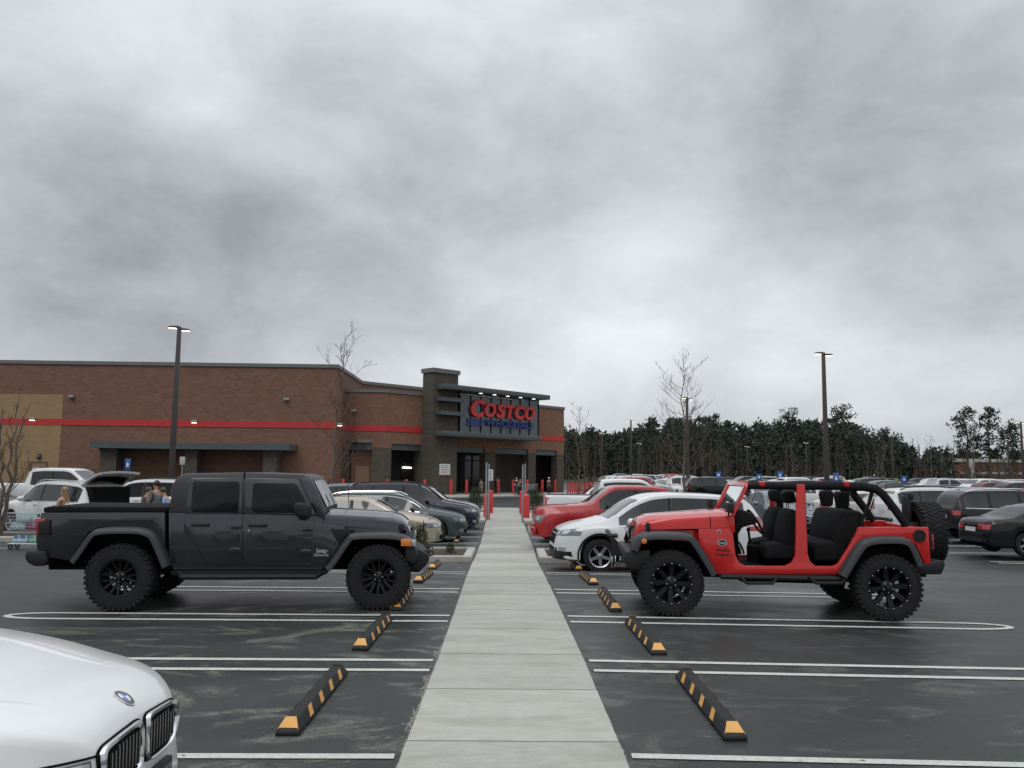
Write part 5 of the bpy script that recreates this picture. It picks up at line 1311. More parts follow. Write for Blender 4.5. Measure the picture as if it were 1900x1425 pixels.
# ================================================================= red open four-door
JRED = paint('paint_flame_red', (0.47, 0.014, 0.013), 0.0, .30, .8, .2)
f2 = Frame((1247, 1145), (1653, 1155), .93)
jp = empty('open_top_jeep', f2.o, f2.rz, 'red doorless open top jeep with black roll bars right of the walk', 'jeep')
def jplate(pts, y0, y1, name, mat, **k): return plate(f2, pts, y0, y1, name, mat, jp, **k)
WR2 = .435
src = mud_wheel(WR2, .27, .32, 'spoke', RIMK)
for i, (xw, sg) in enumerate(((0, 1), (-f2.wb, 1), (0, -1), (-f2.wb, -1))):
    o = src if i == 0 else copy_tree(src); o.parent = jp; o.location = (xw, sg*.77, WR2); o.rotation_euler = (0, R((10, 20, 50, 75)[i]), 0 if sg > 0 else math.pi)
side = [(1296, 982), (1359, 980), (1365, 1030), (1372, 1044), (1384, 1050), (1457, 1050), (1469, 1044), (1476, 1030), (1479, 899), (1494, 899), (1499, 1028), (1504, 1042), (1514, 1050.5), (1547, 1050.5), (1556, 1045), (1575, 1015), (1589, 990), (1593, 978), (1723, 978), (1728, 1047), (1716, 1047),
        (1699, 1010), (1680, 999), (1620, 999), (1602, 1007), (1584, 1026), (1562, 1066), (1332, 1066), (1297, 1008)]
jplate(side, .735, .80, 'body_side', JRED, bevel=.012)
jplate([(1189, 984), (1300, 983), (1300, 1008), (1189, 998)], .56, .66, 'fender', JRED, bevel=.008, y=.68)
# windscreen frame
tb, tt = f2.q(1355, 958, .70), f2.q(1384, 893.5, .66)
def wf(u, v):   # u across (-1..1), v up the frame
    x, z = lerp(tb[0], tt[0], v), lerp(tb[1], tt[1], v); return Vector((x, u*lerp(.735, .665, v), z))
nrm = Vector((tt[1]-tb[1], 0, tb[0]-tt[0])).normalized()
def bar(m, quad, th=.05):
    vs = [p+nrm*0 for p in quad]+[p-nrm*th for p in quad]; m.add(vs, [(0, 1, 2, 3), (7, 6, 5, 4), (0, 4, 5, 1), (1, 5, 6, 2), (2, 6, 7, 3), (3, 7, 4, 0)])
m = MB()
bar(m, [wf(-1, 0), wf(1, 0), wf(1, .10), wf(-1, .10)]); bar(m, [wf(-1, .875), wf(1, .875), wf(.98, 1), wf(-.98, 1)])
for sg in (-1, 1): bar(m, [wf(sg, .10), wf(sg*.86, .10), wf(sg*.86, .875), wf(sg, .875)])
m.build('windscreen_frame', JRED, jp, bevel=.012)
m = MB(); m.add([wf(-.86, .10)-nrm*.02, wf(.86, .10)-nrm*.02, wf(.86, .875)-nrm*.02, wf(-.86, .875)-nrm*.02], [(0, 1, 2, 3)]); m.build('windscreen', clear_glass('open_screen_glass', (.78, .86, .83), .82), jp, smooth=0)
for y0 in (-.45, .10):
    m = MB(); p0 = wf(y0/.735, .04)+nrm*.04; m.tube([p0, p0+Vector((-.03, .22, .05)), p0+Vector((-.10, .40, .19))], .008, 5); m.build('wiper', BLACKPL, jp)
jplate([(1352, 960), (1363, 960), (1364, 990), (1356, 984)], .70, .81, 'windscreen_hinge', JRED, bevel=.006)
# hood
s0, s1 = f2.q(1359, 980, .74), f2.q(1188, 984, .64); h0, h1, h2 = f2.q(1361, 952, .70), f2.q(1205, 962, .60), f2.q(1186, 968, .58)
rows = []
for x, zs, zt, w in ((h0[0], s0[1], h0[1], .745), (lerp(h0[0], h1[0], .30), lerp(s0[1], s1[1], .3), lerp(h0[1], h1[1], .28), .72), (lerp(h0[0], h1[0], .7), lerp(s0[1], s1[1], .7), lerp(h0[1], h1[1], .66), .675), (h1[0], s1[1], h1[1], .64), (h2[0], s1[1]-.005, h2[1]-.01, .615)):
    half = [(w, zs), (w-.004, lerp(zs, zt, .55)), (w-.025, zt-.03), (w-.10, zt), (w*.6, zt+.012), (w*.48, zt+.026), (0, zt+.030)]
    rows.append([(x, -y, z) for y, z in half]+[(x, y, z) for y, z in reversed(half[:-1])])
m = MB(); m.grid(rows); m.add(rows[-1], [tuple(range(len(rows[-1])))]); m.build('hood', JRED, jp, smooth=40)
xs_, zs_ = f2.q(1318, 970, .72); m = MB()
rr_ = [(xs_, y*1.0, z) for y, z in ((.722, s0[1]-.005), (.722, h0[1]-.09), (.70, h0[1]-.045))]; m.tube(rr_, .005, 5); pairb(m, 'hood_seam', GAP, jp)
xa, za = f2.q(1190, 984, .66); xb, zb2 = f2.q(1358, 980, .75)
m = MB(); m.tube([(xa, .652, za), (xb, .752, zb2)], .006, 5); pairb(m, 'hood_gap', GAP, jp)
for px in (1250, 1270, 1300, 1322):
    x0, z0 = f2.q(px, 957, .45); m = MB(); m.lathe([(.02, 0), (.02, .012), (.012, .02), (.001, .02)], 8, 'z', (x0, .42, z0-.02)); m.build('hood_bumper', BLACKPL, jp)
for sg in (1, -1):
    x0, z0 = f2.q(1202, 978, .66); m = MB(); m.box(x0-.03, x0+.03, sg*.655-.02, sg*.655+.02, z0-.06, z0+.06); m.build('hood_latch', BLACKPL, jp, bevel=.012)
# grille
gx_ = h2[0]-.02; zt = h2[1]-.012; zb_ = f2.q(1170, 1018, .5)[1]
gr = MB(); gr.prism([(gx_, zt), (gx_+.03, zt-.02), (gx_+.10, zt-.16), (gx_+.11, zb_+.06), (gx_+.07, zb_), (gx_, zb_)], -.625, .625); gro = gr.build('grille', JRED, jp, bevel=.015)
m = MB()
for k in range(7): m.prism([(gx_+.066, zt-.08), (gx_+.1035, zt-.16), (gx_+.1125, zb_+.10), (gx_+.09, zb_+.07)], -.30+k*.092-.016, -.30+k*.092+.032)
m.build('grille_slots', GAP, gro, smooth=0)
for sg in (-1, 1):
    m = MB(); m.lathe([(.105, 0), (.105, .03), (.092, .034)], 24, 'x', (gx_+.075, sg*.455, zt-.19)); m.build('headlight_ring', BLACKPL, jp)
    m = MB(); m.lathe([(.095, .026), (.07, .040), (.001, .048)], 24, 'x', (gx_+.075, sg*.455, zt-.19)); m.build('headlight', LAMPGL, jp)
FRp = [(1171, 1020), (1176, 1006), (1188, 992), (1215, 988), (1250, 988), (1277, 990), (1292, 999), (1312, 1028), (1333, 1064)]
REp = [(1559, 1066), (1570, 1048), (1586, 1022), (1601, 1004), (1620, 997), (1650, 995), (1680, 997), (1699, 1009), (1717, 1048)]
for pts, n_ in ((FRp, 'f'), (REp, 'r')):
    for sd in (1, -1):
        m = flare(f2, pts, .94, .60 if n_ == 'f' else .74, .095, 1)
        if sd < 0: m.xf(lambda p: Vector((p.x, -p.y, p.z)))
        m.build('wheel_flare', FLARE, jp, smooth=50)
x0, z0 = f2.q(1195.5, 1004.5, .95)
for sg in (1, -1):
    m = MB(); m.lathe([(.036, 0), (.034, sg*.015), (.02, sg*.022), (.001, sg*.024)], 18, 'y', (x0, sg*.942, z0)); m.build('marker_light', AMBER, jp)
# tub: floor, bulkhead, tailgate, inner arches, chassis
zf = f2.q(1450, 1052, .78)[1]; xr_ = f2.q(1725, 990, .78)[0]; zq = f2.q(1660, 978, .78)[1]
xA = f2.q(1362, 1000, .78)[0]; xC = f2.q(1592, 990, .78)[0]
m = MB(); m.box(xr_+.05, xA+.05, -.735, .735, zf-.10, zf-.03); m.build('floor', UNDER, jp, smooth=0)
m = MB(); m.box(xA-.02, xA+.04, -.735, .735, zf-.05, 1.30); m.build('bulkhead', UNDER, jp, smooth=0)
m = MB(); m.box(xr_, xr_+.05, -.73, .73, zf-.06, zq-.01); m.build('tailgate', JRED, jp, bevel=.015)
m = MB(); m.box(xr_+.05, xC+.10, .50, .733, zf-.03, zq-.16); pairb(m, 'inner_arch', UNDER, jp, bevel=.02)
m = MB(); m.box(-3.2, .40, -.48, .48, .48, .66); m.box(-.52, .40, -.56, .56, .64, 1.02); m.box(-f2.wb-.50, -f2.wb+.45, -.72, .72, .95, 1.02); m.box(xA-.1, .42, -.55, .55, .6, s1[1]-.03)
m.tube([(0, -.7, WR2), (0, .7, WR2)], .055, 10); m.tube([(-f2.wb, -.7, WR2), (-f2.wb, .7, WR2)], .06, 10); m.ball((-f2.wb, 0, WR2), .15); m.ball((0, -.2, WR2), .14)
m.tube([(.05, .45, .55), (.08, .46, .98)], .03, 8); m.tube([(.05, -.45, .55), (.08, -.46, .98)], .03, 8); m.box(-2.3, -1.0, -.45, .45, .42, .5)
m.build('chassis', UNDER, jp, smooth=40)
# dashboard, wheel, console, seats
dp = f2.poly([(1362, 950), (1380, 946), (1394, 954), (1401, 964), (1398, 974), (1388, 973), (1376, 977), (1362, 1000)], .60)
m = MB(); m.prism(dp, -.70, .70); m.build('dashboard', CLOTH, jp, bevel=.03)
x0, z0 = f2.q(1401, 968, .36)
m = MB(); ring = [(x0+.10*math.sin(t/16*6.283)*.9, .36+.185*math.cos(t/16*6.283), z0+.16*math.sin(t/16*6.283)) for t in range(17)]; m.tube(ring, .016, 6)
m.tube([(x0+.0, .36, z0), (x0+.20, .36, z0-.06)], .03, 6); m.tube([ring[0], (x0, .36, z0), ring[8]], .014, 6); m.build('steering_wheel', CLOTH, jp)
xs1 = f2.q(1445, 1000, .38)[0]
m = MB(); m.box(xs1-.25, xs1+.35, -.12, .12, zf-.05, zf+.22); m.build('console', CLOTH, jp, bevel=.03)
m = MB(); m.tube([(xs1+.32, .02, zf+.25), (xs1+.34, .02, zf+.42)], .018, 6); m.ball((xs1+.34, .02, zf+.44), .03); m.build('gear_lever', CLOTH, jp)
def seat(yc, back, base, head, w, hw, name, headn=1):
    m = MB(); m.prism(f2.poly(back, .38), yc-w, yc+w); o = m.build(name, CLOTH, jp, bevel=.05, seg=3)
    m = MB(); m.prism(f2.poly(base, .38), yc-w, yc+w); m.build('seat_base', CLOTH, o, bevel=.05, seg=3)
    hp = f2.poly(head, .38); cx = sum(p[0] for p in hp)/len(hp); cz = sum(p[1] for p in hp)/len(hp)
    for k in range(headn):
        yy = yc+(0 if headn == 1 else (-.36+.72*k)); m = MB(); m.prism(hp, yy-hw, yy+hw); m.build('headrest', CLOTH, o, bevel=.035, seg=3)
        m = MB()
        for dy in (-.05, .05): m.tube([(cx, yy+dy, cz-.2), (cx, yy+dy, cz)], .008, 5)
        m.build('headrest_post', STEEL, o)
for yc in (.37, -.37):
    seat(yc, [(1441, 1012), (1443, 985), (1449, 955), (1456, 943), (1470, 944), (1474, 955), (1474, 1012)], [(1412, 1020), (1415, 1009), (1440, 1005), (1474, 1005), (1474, 1036), (1412, 1036)], [(1450, 916), (1453, 911), (1466, 910), (1471, 914), (1474, 932), (1460, 934), (1453, 931)], .25, .13, 'front_seat')
seat(0, [(1536, 1012), (1538, 985), (1546, 955), (1553, 946), (1584, 946), (1592, 952), (1600, 1012)], [(1500, 1016), (1503, 1004), (1536, 1002), (1596, 1004), (1596, 1040), (1503, 1040)], [(1551, 918), (1554, 912), (1568, 912), (1573, 917), (1572, 940), (1566, 944), (1556, 943)], .60, .13, 'rear_seat', 2)
# padded roll bars
def rz2(px, py, y): x, z = f2.q(px, py, y); return (x, y, z)
YR = .63
def mk(pts, r): return [(x, y, z) for x, y, z in pts], r
m = MB()
for sg in (1, -1):
    top = [rz2(*p, YR) for p in ((1388, 902), (1440, 901.5), (1488, 902), (1540, 901), (1600, 903), (1624, 907), (1638, 917), (1660, 945), (1682, 976))]
    m.tube([(x, sg*y, z) for x, y, z in top], [.042, .05, .055, .058, .06, .06, .058, .056, .052], 12)
    hoop = [rz2(*p, YR) for p in ((1487, 902), (1489, 940), (1490, 1000), (1490, 1040))]
    m.tube([(x, sg*y, z) for x, y, z in hoop], .05, 10)
    leg = [rz2(*p, YR) for p in ((1620, 906), (1612, 935), (1600, 965), (1596, 1000))]
    m.tube([(x, sg*y, z) for x, y, z in leg], [.03, .026, .022, .022], 8)
hx, hz = f2.q(1488, 902, YR); m.tube([(hx, -YR, hz), (hx, YR, hz)], .055, 10)
hx2, hz2 = f2.q(1618, 905, YR); m.tube([(hx2, -YR, hz2), (hx2, YR, hz2)], .055, 10); m.box(hx2-.02, hx2+.06, -.22, -.05, hz2-.13, hz2-.03)
hx3, hz3 = f2.q(1392, 903, YR); m.tube([(hx3, -YR, hz3), (hx3, YR, hz3)], .04, 10)
m.build('roll_bar', PADDING, jp, smooth=60)
for px in (1413, 1569):
    x0, z0 = f2.q(px, 900, YR); 
    for sg in (1, -1):
        m = MB(); m.box(x0-.035, x0+.035, sg*YR-.062, sg*YR+.062, z0-.02, z0+.05); m.build('bar_bracket', JRED, jp, bevel=.01)
m = MB()
for a_, b_ in (((1622, 925), (1608, 968)), ((1641, 922), (1674, 968))):
    m.tube([rz2(*a_, .60), rz2(*b_, .60)], .010, 5)
pairb(m, 'belt_strap', CLOTH, jp)
# rear: spare, carrier, lamps, bumper, fuel cap
sx = xr_-.27; sz = 1.10
sp = copy_tree(src); sp.parent = jp; sp.location = (sx, -.05, sz); sp.rotation_euler = (0, 0, R(90)); sp.name = 'spare_wheel'
m = MB(); m.box(xr_-.14, xr_+.0, -.20, .12, .95, 1.25); m.box(xr_-.06, xr_+.01, -.14, .06, 1.2, 1.62); m.box(xr_-.09, xr_-.03, -.16, .08, 1.56, 1.66); m.build('spare_carrier', BLACKPL, jp, bevel=.02)
for sg in (1, -1):
    m = MB(); m.box(xr_-.055, xr_+.0, sg*.70-.075, sg*.70+.075, .93, 1.13); m.build('tail_light', REDL, jp, bevel=.01)
    m = MB(); m.box(xr_-.03, xr_+.0, sg*.70-.09, sg*.70+.09, .91, 1.15); m.build('tail_light_guard', BLACKPL, jp, bevel=.008)
bp = f2.poly([(1692, 1046), (1712, 1046), (1752, 1040), (1755, 1048), (1748, 1066), (1700, 1067)], .80)
m = MB(); m.prism(bp, -.80, .80); m.build('rear_bumper', BLACKPL, jp, bevel=.02)
x0, z0 = f2.q(1706, 994, .80)
m = MB(); m.lathe([(.082, .0), (.080, .018), (.062, .020), (.058, .008), (.03, .010), (.001, .012)], 24, 'y', (x0, .80, z0)); m.build('fuel_cap', BLACKPL, jp)
# front bumper, shackles, jack
bp = f2.poly([(1150, 1020), (1196, 1017), (1196, 1040), (1184, 1056), (1156, 1052), (1146, 1034)], .60)
m = MB(); m.prism(bp, -.86, .86); m.xf(lambda p: Vector((p.x-.14*max(0, abs(p.y)-.45), p.y, p.z))); m.build('front_bumper', BLACKPL, jp, bevel=.025)
x0, z0 = f2.q(1148, 1040, .42); x1, z1 = f2.q(1133, 994, .42)
m = MB(); m.tube([(x0-.02, .42, z0+.06), (x1, .42, z1), (x1+.02, .40, z1+.01), (x1+.02, -.40, z1+.01), (x1, -.42, z1), (x0-.02, -.42, z0+.06)], .032, 8); m.tube([(x1-.10, .42, z1), (x1+.04, .42, z1)], .03, 8); m.build('bumper_hoop', BLACKPL, jp)
for sg in (1, .72):
    m = MB(); xq, zq_ = f2.q(1136 if sg == 1 else 1143, 1040, .42); m.tube([(xq+.0, .42*sg+.03*math.cos(t*.63), zq_+.05*math.sin(t*.63)) for t in range(11)], .011, 6); m.tube([(xq, .42*sg, zq_+.05), (xq, .42*sg, zq_-.10)], .012, 6); m.build('shackle', CHROME, jp)
# nerf steps
xa, z = f2.q(1338, 1070, .84); xb = f2.q(1566, 1070, .84)[0]
m = MB(); m.tube([(xa, .82, z), (xb, .82, z)], .036, 8)
for px in (1372, 1500):
    p = [f2.q(px+d, y, .88) for d, y in ((0, 1070), (14, 1082), (62, 1082), (72, 1070))]; m.tube([(x, .88, zz) for x, zz in p], .022, 8)
pairb(m, 'side_step', BLACKPL, jp)
jplate([(1334, 1066), (1562, 1066), (1562, 1071), (1336, 1071)], .5, .79, 'rocker', BLACKPL, bevel=.006)
m = MB(); x0, z0 = f2.q(1345, 941, .80); m.box(x0-.10, x0-.02, .74, .92, z0-.07, z0+.06); m.tube([(x0-.06, .72, z0-.12), (x0-.06, .80, z0-.03)], .015, 6); pairb(m, 'mirror', BLACKPL, jp, bevel=.02)
# badges
x0, z0 = f2.q(1334, 987, .80); m = MB(); m.lathe([(.030, .0), (.030, .006), (.022, .007)], 20, 'y', (x0, .80, z0)); bo = m.build('round_badge', LETS, jp); m = MB(); m.lathe([(.022, .005), (.001, .006)], 20, 'y', (x0, .80, z0)); m.box(x0-.012, x0+.012, .806, .809, z0-.003, z0+.003); m.build('badge_face', JRED, bo)
x0, z0 = f2.q(1340, 1007, .80); m = MB()
for (sc, d, mi) in ((1, .005, 0), (.80, .008, 1)):
    n = 24; m.add([(x0+.066*sc*math.cos(2*math.pi*k/n), .80+dd, z0+.045*sc*math.sin(2*math.pi*k/n)) for dd in (0, d) for k in range(n)], [tuple(range(n, 2*n))]+[(k, (k+1) % n, (k+1) % n+n, k+n) for k in range(n)], mi)
m.build('oval_badge', [LETS, BLACKPL], jp, smooth=0)
def flip(p): return Vector((-p.x, -p.y, p.z))
m = text_mb('Jeep', .05, .004, offset=.001); m.xf(flip); m.xf(lambda p: Vector((p.x+x0, p.y+.810, p.z+z0))); m.build('badge_word', LETS, jp, smooth=0)
DARKRED = pm('decal_dark', (.06, .006, .008), .6)
for txt, py, sz, w in (('WRANGLER', 1021, .040, .85), ('UNLIMITED', 1029.5, .034, 1.15)):
    x0, z0 = f2.q(1341, py, .80); m = text_mb(txt, sz, .003, offset=.0015); m.xf(flip); m.xf(lambda p: Vector((p.x*w+x0, p.y+.8022, p.z+z0))); m.build('model_badge', DARKRED, jp, smooth=0)
# ------------------------------------------------------------------ white sedan in the near left corner
bmw = empty('white_sedan', (0, 0, 0), 0, 'white sedan with twin chrome grilles whose nose fills the near left corner', 'car')
NW = paint('paint_pearl_white', (0.64, 0.645, 0.64), 0, .30, .7, .35)
BT = dict(top=[(-2.45, .60), (-2.44, .85), (-2.38, .98), (-2.2, 1.05), (-1.75, 1.10), (-1.45, 1.18), (-.9, 1.40), (-.3, 1.475), (.15, 1.465), (.5, 1.38), (1.02, 1.10), (1.25, 1.06), (1.65, 1.01), (2.0, .950), (2.2, .922), (2.30, .898), (2.375, .866), (2.43, .826), (2.46, .786), (2.472, .74), (2.475, .62)],
          belt=[(-2.45, .75), (-2.2, .96), (-1.6, 1.0), (.9, .95), (1.3, .93), (1.8, .86), (2.1, .80), (2.3, .72), (2.475, .55)],
          plan=[(-2.45, .62), (-2.36, .78), (-2.1, .88), (-1.5, .925), (0, .935), (1.3, .925), (1.75, .87), (2.05, .775), (2.25, .67), (2.37, .58), (2.44, .50), (2.475, .43)],
          bot=[(-2.45, .36), (-2.2, .25), (0, .18), (2.2, .18), (2.475, .22)])
lf = Loft(BT['top'], BT['belt'], BT['plan'], BT['bot'], [1.62, -1.36], .385, .335, .74, n=110, crown=.03)
sh = lf.shell(); sh.build('body', NW, bmw, smooth=50)
m = MB(); m.box(-2.2, 2.1, -.66, .66, .2, .8); m.box(1.2, 2.02, -.84, .84, .4, .70); m.box(-1.78, -.95, -.84, .84, .4, .70); m.build('underbody', UNDER, bmw, smooth=0)
for sg in (1, -1):
    for a, b in ((-1.25, -.88), (-.80, -.10), (-.02, .78)):
        w = MB(); lf.side(w, a, b, lambda x: lf.belt(x)+.02, lambda x: lf.top(x)-.09, both=False); w.xf(lambda p: Vector((p.x, p.y*sg, p.z))); w.build('window', GLASS, bmw)
m = MB(); lf.over(m, 1.0, .54, f=.93); m.build('windscreen', GLASS, bmw)
m = MB(); lf.over(m, -1.46, -.88, f=.9); m.build('rear_window', GLASS, bmw)
key = wheel_objs(('near', 5, 'a'), .335, .235, .235, 5, ALLOY)
for i, (xw, sg) in enumerate(((1.62, 1), (1.62, -1), (-1.36, 1), (-1.36, -1))):
    o = key if i == 0 else copy_tree(key); o.parent = bmw; o.location = (xw, sg*.80, .335); o.rotation_euler = (0, R(20*i), 0 if sg > 0 else math.pi)
def fpt(y, z, off=0.0):
    e = .004; x = lf.xfront(y, z); xy = (lf.xfront(y+e, z)-lf.xfront(y-e, z))/(2*e); xz = (lf.xfront(y, z+e)-lf.xfront(y, z-e))/(2*e)
    n = Vector((1, -max(-2, min(2, xy)), -max(-2, min(2, xz)))).normalized(); return Vector((x, y, z))+n*off
def kid(sg):
    # rounded outline of one grille opening (y measured from the centre line outwards)
    pts = [(.028, .42), (.06, .375), (.16, .365), (.27, .375), (.325, .42), (.362, .52), (.372, .60), (.360, .682), (.27, .708), (.14, .722), (.06, .724), (.032, .700), (.024, .60), (.024, .50)]
    pts = [(a, .612+(b-.365)*.535) for a, b in pts]
    out = []
    n = len(pts)
    for i in range(n):
        p0, p1, p2, p3 = pts[i-1], pts[i], pts[(i+1) % n], pts[(i+2) % n]
        for k in range(4):
            t = k/4; f = lambda a, b, c, d: .5*((2*b)+(-a+c)*t+(2*a-5*b+4*c-d)*t*t+(-a+3*b-3*c+d)*t**3)
            out.append((f(p0[0], p1[0], p2[0], p3[0]), f(p0[1], p1[1], p2[1], p3[1])))
    cy, cz = .195, .709
    def sc(p, k): return (cy+(p[0]-cy)*k, cz+(p[1]-cz)*k)
    def top_heavy(p, a, b):             # frame is broad along the top and outer edge, thin below
        t = max(0, min(1, (p[1]-.692)/.10)); return sc(p, lerp(a, b, t))
    ring = MB(); loops = []
    for k0, k1, off in ((1.03, 1.03, .001), (1.03, 1.03, .014), (.985, .97, .024), (.93, .84, .018), (.915, .825, .004)):
        loops.append([fpt(sg*top_heavy(p, k0, k1)[0], top_heavy(p, k0, k1)[1], off) for p in out])
    ring.grid([l+[l[0]] for l in loops]); o = ring.build('grille_frame', CHROME, bmw, smooth=50)
    g = MB(); rows = [[fpt(sg*top_heavy(p, k*.935, k*.86)[0], top_heavy(p, k*.935, k*.86)[1], .006) for p in out] for k in (1, .66, .33, .02)]
    g.grid([l+[l[0]] for l in rows]); g.build('grille_mesh', GAP, o, smooth=0)
    s = MB()
    for k in range(9):
        y = .055+k*.031; zl, zh = .637+.012*(k > 6), .772-(.016 if k > 6 else 0)
        c0 = [fpt(sg*y, lerp(zl, zh, i/7), .017) for i in range(8)]; c1 = [fpt(sg*(y+.011), lerp(zl, zh, i/7), .017) for i in range(8)]
        c2 = [fpt(sg*y, lerp(zl, zh, i/7), .006) for i in range(8)]; c3 = [fpt(sg*(y+.011), lerp(zl, zh, i/7), .006) for i in range(8)]
        s.grid([c2, c0, c1, c3])
    s.build('grille_slats', pm('slat_black', (.03, .03, .032), .3, coat=.5), o, smooth=30)
    ln = MB(); L1 = [fpt(sg*top_heavy(p, 1.055, 1.055)[0], top_heavy(p, 1.055, 1.055)[1], .003) for p in out]; ln.tube(L1+[L1[0]], .006, 5, cap=False); ln.build('grille_gap', GAP, o)
for sg in (1, -1): kid(sg)
# headlights: clear unit with dark interior and bright brow
for sg in (1, -1):
    m = MB(); lf.front(m, .41, .80, lambda y: .66-.02*(y-.41), lambda y: .762+.05*(y-.41), ny=24, nz=5, off=.006); m.xf(lambda p: Vector((p.x, p.y*sg, p.z))); o = m.build('headlight', pm('headlight_dark', (.05, .055, .06), .08, coat=1.0, var=.3, scale=10), bmw, smooth=50)
    m = MB(); lf.front(m, .42, .79, lambda y: .730+.05*(y-.41), lambda y: .758+.05*(y-.41), ny=20, nz=1, off=.012); m.xf(lambda p: Vector((p.x, p.y*sg, p.z))); m.build('headlight_brow', LAMPGL, o, smooth=50)
    for yc in (.50, .64):
        m = MB(); rows = []
        for r, off in ((.048, .009), (.040, .016), (.025, .012), (.001, .010)): rows.append([fpt(sg*(yc+r*math.cos(a*.393)), .695+r*.8*math.sin(a*.393), off) for a in range(17)])
        m.grid(rows); m.build('headlight_lens', LAMPGL, o, smooth=50)
    m = MB(); pts = [fpt(sg*y, .772+.05*(y-.41), .002) for y in [.385+.022*i for i in range(20)]]; m.tube(pts, .005, 5); m.build('hood_gap', GAP, bmw)
    m = MB(); pts = [fpt(sg*y, .65, .003) for y in [.40+.02*i for i in range(20)]]; m.tube(pts, .005, 5); m.build('lamp_gap', GAP, bmw)
    # crease along the hood
    m = MB(); pts = []
    for i in range(24):
        x = lerp(1.2, 2.30, i/23); y = lerp(.60, .30, i/23); pts.append((x, sg*y, lf.topz(x, y)+.001))
    rows = [[(p[0], p[1]-sg*.05, lf.topz(p[0], abs(p[1])-.05)-.002) for p in pts], [(p[0], p[1]-sg*.012, p[2]-.002+.006*math.sin(math.pi*i/23)) for i, p in enumerate(pts)], [(p[0], p[1]+sg*.012, p[2]-.002+.0055*math.sin(math.pi*i/23)) for i, p in enumerate(pts)], [(p[0], p[1]+sg*.05, lf.topz(p[0], abs(p[1])+.05)-.002) for p in pts]]
    m.grid(rows); m.build('hood_crease', NW, bmw, smooth=80)
m = MB(); lf.front(m, -.60, .60, .24, .355, ny=20, nz=3, off=.006); m.build('air_intake', GAP, bmw, smooth=0)
# dealer plate on its holder
c = fpt(0, .345, .0); px0 = 2.478
pl = MB(); pl.box(px0, px0+.03, -.275, .275, .395, .565); plo = pl.build('plate_holder', BLACKPL, bmw, bevel=.006)
m = MB(); m.box(px0+.0305, px0+.033, -.255, .255, .410, .550); m.build('dealer_plate', pm('plate_dark', (.035, .035, .038), .4, coat=.4), plo, smooth=0)
m = text_mb('UNITED BMW', .088, .004, offset=.001); xx = [p[0] for p in m.v]; kk = .47/(max(xx)-min(xx))
m.xf(lambda p: Vector((px0+.0345-p.y*.0, p.x*kk, .505+p.z))); m.build('plate_lettering', pm('plate_letters', (.42, .40, .38), .4, metal=.3), plo, smooth=0)
# roundel on the nose of the hood
EB = pm('emblem_blue', (.03, .12, .42), .3, coat=.6); EW = pm('emblem_white', (.7, .7, .7), .3, coat=.6)
ex_ = 2.388
def ep(r, a, h): x = ex_+r*math.sin(a); y = r*math.cos(a); return (x, y, lf.topz(x, y)+h)
m = MB(); n = 32
m.grid([[ep(r, 2*math.pi*k/n, h) for k in range(n+1)] for r, h in ((.043, .001), (.043, .005), (.041, .0065), (.039, .0062))], 1)
m.grid([[ep(r, 2*math.pi*k/n, h) for k in range(n+1)] for r, h in ((.039, .006), (.027, .006))], 0)
m.grid([[ep(r, 2*math.pi*k/n, h) for k in range(n+1)] for r, h in ((.027, .0062), (.025, .0064))], 1)
for qd in range(4):
    a0 = qd*math.pi/2; m.grid([[ep(r, a0+math.pi/2*k/8, .006) for k in range(9)] for r in (.025, .012, .0005)], 2 if qd % 2 else 3)
m.build('hood_emblem', [pm('emblem_black', (.012, .012, .014), .25, coat=.8), CHROME, EB, EW], bmw, smooth=0)
bmw.location = (-1.525-2.475, 3.75, 0); bmw.rotation_euler = (0, 0, R(0))
# ------------------------------------------------------------------ trees, woods, shrubs
BARK = pm('bark_grey', (0.115, 0.092, 0.072), .9, var=.35, scale=9)
TWIG = pm('twig_brown', (0.095, 0.074, 0.060), .9, var=.3, scale=9)
PBARK = pm('pine_bark', (0.075, 0.058, 0.046), .95, var=.35, scale=4)
def leaf_mat(name, c0, c1, scale=.25):
    m = bpy.data.materials.new(name); m.use_nodes = True; nt = m.node_tree; N = nt.nodes; L = nt.links; b = N['Principled BSDF']
    geo = N.new('ShaderNodeNewGeometry'); cr = N.new('ShaderNodeMix'); cr.data_type = 'RGBA'
    nz = N.new('ShaderNodeTexNoise'); nz.inputs['Scale'].default_value = scale; nz.inputs['Detail'].default_value = 6; nz.inputs['Roughness'].default_value = .75
    L.new(geo.outputs['Position'], nz.inputs['Vector']); r = N.new('ShaderNodeMapRange'); r.inputs['From Min'].default_value = .3; r.inputs['From Max'].default_value = .7
    L.new(nz.outputs['Fac'], r.inputs['Value']); L.new(r.outputs[0], cr.inputs['Factor']); cr.inputs['A'].default_value = c0+(1,); cr.inputs['B'].default_value = c1+(1,)
    L.new(cr.outputs['Result'], b.inputs['Base Color']); b.inputs['Roughness'].default_value = .8; b.inputs['Specular IOR Level'].default_value = .15
    return m
PINE = leaf_mat('pine_needles', (0.030, 0.041, 0.033), (0.066, 0.079, 0.060))
BRUSH = leaf_mat('winter_brush', (0.036, 0.034, 0.026), (0.068, 0.060, 0.046), .12)
SHRUB = leaf_mat('shrub_leaf', (0.022, 0.035, 0.016), (0.055, 0.070, 0.030), 3)
def raw(name, v, f, mats, mi=None, parent=None):
    me = bpy.data.meshes.new(name); me.from_pydata(v, [], f)
    for m in (mats if isinstance(mats, (list, tuple)) else [mats]): me.materials.append(m)
    if mi: me.polygons.foreach_set('material_index', mi)
    o = bpy.data.objects.new(name, me); COL.objects.link(o)
    if parent: o.parent = parent
    return o
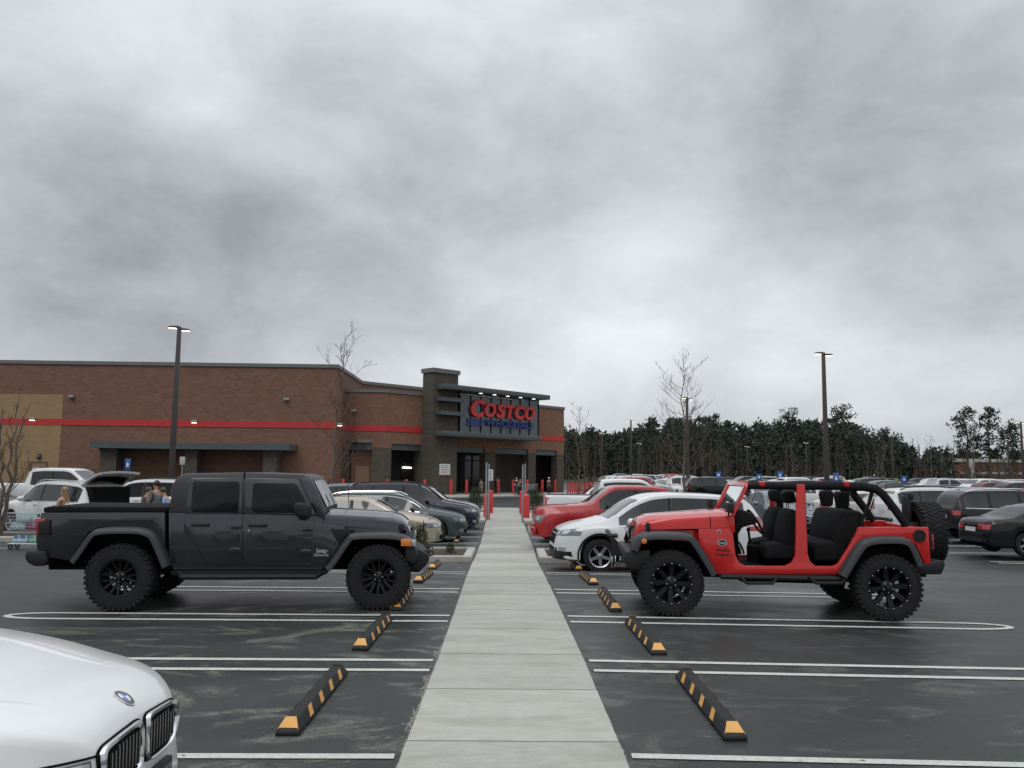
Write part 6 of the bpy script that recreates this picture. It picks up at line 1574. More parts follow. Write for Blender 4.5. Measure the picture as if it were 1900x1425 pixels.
def bare_tree(name, loc, h, spread, seed, label, lean=(0, 0), rbase=.085, nb=30, first=.2, up=.9, group=None, multi=1):
    rn = random.Random(seed); root = empty(name, loc, 0, label, 'tree', group)
    tr = MB(); br = MB()
    leaders = [(0, 0, 1.0)] if multi == 1 else [(math.cos(2*math.pi*k/multi+seed)*.11, math.sin(2*math.pi*k/multi+seed)*.11, rn.uniform(.72, 1)) for k in range(multi)]
    for lx, ly, hk in leaders:
        br = MB()
        H = h*hk; n = 11; pts = []
        wob = [(rn.gauss(0, .012*h), rn.gauss(0, .012*h)) for _ in range(n+1)]
        for i in range(n+1):
            t = i/n; pts.append(Vector((lean[0]*t*h+wob[i][0]*min(1, t*3)+lx*h*t, lean[1]*t*h+wob[i][1]*min(1, t*3)+ly*h*t, H*t)))
        rad = [rbase*(1-t/n)**.85*.95+.006 for t in range(n+1)]; tr.tube(pts, rad, 7)
        def at(t): k = min(n-1, int(t*n)); return pts[k].lerp(pts[k+1], t*n-k)
        def limb(p, d, L, r, depth):
            m = 5 if depth == 0 else 3; q = [p]; dd = d.copy()
            for i in range(m):
                dd = (dd+Vector((rn.gauss(0, .13), rn.gauss(0, .13), .10*up+rn.gauss(0, .08)))).normalized(); q.append(q[-1]+dd*L/m)
            br.tube(q, [max(.005, r*(1-.8*i/m)) for i in range(m+1)], 5 if depth == 0 else 3, cap=False)
            if depth < 2:
                for _ in range(rn.randint(4, 6) if depth == 0 else rn.randint(2, 4)):
                    k = rn.uniform(.25, .98)*m; a = q[min(m-1, int(k))].lerp(q[min(m, int(k)+1)], k-int(k))
                    az = rn.uniform(0, 6.28); e = (dd+Vector((math.cos(az), math.sin(az), .35))*.8).normalized()
                    limb(a, e, L*rn.uniform(.28, .5), r*.45, depth+1)
        for k in range(nb//multi):
            t = first+(0.97-first)*(k+rn.random())/(nb//multi); az = k*2.4+rn.uniform(-.5, .5)
            L = spread*(1.05-t*.72)*rn.uniform(.65, 1.15); el = rn.uniform(.35, .8)*up
            limb(at(t), Vector((math.cos(az), math.sin(az), el)).normalized(), L, rbase*(.38-.2*t), 0)
        raw('branches', br.v, br.f, TWIG, parent=root)
    tr.build('trunk', BARK, root, smooth=60)
    return root
t1 = bare_tree('bare_tree', (X(609, 40), 40, gz(-8, 40)), 8.7, 2.5, 4, 'tall leafless tree with a forked top in front of the store, behind the grey pickup', lean=(.075, 0), rbase=.085, nb=24, first=.17)
m = MB()
for dx, dy in ((.7, .3), (-.6, .4), (.1, -.7)): m.tube([(dx, dy, 0), (.08, 0, 1.75)], .012, 4)
m.build('guy_strap', BLACKPL, t1)
bare_tree('bare_tree', (X(9, 26), 26, gz(-15, 26)+.1), 4.6, 1.0, 11, 'small many stemmed leafless tree in the planter at the left edge', rbase=.06, nb=30, first=.25, multi=4, up=1.5)
t3 = bare_tree('bare_tree', (X(1270, 45), 45, gz(10, 45)+.1), 8.3, 2.9, 23, 'leafless tree with spreading branches standing over the white crossover', rbase=.068, nb=38, first=.13)
m = MB()
for dx, dy in ((.7, .3), (-.6, .4), (.1, -.7)): m.tube([(dx, dy, 0), (.04, 0, 1.3)], .015, 4)
m.build('guy_strap', BLACKPL, t3)
bare_tree('bare_tree', (X(1074, 62), 62, 0), 7.0, 1.7, 31, 'thin leafless tree against the woods just right of the store', rbase=.06, nb=26, first=.15)
island('planter', [(8.2, 43.6), (12.0, 43.6), (12.0, 46.4), (8.2, 46.4)], h=.14)
for i, (px, Y, h, lab) in enumerate(((1470, 96, 6, 'behind the roll bar of the red jeep'), (1640, 84, 6.5, 'between the two right hand lamp heads'), (1728, 104, 7.5, 'left of the brick office'), (1808, 78, 7, 'in front of the brick office'), (1868, 92, 8, 'at the right edge before the office'), (1345, 88, 5.5, 'beside the small blue sign nearest the store'))):
    bare_tree('bare_tree', (X(px, Y), Y, 0), h, 1.9, 50+i, 'small leafless lot tree '+lab, rbase=.06, nb=18, first=.2, group='small bare trees in the far lot')
# shrubs
def shrub(loc, rx, ry, h, seed, label, n=900, ls=.05):
    rn = random.Random(seed); v, f = [], []
    for _ in range(n):
        a = rn.uniform(0, 6.28); u = math.sqrt(rn.random()); z = rn.random()**.8
        k = (1-.55*z)*(.75+.5*math.sin(3*a+seed)*.3)
        p = Vector((rx*u*k*math.cos(a), ry*u*k*math.sin(a), h*z*(.75+.25*rn.random())))
        d = Vector((rn.gauss(0, .5), rn.gauss(0, .5), 1)).normalized()*ls*rn.uniform(.8, 2); w = d.cross(Vector((rn.gauss(0, 1), rn.gauss(0, 1), rn.gauss(0, 1)))).normalized()*ls*.32
        o = len(v); v += [p-w, p+w, p+d+w*.3, p+d-w*.3]; f.append((o, o+1, o+2, o+3))
    root = empty('shrub', loc, 0, label, 'shrub'); raw('foliage', v, f, SHRUB, parent=root)
    m = MB()
    for k in range(7): a = k*.9; m.tube([(0, 0, 0), (rx*.5*math.cos(a), ry*.5*math.sin(a), h*.6)], .012, 4)
    m.build('stem', TWIG, root); return root
shrub(place(883, 947, 45.2)+Vector((0, 0, .1)), .75, .8, 1.15, 1, 'green shrub beside the left pair of red bollards', 1500)
shrub(place(992, 945, 45.4)+Vector((0, 0, .1)), 1.1, .8, 1.15, 2, 'wide green shrub beside the right pair of red bollards', 1900)
shrub(Vector((X(784, 21.4), 21.4, gz(-2, 21.4)+.1)), .34, .38, .80, 3, 'small dark shrub in the left planter at the nose of the grey pickup', 800, .035)
shrub(Vector((-1.2, 21.6, gz(-1, 21.6)+.1)), .22, .25, .26, 4, 'low green plant in the left planter near the walk', 260, .03)
shrub(Vector((10.9, 45, gz(10, 45)+.1)), 1.0, .7, 1.0, 5, 'rounded evergreen shrub under the spreading leafless tree', 1200, .07)
# pines one can tell apart
def clump(v, f, c, r, rn, n, ls):
    for _ in range(n):
        d = Vector((rn.gauss(0, 1), rn.gauss(0, 1), rn.gauss(0, .6))).normalized(); p = c+d*r*rn.random()**.5
        e = (d+Vector((rn.gauss(0, .5), rn.gauss(0, .5), .5+rn.gauss(0, .4)))).normalized()*ls*rn.uniform(.6, 1.3)
        w = e.cross(Vector((rn.gauss(0, 1), rn.gauss(0, 1), rn.gauss(0, 1)))).normalized()*ls*rn.uniform(.22, .42)
        o = len(v); v += [p-w, p+w, p+e+w*.5, p+e-w*.5]; f.append((o, o+1, o+2, o+3))
def pine(px, ytop, Y, w, seed, label, base=.45, dens=1.0):
    rn = random.Random(seed); x = X(px, Y); h = P(px, ytop, Y).z
    root = empty('pine_tree', (x, Y, 0), 0, label, 'tree', 'tall pines standing above the woods')
    tr = MB(); pts = [Vector((rn.gauss(0, .12)*i/3, rn.gauss(0, .12)*i/3, h*.97*i/8)) for i in range(9)]; tr.tube(pts, [.26*(1-i/9)+.03 for i in range(9)], 6)
    v, f = [], []
    for k in range(int(46*dens)):
        t = base+(1-base)*(k+rn.random())/(46*dens); a = rn.uniform(0, 6.28); R0 = w*(1-((t-base)/(1-base)-.35)**2*1.5)*rn.uniform(.25, 1.0)
        s = Vector((0, 0, h*t-.6)); c = Vector((R0*math.cos(a), R0*math.sin(a), h*t+rn.gauss(0, .2)))
        tr.tube([s, c], [.05, .015], 3, cap=False); clump(v, f, c, rn.uniform(.55, 1.0), rn, 26, .42)
    tr.build('trunk', PBARK, root, smooth=60); raw('crown', v, f, PINE, parent=root)
for a in ((1797, 757, 165, 3.3, 1, 'tall pine with a rounded crown, left of the group at the right edge'), (1838, 759, 165, 3.0, 2, 'tall pine with a narrow top in the middle of the group at the right edge'), (1880, 789, 165, 2.6, 3, 'shorter pine at the right end of the group at the right edge'),
          (1568, 752, 200, 5.0, 4, 'broad crowned tree right of the tall lamp post on the right'), (1466, 760, 205, 4.2, 5, 'taller tree above the woods behind the roll bar'), (1322, 770, 205, 4.0, 6, 'rounded tree above the woods right of the spreading leafless tree'), (1207, 777, 205, 3.4, 7, 'rounded tree above the woods left of the spreading leafless tree'), (1642, 796, 205, 3.6, 8, 'flat topped tree at the falling end of the woods')):
    pine(*a)
# the wood itself reads as one mass
prof = [(1000, 800), (1050, 789), (1100, 797), (1150, 803), (1190, 792), (1230, 783), (1300, 778), (1350, 786), (1400, 786), (1440, 778), (1490, 778), (1530, 785), (1570, 772), (1610, 800), (1650, 806), (1700, 819), (1760, 830), (1830, 832), (1900, 828), (2100, 820)]
profp = pch(prof); rn = random.Random(77); v, f, mi = [], [], []
tk = MB()
for row, (Y0, k0, ds) in enumerate(((194, .90, 3.0), (206, 1.0, 3.3), (222, .97, 3.6), (240, .99, 3.8), (262, .98, 4.6))):
    x = 10.0+row
    while x < 205:
        x += ds*rn.uniform(.6, 1.4); Y = Y0+rn.uniform(-6, 6)
        if x > 108 and Y < 246: continue
        px = 927+1537*x/Y
        h = (P(px, profp(px), Y).z)*k0*rn.uniform(.80, 1.06)
        if h < 4: continue
        lo = (.22, .26, .08, .04, .03)[row]; w = h*rn.uniform(.14, .22)
        tk.tube([(x, Y, 0), (x+rn.gauss(0, .2), Y, h*.9)], [.22, .05], 4, cap=False)
        for k in range(int(30*(1-lo))+4):
            t = lo+(1-lo)*rn.random()**.85; q = (t-lo)/(1-lo); R0 = w*(.75+.8*q-1.40*q*q+.12)*math.sqrt(rn.random())*1.35; a = rn.uniform(0, 6.28)
            clump(v, f, Vector((x+R0*math.cos(a), Y+R0*math.sin(a), h*t-.3)), rn.uniform(.8, 1.6), rn, 20 if row < 2 else 15, .62 if row < 2 else 1.1)
wood = raw('pine_wood', v+tk.v, f+[tuple(i+len(v) for i in q) for q in tk.f], [PINE, PBARK], [0]*len(f)+[1]*len(tk.f)); tag(wood, 'dark pine wood along the far side of the parking lot', 'woods', kind='stuff')
# bare saplings and brush at its foot
v, f = [], []; tk = MB()
for k in range(300):
    x = rn.uniform(12, 190); Y = rn.uniform(179, 192); h = rn.uniform(4, 11)
    if x > 100 and rn.random() < .75: h = rn.uniform(2.5, 7)
    tk.tube([(x, Y, 0), (x+rn.gauss(0, .3), Y, h*.5), (x+rn.gauss(0, .5), Y+rn.gauss(0, .5), h)], [.10, .06, .02], 3, cap=False)
    for _ in range(46):
        t = rn.uniform(.08, 1); a = rn.uniform(0, 6.28); R0 = h*.20*(1.15-t)*rn.random(); p = Vector((x+R0*math.cos(a), Y+R0*math.sin(a), h*t))
        e = Vector((rn.gauss(0, .5), rn.gauss(0, .5), 1)).normalized()*rn.uniform(.5, 1.2); w = e.cross(Vector((rn.gauss(0, 1), rn.gauss(0, 1), .1))).normalized()*rn.uniform(.035, .10)
        o = len(v); v += [p-w, p+w, p+e+w*.3, p+e-w*.3]; f.append((o, o+1, o+2, o+3))
br = raw('woodland_brush', v+tk.v, f+[tuple(i+len(v) for i in q) for q in tk.f], [BRUSH, BARK], [0]*len(f)+[1]*len(tk.f)); tag(br, 'leafless saplings and brown brush at the foot of the pine wood', 'brush', kind='stuff')
# brick office among the trees
off = empty('brick_office', (X(1700, 228), 228, 0), 0, 'low red brick office with white bands half hidden by trees at the right edge', 'building')
OBR = brick_mat('office_brick', (0.155, 0.062, 0.045), (.15, .09, .07)); OWH = pm('office_white', (.38, .37, .34), .8, var=.12)
ow = 75
m = MB(); m.box(5, ow, 0, 14, 0, 6.3); m.build('wall', OBR, off, smooth=0)
m = MB(); m.box(4.6, ow+.4, -.35, 14.3, 6.3, 7.2); m.build('roof_band', OWH, off, smooth=0)
m = MB(); m.box(4.9, ow, -.12, -.003, 3.0, 3.6); m.build('floor_band', OWH, off, smooth=0)
for a, w in ((5.2, 1.0), (14.5, 1.6), (30, .8), (38, 5), (55, 1.2), (66, 3)):
    m = MB(); m.box(a, a+w, -.6, -.125, 0, 6.29); m.build('pier', OWH, off, smooth=0)
for a in (8, 18, 23, 32, 46, 50, 58, 62):
    for z in (1.0, 4.1):
        m = MB(); m.box(a, a+2.6, -.06, -.002, z, z+1.5); m.build('window', STOREGL, off, smooth=0)
# ------------------------------------------------------------------ lamp posts
LPOLE = pm('lamp_pole', (0.040, 0.034, 0.031), .5, var=.12)
def lamp_proto():
    r = empty('lamp_post', (0, 0, 0))
    m = MB(); m.lathe([(.30, 0), (.30, .7), (.26, .75)], 14); m.build('footing', KERB, r, smooth=30)
    m = MB(); m.prism([(-.08, -.08), (.08, -.08), (.08, .08), (-.08, .08)], .75, 8.62, 'z'); m.xf(lambda p: Vector((p.x*(1.75-.07*p.z), p.y*(1.75-.07*p.z), p.z))); m.build('pole', LPOLE, r, bevel=.012)
    for sg, dz in ((1, 0), (-1, .10)):
        m = MB(); m.box(min(0, sg*.12), max(0, sg*.12), -.035, .035, 8.48+dz, 8.55+dz); m.prism([(sg*.04, 8.46+dz), (sg*.08, 8.44+dz), (sg*.50, 8.46+dz), (sg*.50, 8.49+dz), (sg*.38, 8.53+dz), (sg*.06, 8.55+dz)], -.15, .15); h = m.build('lamp_head', LPOLE, r, bevel=.01)
        m = MB(); m.box(min(sg*.12, sg*.48), max(sg*.12, sg*.48), -.13, .13, 8.425+dz, 8.437+dz); m.build('lamp_lens', LITW, h, smooth=0)
    return r
lp0 = lamp_proto()
LAMPS = [(329, 607, 40, 12, 'tall dark lamp post with two lit heads in front of the store, left'), (1534, 655, 45, -14, 'tall dark lamp post with two lit heads above the red jeep'), (1276, 738, 72, 10, 'lit lamp post rising beside the spreading leafless tree'), (1171, 780, 100, -8, 'lit lamp post above the white pickup, against the woods'),
         (1117, 803, 136, 20, 'distant lit lamp just right of the store'), (1186, 822, 168, 5, 'distant lit lamp low against the woods right of the white pickup'), (1387, 828, 168, 8, 'distant faint lamp above the windscreen of the red jeep'), (1497, 821, 160, -6, 'distant lit lamp above the centre pillar of the red jeep'),
         (1657, 807, 132, 9, 'distant lit lamp on the falling tree line behind the spare tyre'), (1707, 825, 166, -9, 'distant lit lamp left of the brick office'), (1873, 815, 141, 12, 'distant lit lamp among the right hand pines'), (1899, 783, 98, -5, 'lit lamp at the extreme right edge')]
for i, (px, py, Y, rz, lab) in enumerate(LAMPS):
    o = lp0 if i == 0 else copy_tree(lp0)
    if i > 1:
        pass
    x = X(px, Y) if i else X(318, Y); g = gz(x, Y); zt = P(px, py, Y).z
    o.location = (x, Y, g); o.scale = (1, 1, (zt-g)/8.6); o.rotation_euler = (0, 0, R(rz)); tag(o, lab, 'lamp post', 'parking lot lamp posts')
# ------------------------------------------------------------------ small signs on poles
SBLUE = pm('sign_blue', (0.02, 0.09, 0.33), .45, var=.06)
def pole_sign(px, py, Y, w, h, mat, label, mark=True, cat='sign'):
    c = P(px, py, Y); g = gz(c.x, Y); r = empty('pole_sign', (c.x, Y, g), 0, label, cat, 'small signs on poles')
    m = MB(); m.tube([(0, 0, 0), (0, 0, c.z-g+h/2)], .03, 6); m.build('pole', STEEL, r)
    m = MB(); m.box(-w/2, w/2, -.05, -.032, c.z-g-h/2, c.z-g+h/2); p = m.build('sign_plate', mat, r, bevel=.008)
    if mark:
        m = MB(); z = c.z-g
        m.add([(-w*.22, -.0535, z-h*.2), (w*.22, -.0535, z-h*.2), (w*.22, -.0535, z+h*.05), (0, -.0535, z+h*.24), (-w*.22, -.0535, z+h*.05)], [(0, 1, 2, 3, 4)]); m.build('sign_mark', SIGNW, p, smooth=0)
    return r
pole_sign(1333, 881, 70, .42, .50, SBLUE, 'small blue sign with a white mark right of the spreading leafless tree')
pole_sign(1408, 885, 68, .42, .50, SBLUE, 'small blue sign just above the front of the roll bar of the red jeep')
pole_sign(1447, 881.5, 60, .42, .50, SBLUE, 'brighter small blue sign left of the centre pillar of the red jeep')
pole_sign(1551, 887, 60, .42, .75, SBLUE, 'narrow blue sign behind the rear part of the roll bar of the red jeep')
pole_sign(1677, 889.5, 60, .42, .50, SBLUE, 'small blue sign above the white utility vehicle at right')
pole_sign(1663, 893, 62, .28, .45, pm('sign_drab', (.22, .20, .15), .6), 'small drab sign left of the blue sign at right', mark=False)
pole_sign(237.5, 862, 44, .30, .60, SBLUE, 'narrow blue sign in front of the store behind the raised tailgate')
pole_sign(339, 855, 44, .28, .42, pm('sign_pale', (.40, .40, .36), .6), 'pale sign beside the left lamp post', mark=False)

# ------------------------------------------------------------------ people
def skin_mesh(name, joints, edges, mat, parent, sub=2, root=0):
    me = bpy.data.meshes.new(name); me.from_pydata([j[:3] for j in joints], edges, [])
    ob = bpy.data.objects.new(name, me); COL.objects.link(ob)
    sk = ob.modifiers.new('skin', 'SKIN'); sk.use_smooth_shade = True
    lay = me.skin_vertices[0] if len(me.skin_vertices) else None
    if lay is None:
        bm = bmesh.new(); bm.from_mesh(me); bm.verts.layers.skin.verify(); bm.to_mesh(me); bm.free(); lay = me.skin_vertices[0]
    for i, j in enumerate(joints):
        r = j[3] if hasattr(j[3], '__len__') else (j[3], j[3]); lay.data[i].radius = r
        lay.data[i].use_root = (i == root)
    ss = ob.modifiers.new('sub', 'SUBSURF'); ss.levels = sub; ss.render_levels = sub
    dg = bpy.context.evaluated_depsgraph_get(); m2 = bpy.data.meshes.new_from_object(ob.evaluated_get(dg)); m2.name = name
    bpy.data.objects.remove(ob); bpy.data.meshes.remove(me)
    m2.materials.clear(); m2.materials.append(mat)
    for p in m2.polygons: p.use_smooth = True
    o = bpy.data.objects.new(name, m2); COL.objects.link(o); o.parent = parent; return o
SKIN = [pm('skin_a', (.42, .25, .18), .55, var=.06), pm('skin_b', (.36, .20, .14), .55, var=.06)]
def cloth(name, c): return pm('cloth_'+name, c, .85, var=.15, scale=12)
def person(loc, rz, h, label, shirt, legs, hair, skin=0, lean=0.0, arms=((.25, -.30), (.25, -.30)), sleeve='short', hairlen=0, step=.0, mask=False, shoes=(.03, .03, .03)):
    """arms: (how far forward the hands reach, how high above or below the shoulder) for left and right"""
    r = empty('person', loc, rz, label, 'person'); k = h/1.72; S = SKIN[skin]
    J, E = [], []
    def j(x, y, z, rad, par=None):
        f = lean*max(0, z-.95); J.append((k*(x+f), k*y, k*z, tuple(k*q for q in rad) if hasattr(rad, '__len__') else k*rad))
        if par is not None: E.append((par, len(J)-1))
        return len(J)-1
    pel = j(0, 0, .95, (.135, .105)); sp = j(.0, 0, 1.12, (.125, .095), pel); ch = j(.0, 0, 1.32, (.15, .105), sp); nk = j(0, 0, 1.47, .052, ch); jaw = j(.025, 0, 1.55, (.062, .07), nk); cr = j(.01, 0, 1.64, (.076, .09), jaw); j(.0, 0, 1.69, (.05, .06), cr)
    j(.095, 0, 1.585, .014, jaw)
    tor = [pel, sp, ch]; limbs = {}
    for sg, (fw, dz) in ((1, arms[0]), (-1, arms[1])):
        sh = j(0, sg*.175, 1.40, .055, ch); tgt = Vector((fw, sg*.15, 1.40+dz)); s0 = Vector((0, sg*.175, 1.40)); d = tgt-s0
        el = s0+d*.5+Vector((-.10 if fw > .05 else -.02, sg*.06, -.09 if fw > .05 else 0)); e = j(*el, .042, sh); w = j(*(s0+d*.93), .029, e); hd = j(*tgt, (.022, .038), w)
        dn = d.normalized()
        for q in range(4): 
            b = tgt+Vector((0, (q-1.5)*.020, 0))+dn*.035; b1 = j(*b, .0095, hd); j(*(b+dn*(.055-.008*abs(q-1.5))+Vector((0, 0, -.02))), .008, b1)
        th = j(*(tgt+Vector((.015, -sg*.03, .015))), .011, hd); j(*(tgt+Vector((.035, -sg*.045, .01))), .009, th)
        limbs[('a', sg)] = (sh, e, w)
        st = step*sg; hp = j(0, sg*.085, .90, (.095, .10), pel); kn = j(.03+st*.5, sg*.095, .50, .060, hp); an = j(st, sg*.10, .09, .040, kn); j(st+.13, sg*.115, .03, (.032, .04), an)
        limbs[('l', sg)] = (hp, kn, an)
    skin_mesh('body', J, E, S, r, 2, pel)
    def sub(ids, edges, grow, name, mat, cut=None):
        idx = {a: i for i, a in enumerate(ids)}
        jj = [(J[a][0], J[a][1], J[a][2], tuple(q*grow+.006 for q in J[a][3]) if hasattr(J[a][3], '__len__') else J[a][3]*grow+.006) for a in ids]
        return skin_mesh(name, jj, [(idx[a], idx[b]) for a, b in edges], mat, r, 2)
    ids = tor[:]; ed = [(pel, sp), (sp, ch)]
    if sleeve != 'none':
        for sg in (1, -1):
            a = limbs[('a', sg)]; ids += list(a[:2] if sleeve == 'short' else a); ed += [(ch, a[0]), (a[0], a[1])]+([(a[1], a[2])] if sleeve == 'long' else [])
    sub(ids, ed, 1.10, 'shirt', shirt)
    ids = [pel]; ed = []
    for sg in (1, -1): a = limbs[('l', sg)]; ids += list(a); ed += [(pel, a[0]), (a[0], a[1]), (a[1], a[2])]
    sub(ids, ed, 1.12, 'trousers', legs)
    # hair, eyes, shoes
    C = Vector(J[cr][:3]); m = MB(); m.ball((C.x-.018*k, C.y, C.z+.016*k), .102*k, (1.0, .88, 1.0), 14, 10); 
    m.xf(lambda p: Vector((min(p.x, C.x+.055*k+max(0, p.z-C.z)*.6), p.y, max(p.z, C.z-.07*k+max(0, p.x-C.x)*1.0))))
    if hairlen:
        rows = []
        for i in range(6):
            t = i/5; rows.append([(C.x+(-.03-.075*math.cos(a)-.02*t)*k, C.y+.095*k*math.sin(a)*(1+.15*t), C.z+(.02-hairlen*t)*k) for a in [-1.15+.2875*q for q in range(9)]])
        m.grid(rows); m.grid([[(p[0]+.035*k, p[1]*1, p[2]) for p in q] for q in rows])
    m.build('hair', hair, r, smooth=60)
    m = MB()
    for sg in (1, -1): m.ball((C.x+.078*k, C.y+sg*.03*k, C.z-.035*k), .010*k, n=6, m=4)
    m.build('eyes', BLACKPL, r)
    if mask:
        m = MB(); m.ball((C.x+.055*k, C.y, C.z-.085*k), .055*k, (.8, 1.1, .9), 10, 6); m.build('face_mask', SIGNW, r)
    for sg in (1, -1):
        a = J[limbs[('l', sg)][2]]; m = MB(); m.box(a[0]-.07, a[0]+.19, a[1]-.045, a[1]+.045, 0, .075); m.build('shoe', pm('shoe_dark', shoes, .6), r, bevel=.03, seg=3)
    return r
BLOND = pm('hair_blond', (.24, .15, .07), .6, var=.3, scale=30); BROWN = pm('hair_brown', (.06, .035, .022), .6, var=.3, scale=30); DARKH = pm('hair_dark', (.02, .016, .014), .6, var=.3, scale=30)
WHITEC = cloth('white', (.62, .60, .60)); GREYC = cloth('grey_tee', (.055, .058, .062)); BLUEC = cloth('light_blue', (.22, .34, .56)); NAVC = cloth('navy', (.02, .025, .045)); BLKC = cloth('black', (.014, .014, .016)); DEN = cloth('denim', (.035, .05, .09)); TEAL = cloth('grey_green', (.10, .13, .125)); KHA = cloth('khaki', (.14, .12, .09))
def gl_(px, Y): x = X(px, Y); return (x, Y, gz(x, Y))
def stand(px, ytop, Y):                                  # stature that puts the crown of the head where it is seen
    g = gl_(px, Y); return g, max(1.35, min(1.9, P(px, ytop, Y).z-g[2]))
g, h = stand(122, 905, 23.2); person(g, R(172), h, 'woman with long fair hair and white vest top behind the pickup bed', WHITEC, DEN, BLOND, 0, arms=((.40, -.42), (.40, -.42)), sleeve='none', hairlen=.30)
g, h = stand(268, 905, 24.8); person(g, R(-12), h, 'boy in a dark grey tee shirt leaning over a cart behind the grey pickup', GREYC, KHA, BROWN, 0, lean=.28, arms=((.42, -.36), (.42, -.36)))
g, h = stand(321, 909, 25.2); person(g, R(190), h*1.03, 'person in a light blue shirt bending over a cart beside the pickup cab', BLUEC, DEN, BROWN, 1, lean=.42, arms=((.45, -.42), (.45, -.40)), sleeve='long')
g, h = stand(292, 893, 26.6); person(g, R(150), h, 'person in a grey green top standing behind the two leaning shoppers', TEAL, NAVC, DARKH, 1, arms=((.2, -.45), (.2, -.45)), sleeve='long')
def ent(px, ytop, Y, rz, lab, *a, **k):
    g, h = stand(px, ytop, Y); person((g[0], g[1], g[2]+.0), R(rz), h, lab, *a, **k)
ent(958.5, 885, 66.5, -85, 'shopper in black with a face mask crossing before the entrance, nearer of two', BLKC, DEN, DARKH, 0, arms=((.28, -.25), (.22, -.32)), sleeve='short', mask=True, step=.12, shoes=(.4, .4, .4))
ent(965, 888, 67.2, -80, 'shopper in black with crossed arms beside the masked shopper', BLKC, BLKC, DARKH, 0, arms=((.28, -.28), (.28, -.28)), sleeve='short', step=.06)
ent(893, 891, 66, 120, 'person in a grey coat walking to the entrance behind the left bollards', cloth('grey_coat', (.10, .10, .095)), KHA, BROWN, 1, sleeve='long', arms=((.1, -.55), (.1, -.55)), step=.18)
ent(1018.5, 886, 72, -90, 'person in black with a pale cap in the dark doorway', BLKC, BLKC, SIGNW, 1, sleeve='long', arms=((.1, -.55), (.1, -.55)))
ent(922.5, 886, 72.5, -60, 'person in black behind the red bollard at the centre pier', BLKC, BLKC, BROWN, 0, sleeve='long', arms=((.2, -.4), (.2, -.4)))

# ------------------------------------------------------------------ carts and water packs
def cart(loc, rz, label):
    r = empty('shopping_cart', loc, rz, label, 'shopping cart', 'shopping carts')
    m = MB()
    for sg in (1, -1):
        m.tube([(.50, sg*.20, .14), (-.40, sg*.30, .14), (-.48, sg*.30, .55), (-.50, sg*.29, 1.02)], .014, 6)
    for x, w in ((.48, .20), (-.40, .30)): m.tube([(x, -w, .14), (x, w, .14)], .014, 6)
    for k in range(7): y = -.18+.06*k; m.tube([(.48, y, .15), (-.40, y*1.4, .15)], .006, 4)
    m.build('frame', STEEL, r)
    b = MB()
    def pt(u, v, t): w = lerp(.20, .30, (0.55-u)/1.05)*lerp(.86, 1, t); return (lerp(u, u*1.02, t), v*w, lerp(.50, .95, t))
    for i in range(15):
        u = .55-1.05*i/14
        for sg in (1, -1): b.tube([pt(u, sg, 0), pt(u, sg, 1)], .004, 4)
        b.tube([pt(u, -1, 0), pt(u, 1, 0)], .004, 4)
    for k in range(6):
        t = k/5
        for sg in (1, -1): b.tube([pt(.55, sg, t), pt(-.50, sg, t)], .009 if k == 5 else .004, 4)
        b.tube([pt(.55, -1, t), pt(.55, 1, t)], .009 if k == 5 else .004, 4); b.tube([pt(-.5, -1, t), pt(-.5, 1, t)], .006, 4)
    b.build('basket', STEEL, r)
    m = MB(); m.tube([(-.54, -.30, 1.02), (-.54, .30, 1.02)], .02, 8); m.build('handle', POSTR, r)
    for x, w in ((.42, .19), (-.36, .28)):
        for sg in (1, -1):
            m = MB(); m.lathe([(.03, -.016), (.065, -.016), (.065, .016), (.03, .016)], 14, 'y', (x, sg*w, .065), closed=True); wo = m.build('caster', BLACKPL, r); m = MB(); m.tube([(x, sg*w, .065), (x+.02, sg*w, .145)], .012, 5); m.build('fork', STEEL, wo)
    return r
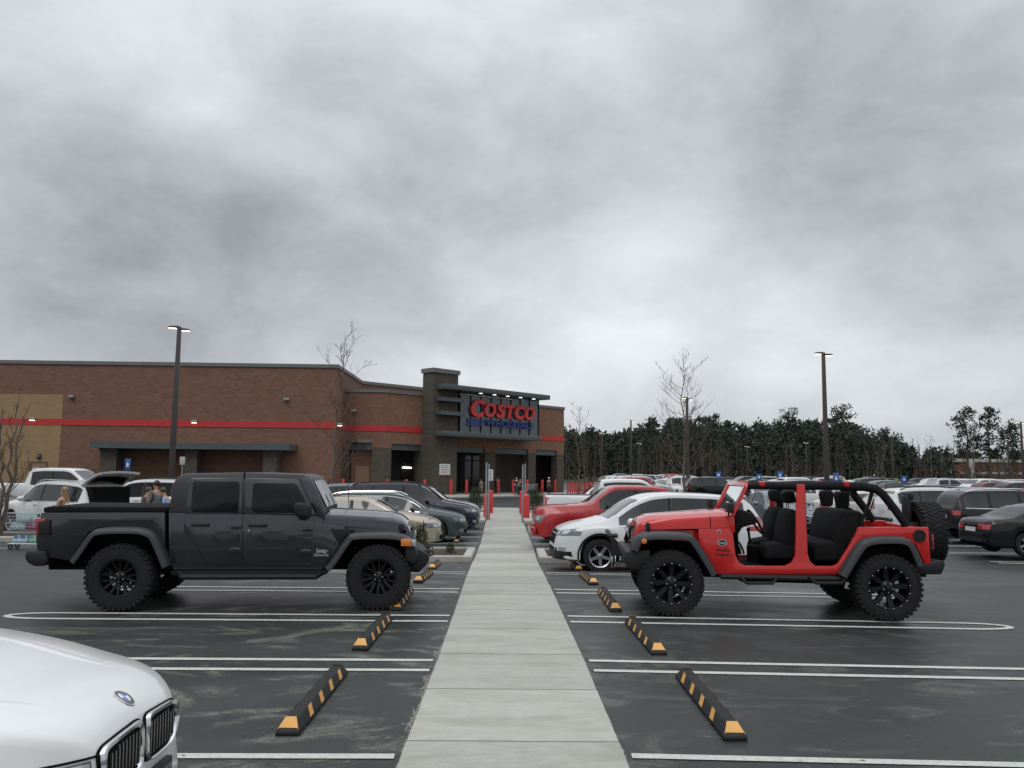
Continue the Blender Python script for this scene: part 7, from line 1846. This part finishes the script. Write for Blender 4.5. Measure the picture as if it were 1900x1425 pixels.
def pack(loc, rz, label, wrap, bottle, cap, nx=6, ny=4, s=.062, hb=.20):
    r = empty('water_pack', loc, rz, label, 'drinks pack')
    m = MB()
    for i in range(nx):
        for q in range(ny):
            m.lathe([(.001, 0), (s*.47, .0), (s*.48, hb*.3), (s*.44, hb*.34), (s*.48, hb*.38), (s*.47, hb*.66), (s*.2, hb*.92), (s*.2, hb), (.001, hb)], 8, 'z', ((i-nx/2+.5)*s, (q-ny/2+.5)*s, .004), 1 if (i+q) % 3 else 2)
    m.build('bottles', [wrap, bottle, cap], r)
    m = MB(); m.box(-nx*s/2-.004, nx*s/2+.004, -ny*s/2-.004, ny*s/2+.004, .0, hb*.55); m.build('wrap', wrap, r, bevel=.02); return r
WRAP = pm('film_clear', (.36, .46, .48), .15, coat=1, var=.35, scale=18); BOTB = pm('bottle_blue', (.05, .20, .38), .1, coat=1, var=.4, scale=20); BOTC = pm('bottle_clear', (.42, .54, .56), .1, coat=1, var=.3, scale=20)
PURP = pm('label_magenta', (.26, .035, .12), .3, coat=.6, var=.4, scale=20); GRNP = pm('film_green', (.18, .36, .28), .15, coat=1, var=.3, scale=18)
cg = Vector((X(66, 22.9), 22.9, gz(-12, 22.9))); cart(cg, R(185), 'shopping cart stacked with water packs at the tail of the grey pickup')
def onc(x, y, z): v = Matrix.Rotation(R(185), 3, 'Z') @ Vector((x, y, z)); return cg+v
pack(onc(.22, 0, .16), R(185), 'blue capped water pack on the lower rack of the loaded cart', WRAP, BOTB, BOTC)
pack(onc(-.18, .0, .16), R(185), 'greenish drinks pack on the lower rack of the loaded cart', GRNP, GRNP, BOTC)
pack(onc(.30, 0, .51), R(185), 'clear water pack in the basket of the loaded cart', WRAP, BOTC, WRAP)
pack(onc(-.12, 0, .51), R(185), 'magenta labelled drinks pack in the basket of the loaded cart', PURP, PURP, WRAP)
pack(onc(.18, 0, .73), R(185), 'pale blue water pack heaped on top of the loaded cart', WRAP, BOTC, BOTC)
pack(onc(-.24, 0, .73), R(185), 'clear pack with a dark label heaped at the back of the loaded cart', WRAP, BOTC, GAP)
cg2 = Vector((X(290, 24.3), 24.3, gz(-10, 24.3))); cart(cg2, R(176), 'shopping cart between the two leaning shoppers behind the grey pickup')
pack(cg2+Vector((.1, 0, .51)), R(176), 'purple drinks pack in the cart between the leaning shoppers', PURP, PURP, WRAP, 5, 4)
cg3 = Vector((X(984, 66), 66, gz(4, 66))); cart(cg3, R(200), 'shopping cart with a turquoise load before the store entrance')
pack(cg3+Vector((0, 0, .16)), R(200), 'turquoise pack on the rack of the cart before the entrance', pm('film_turquoise', (.08, .38, .36), .3, var=.2), BOTC, BOTC, 5, 4)
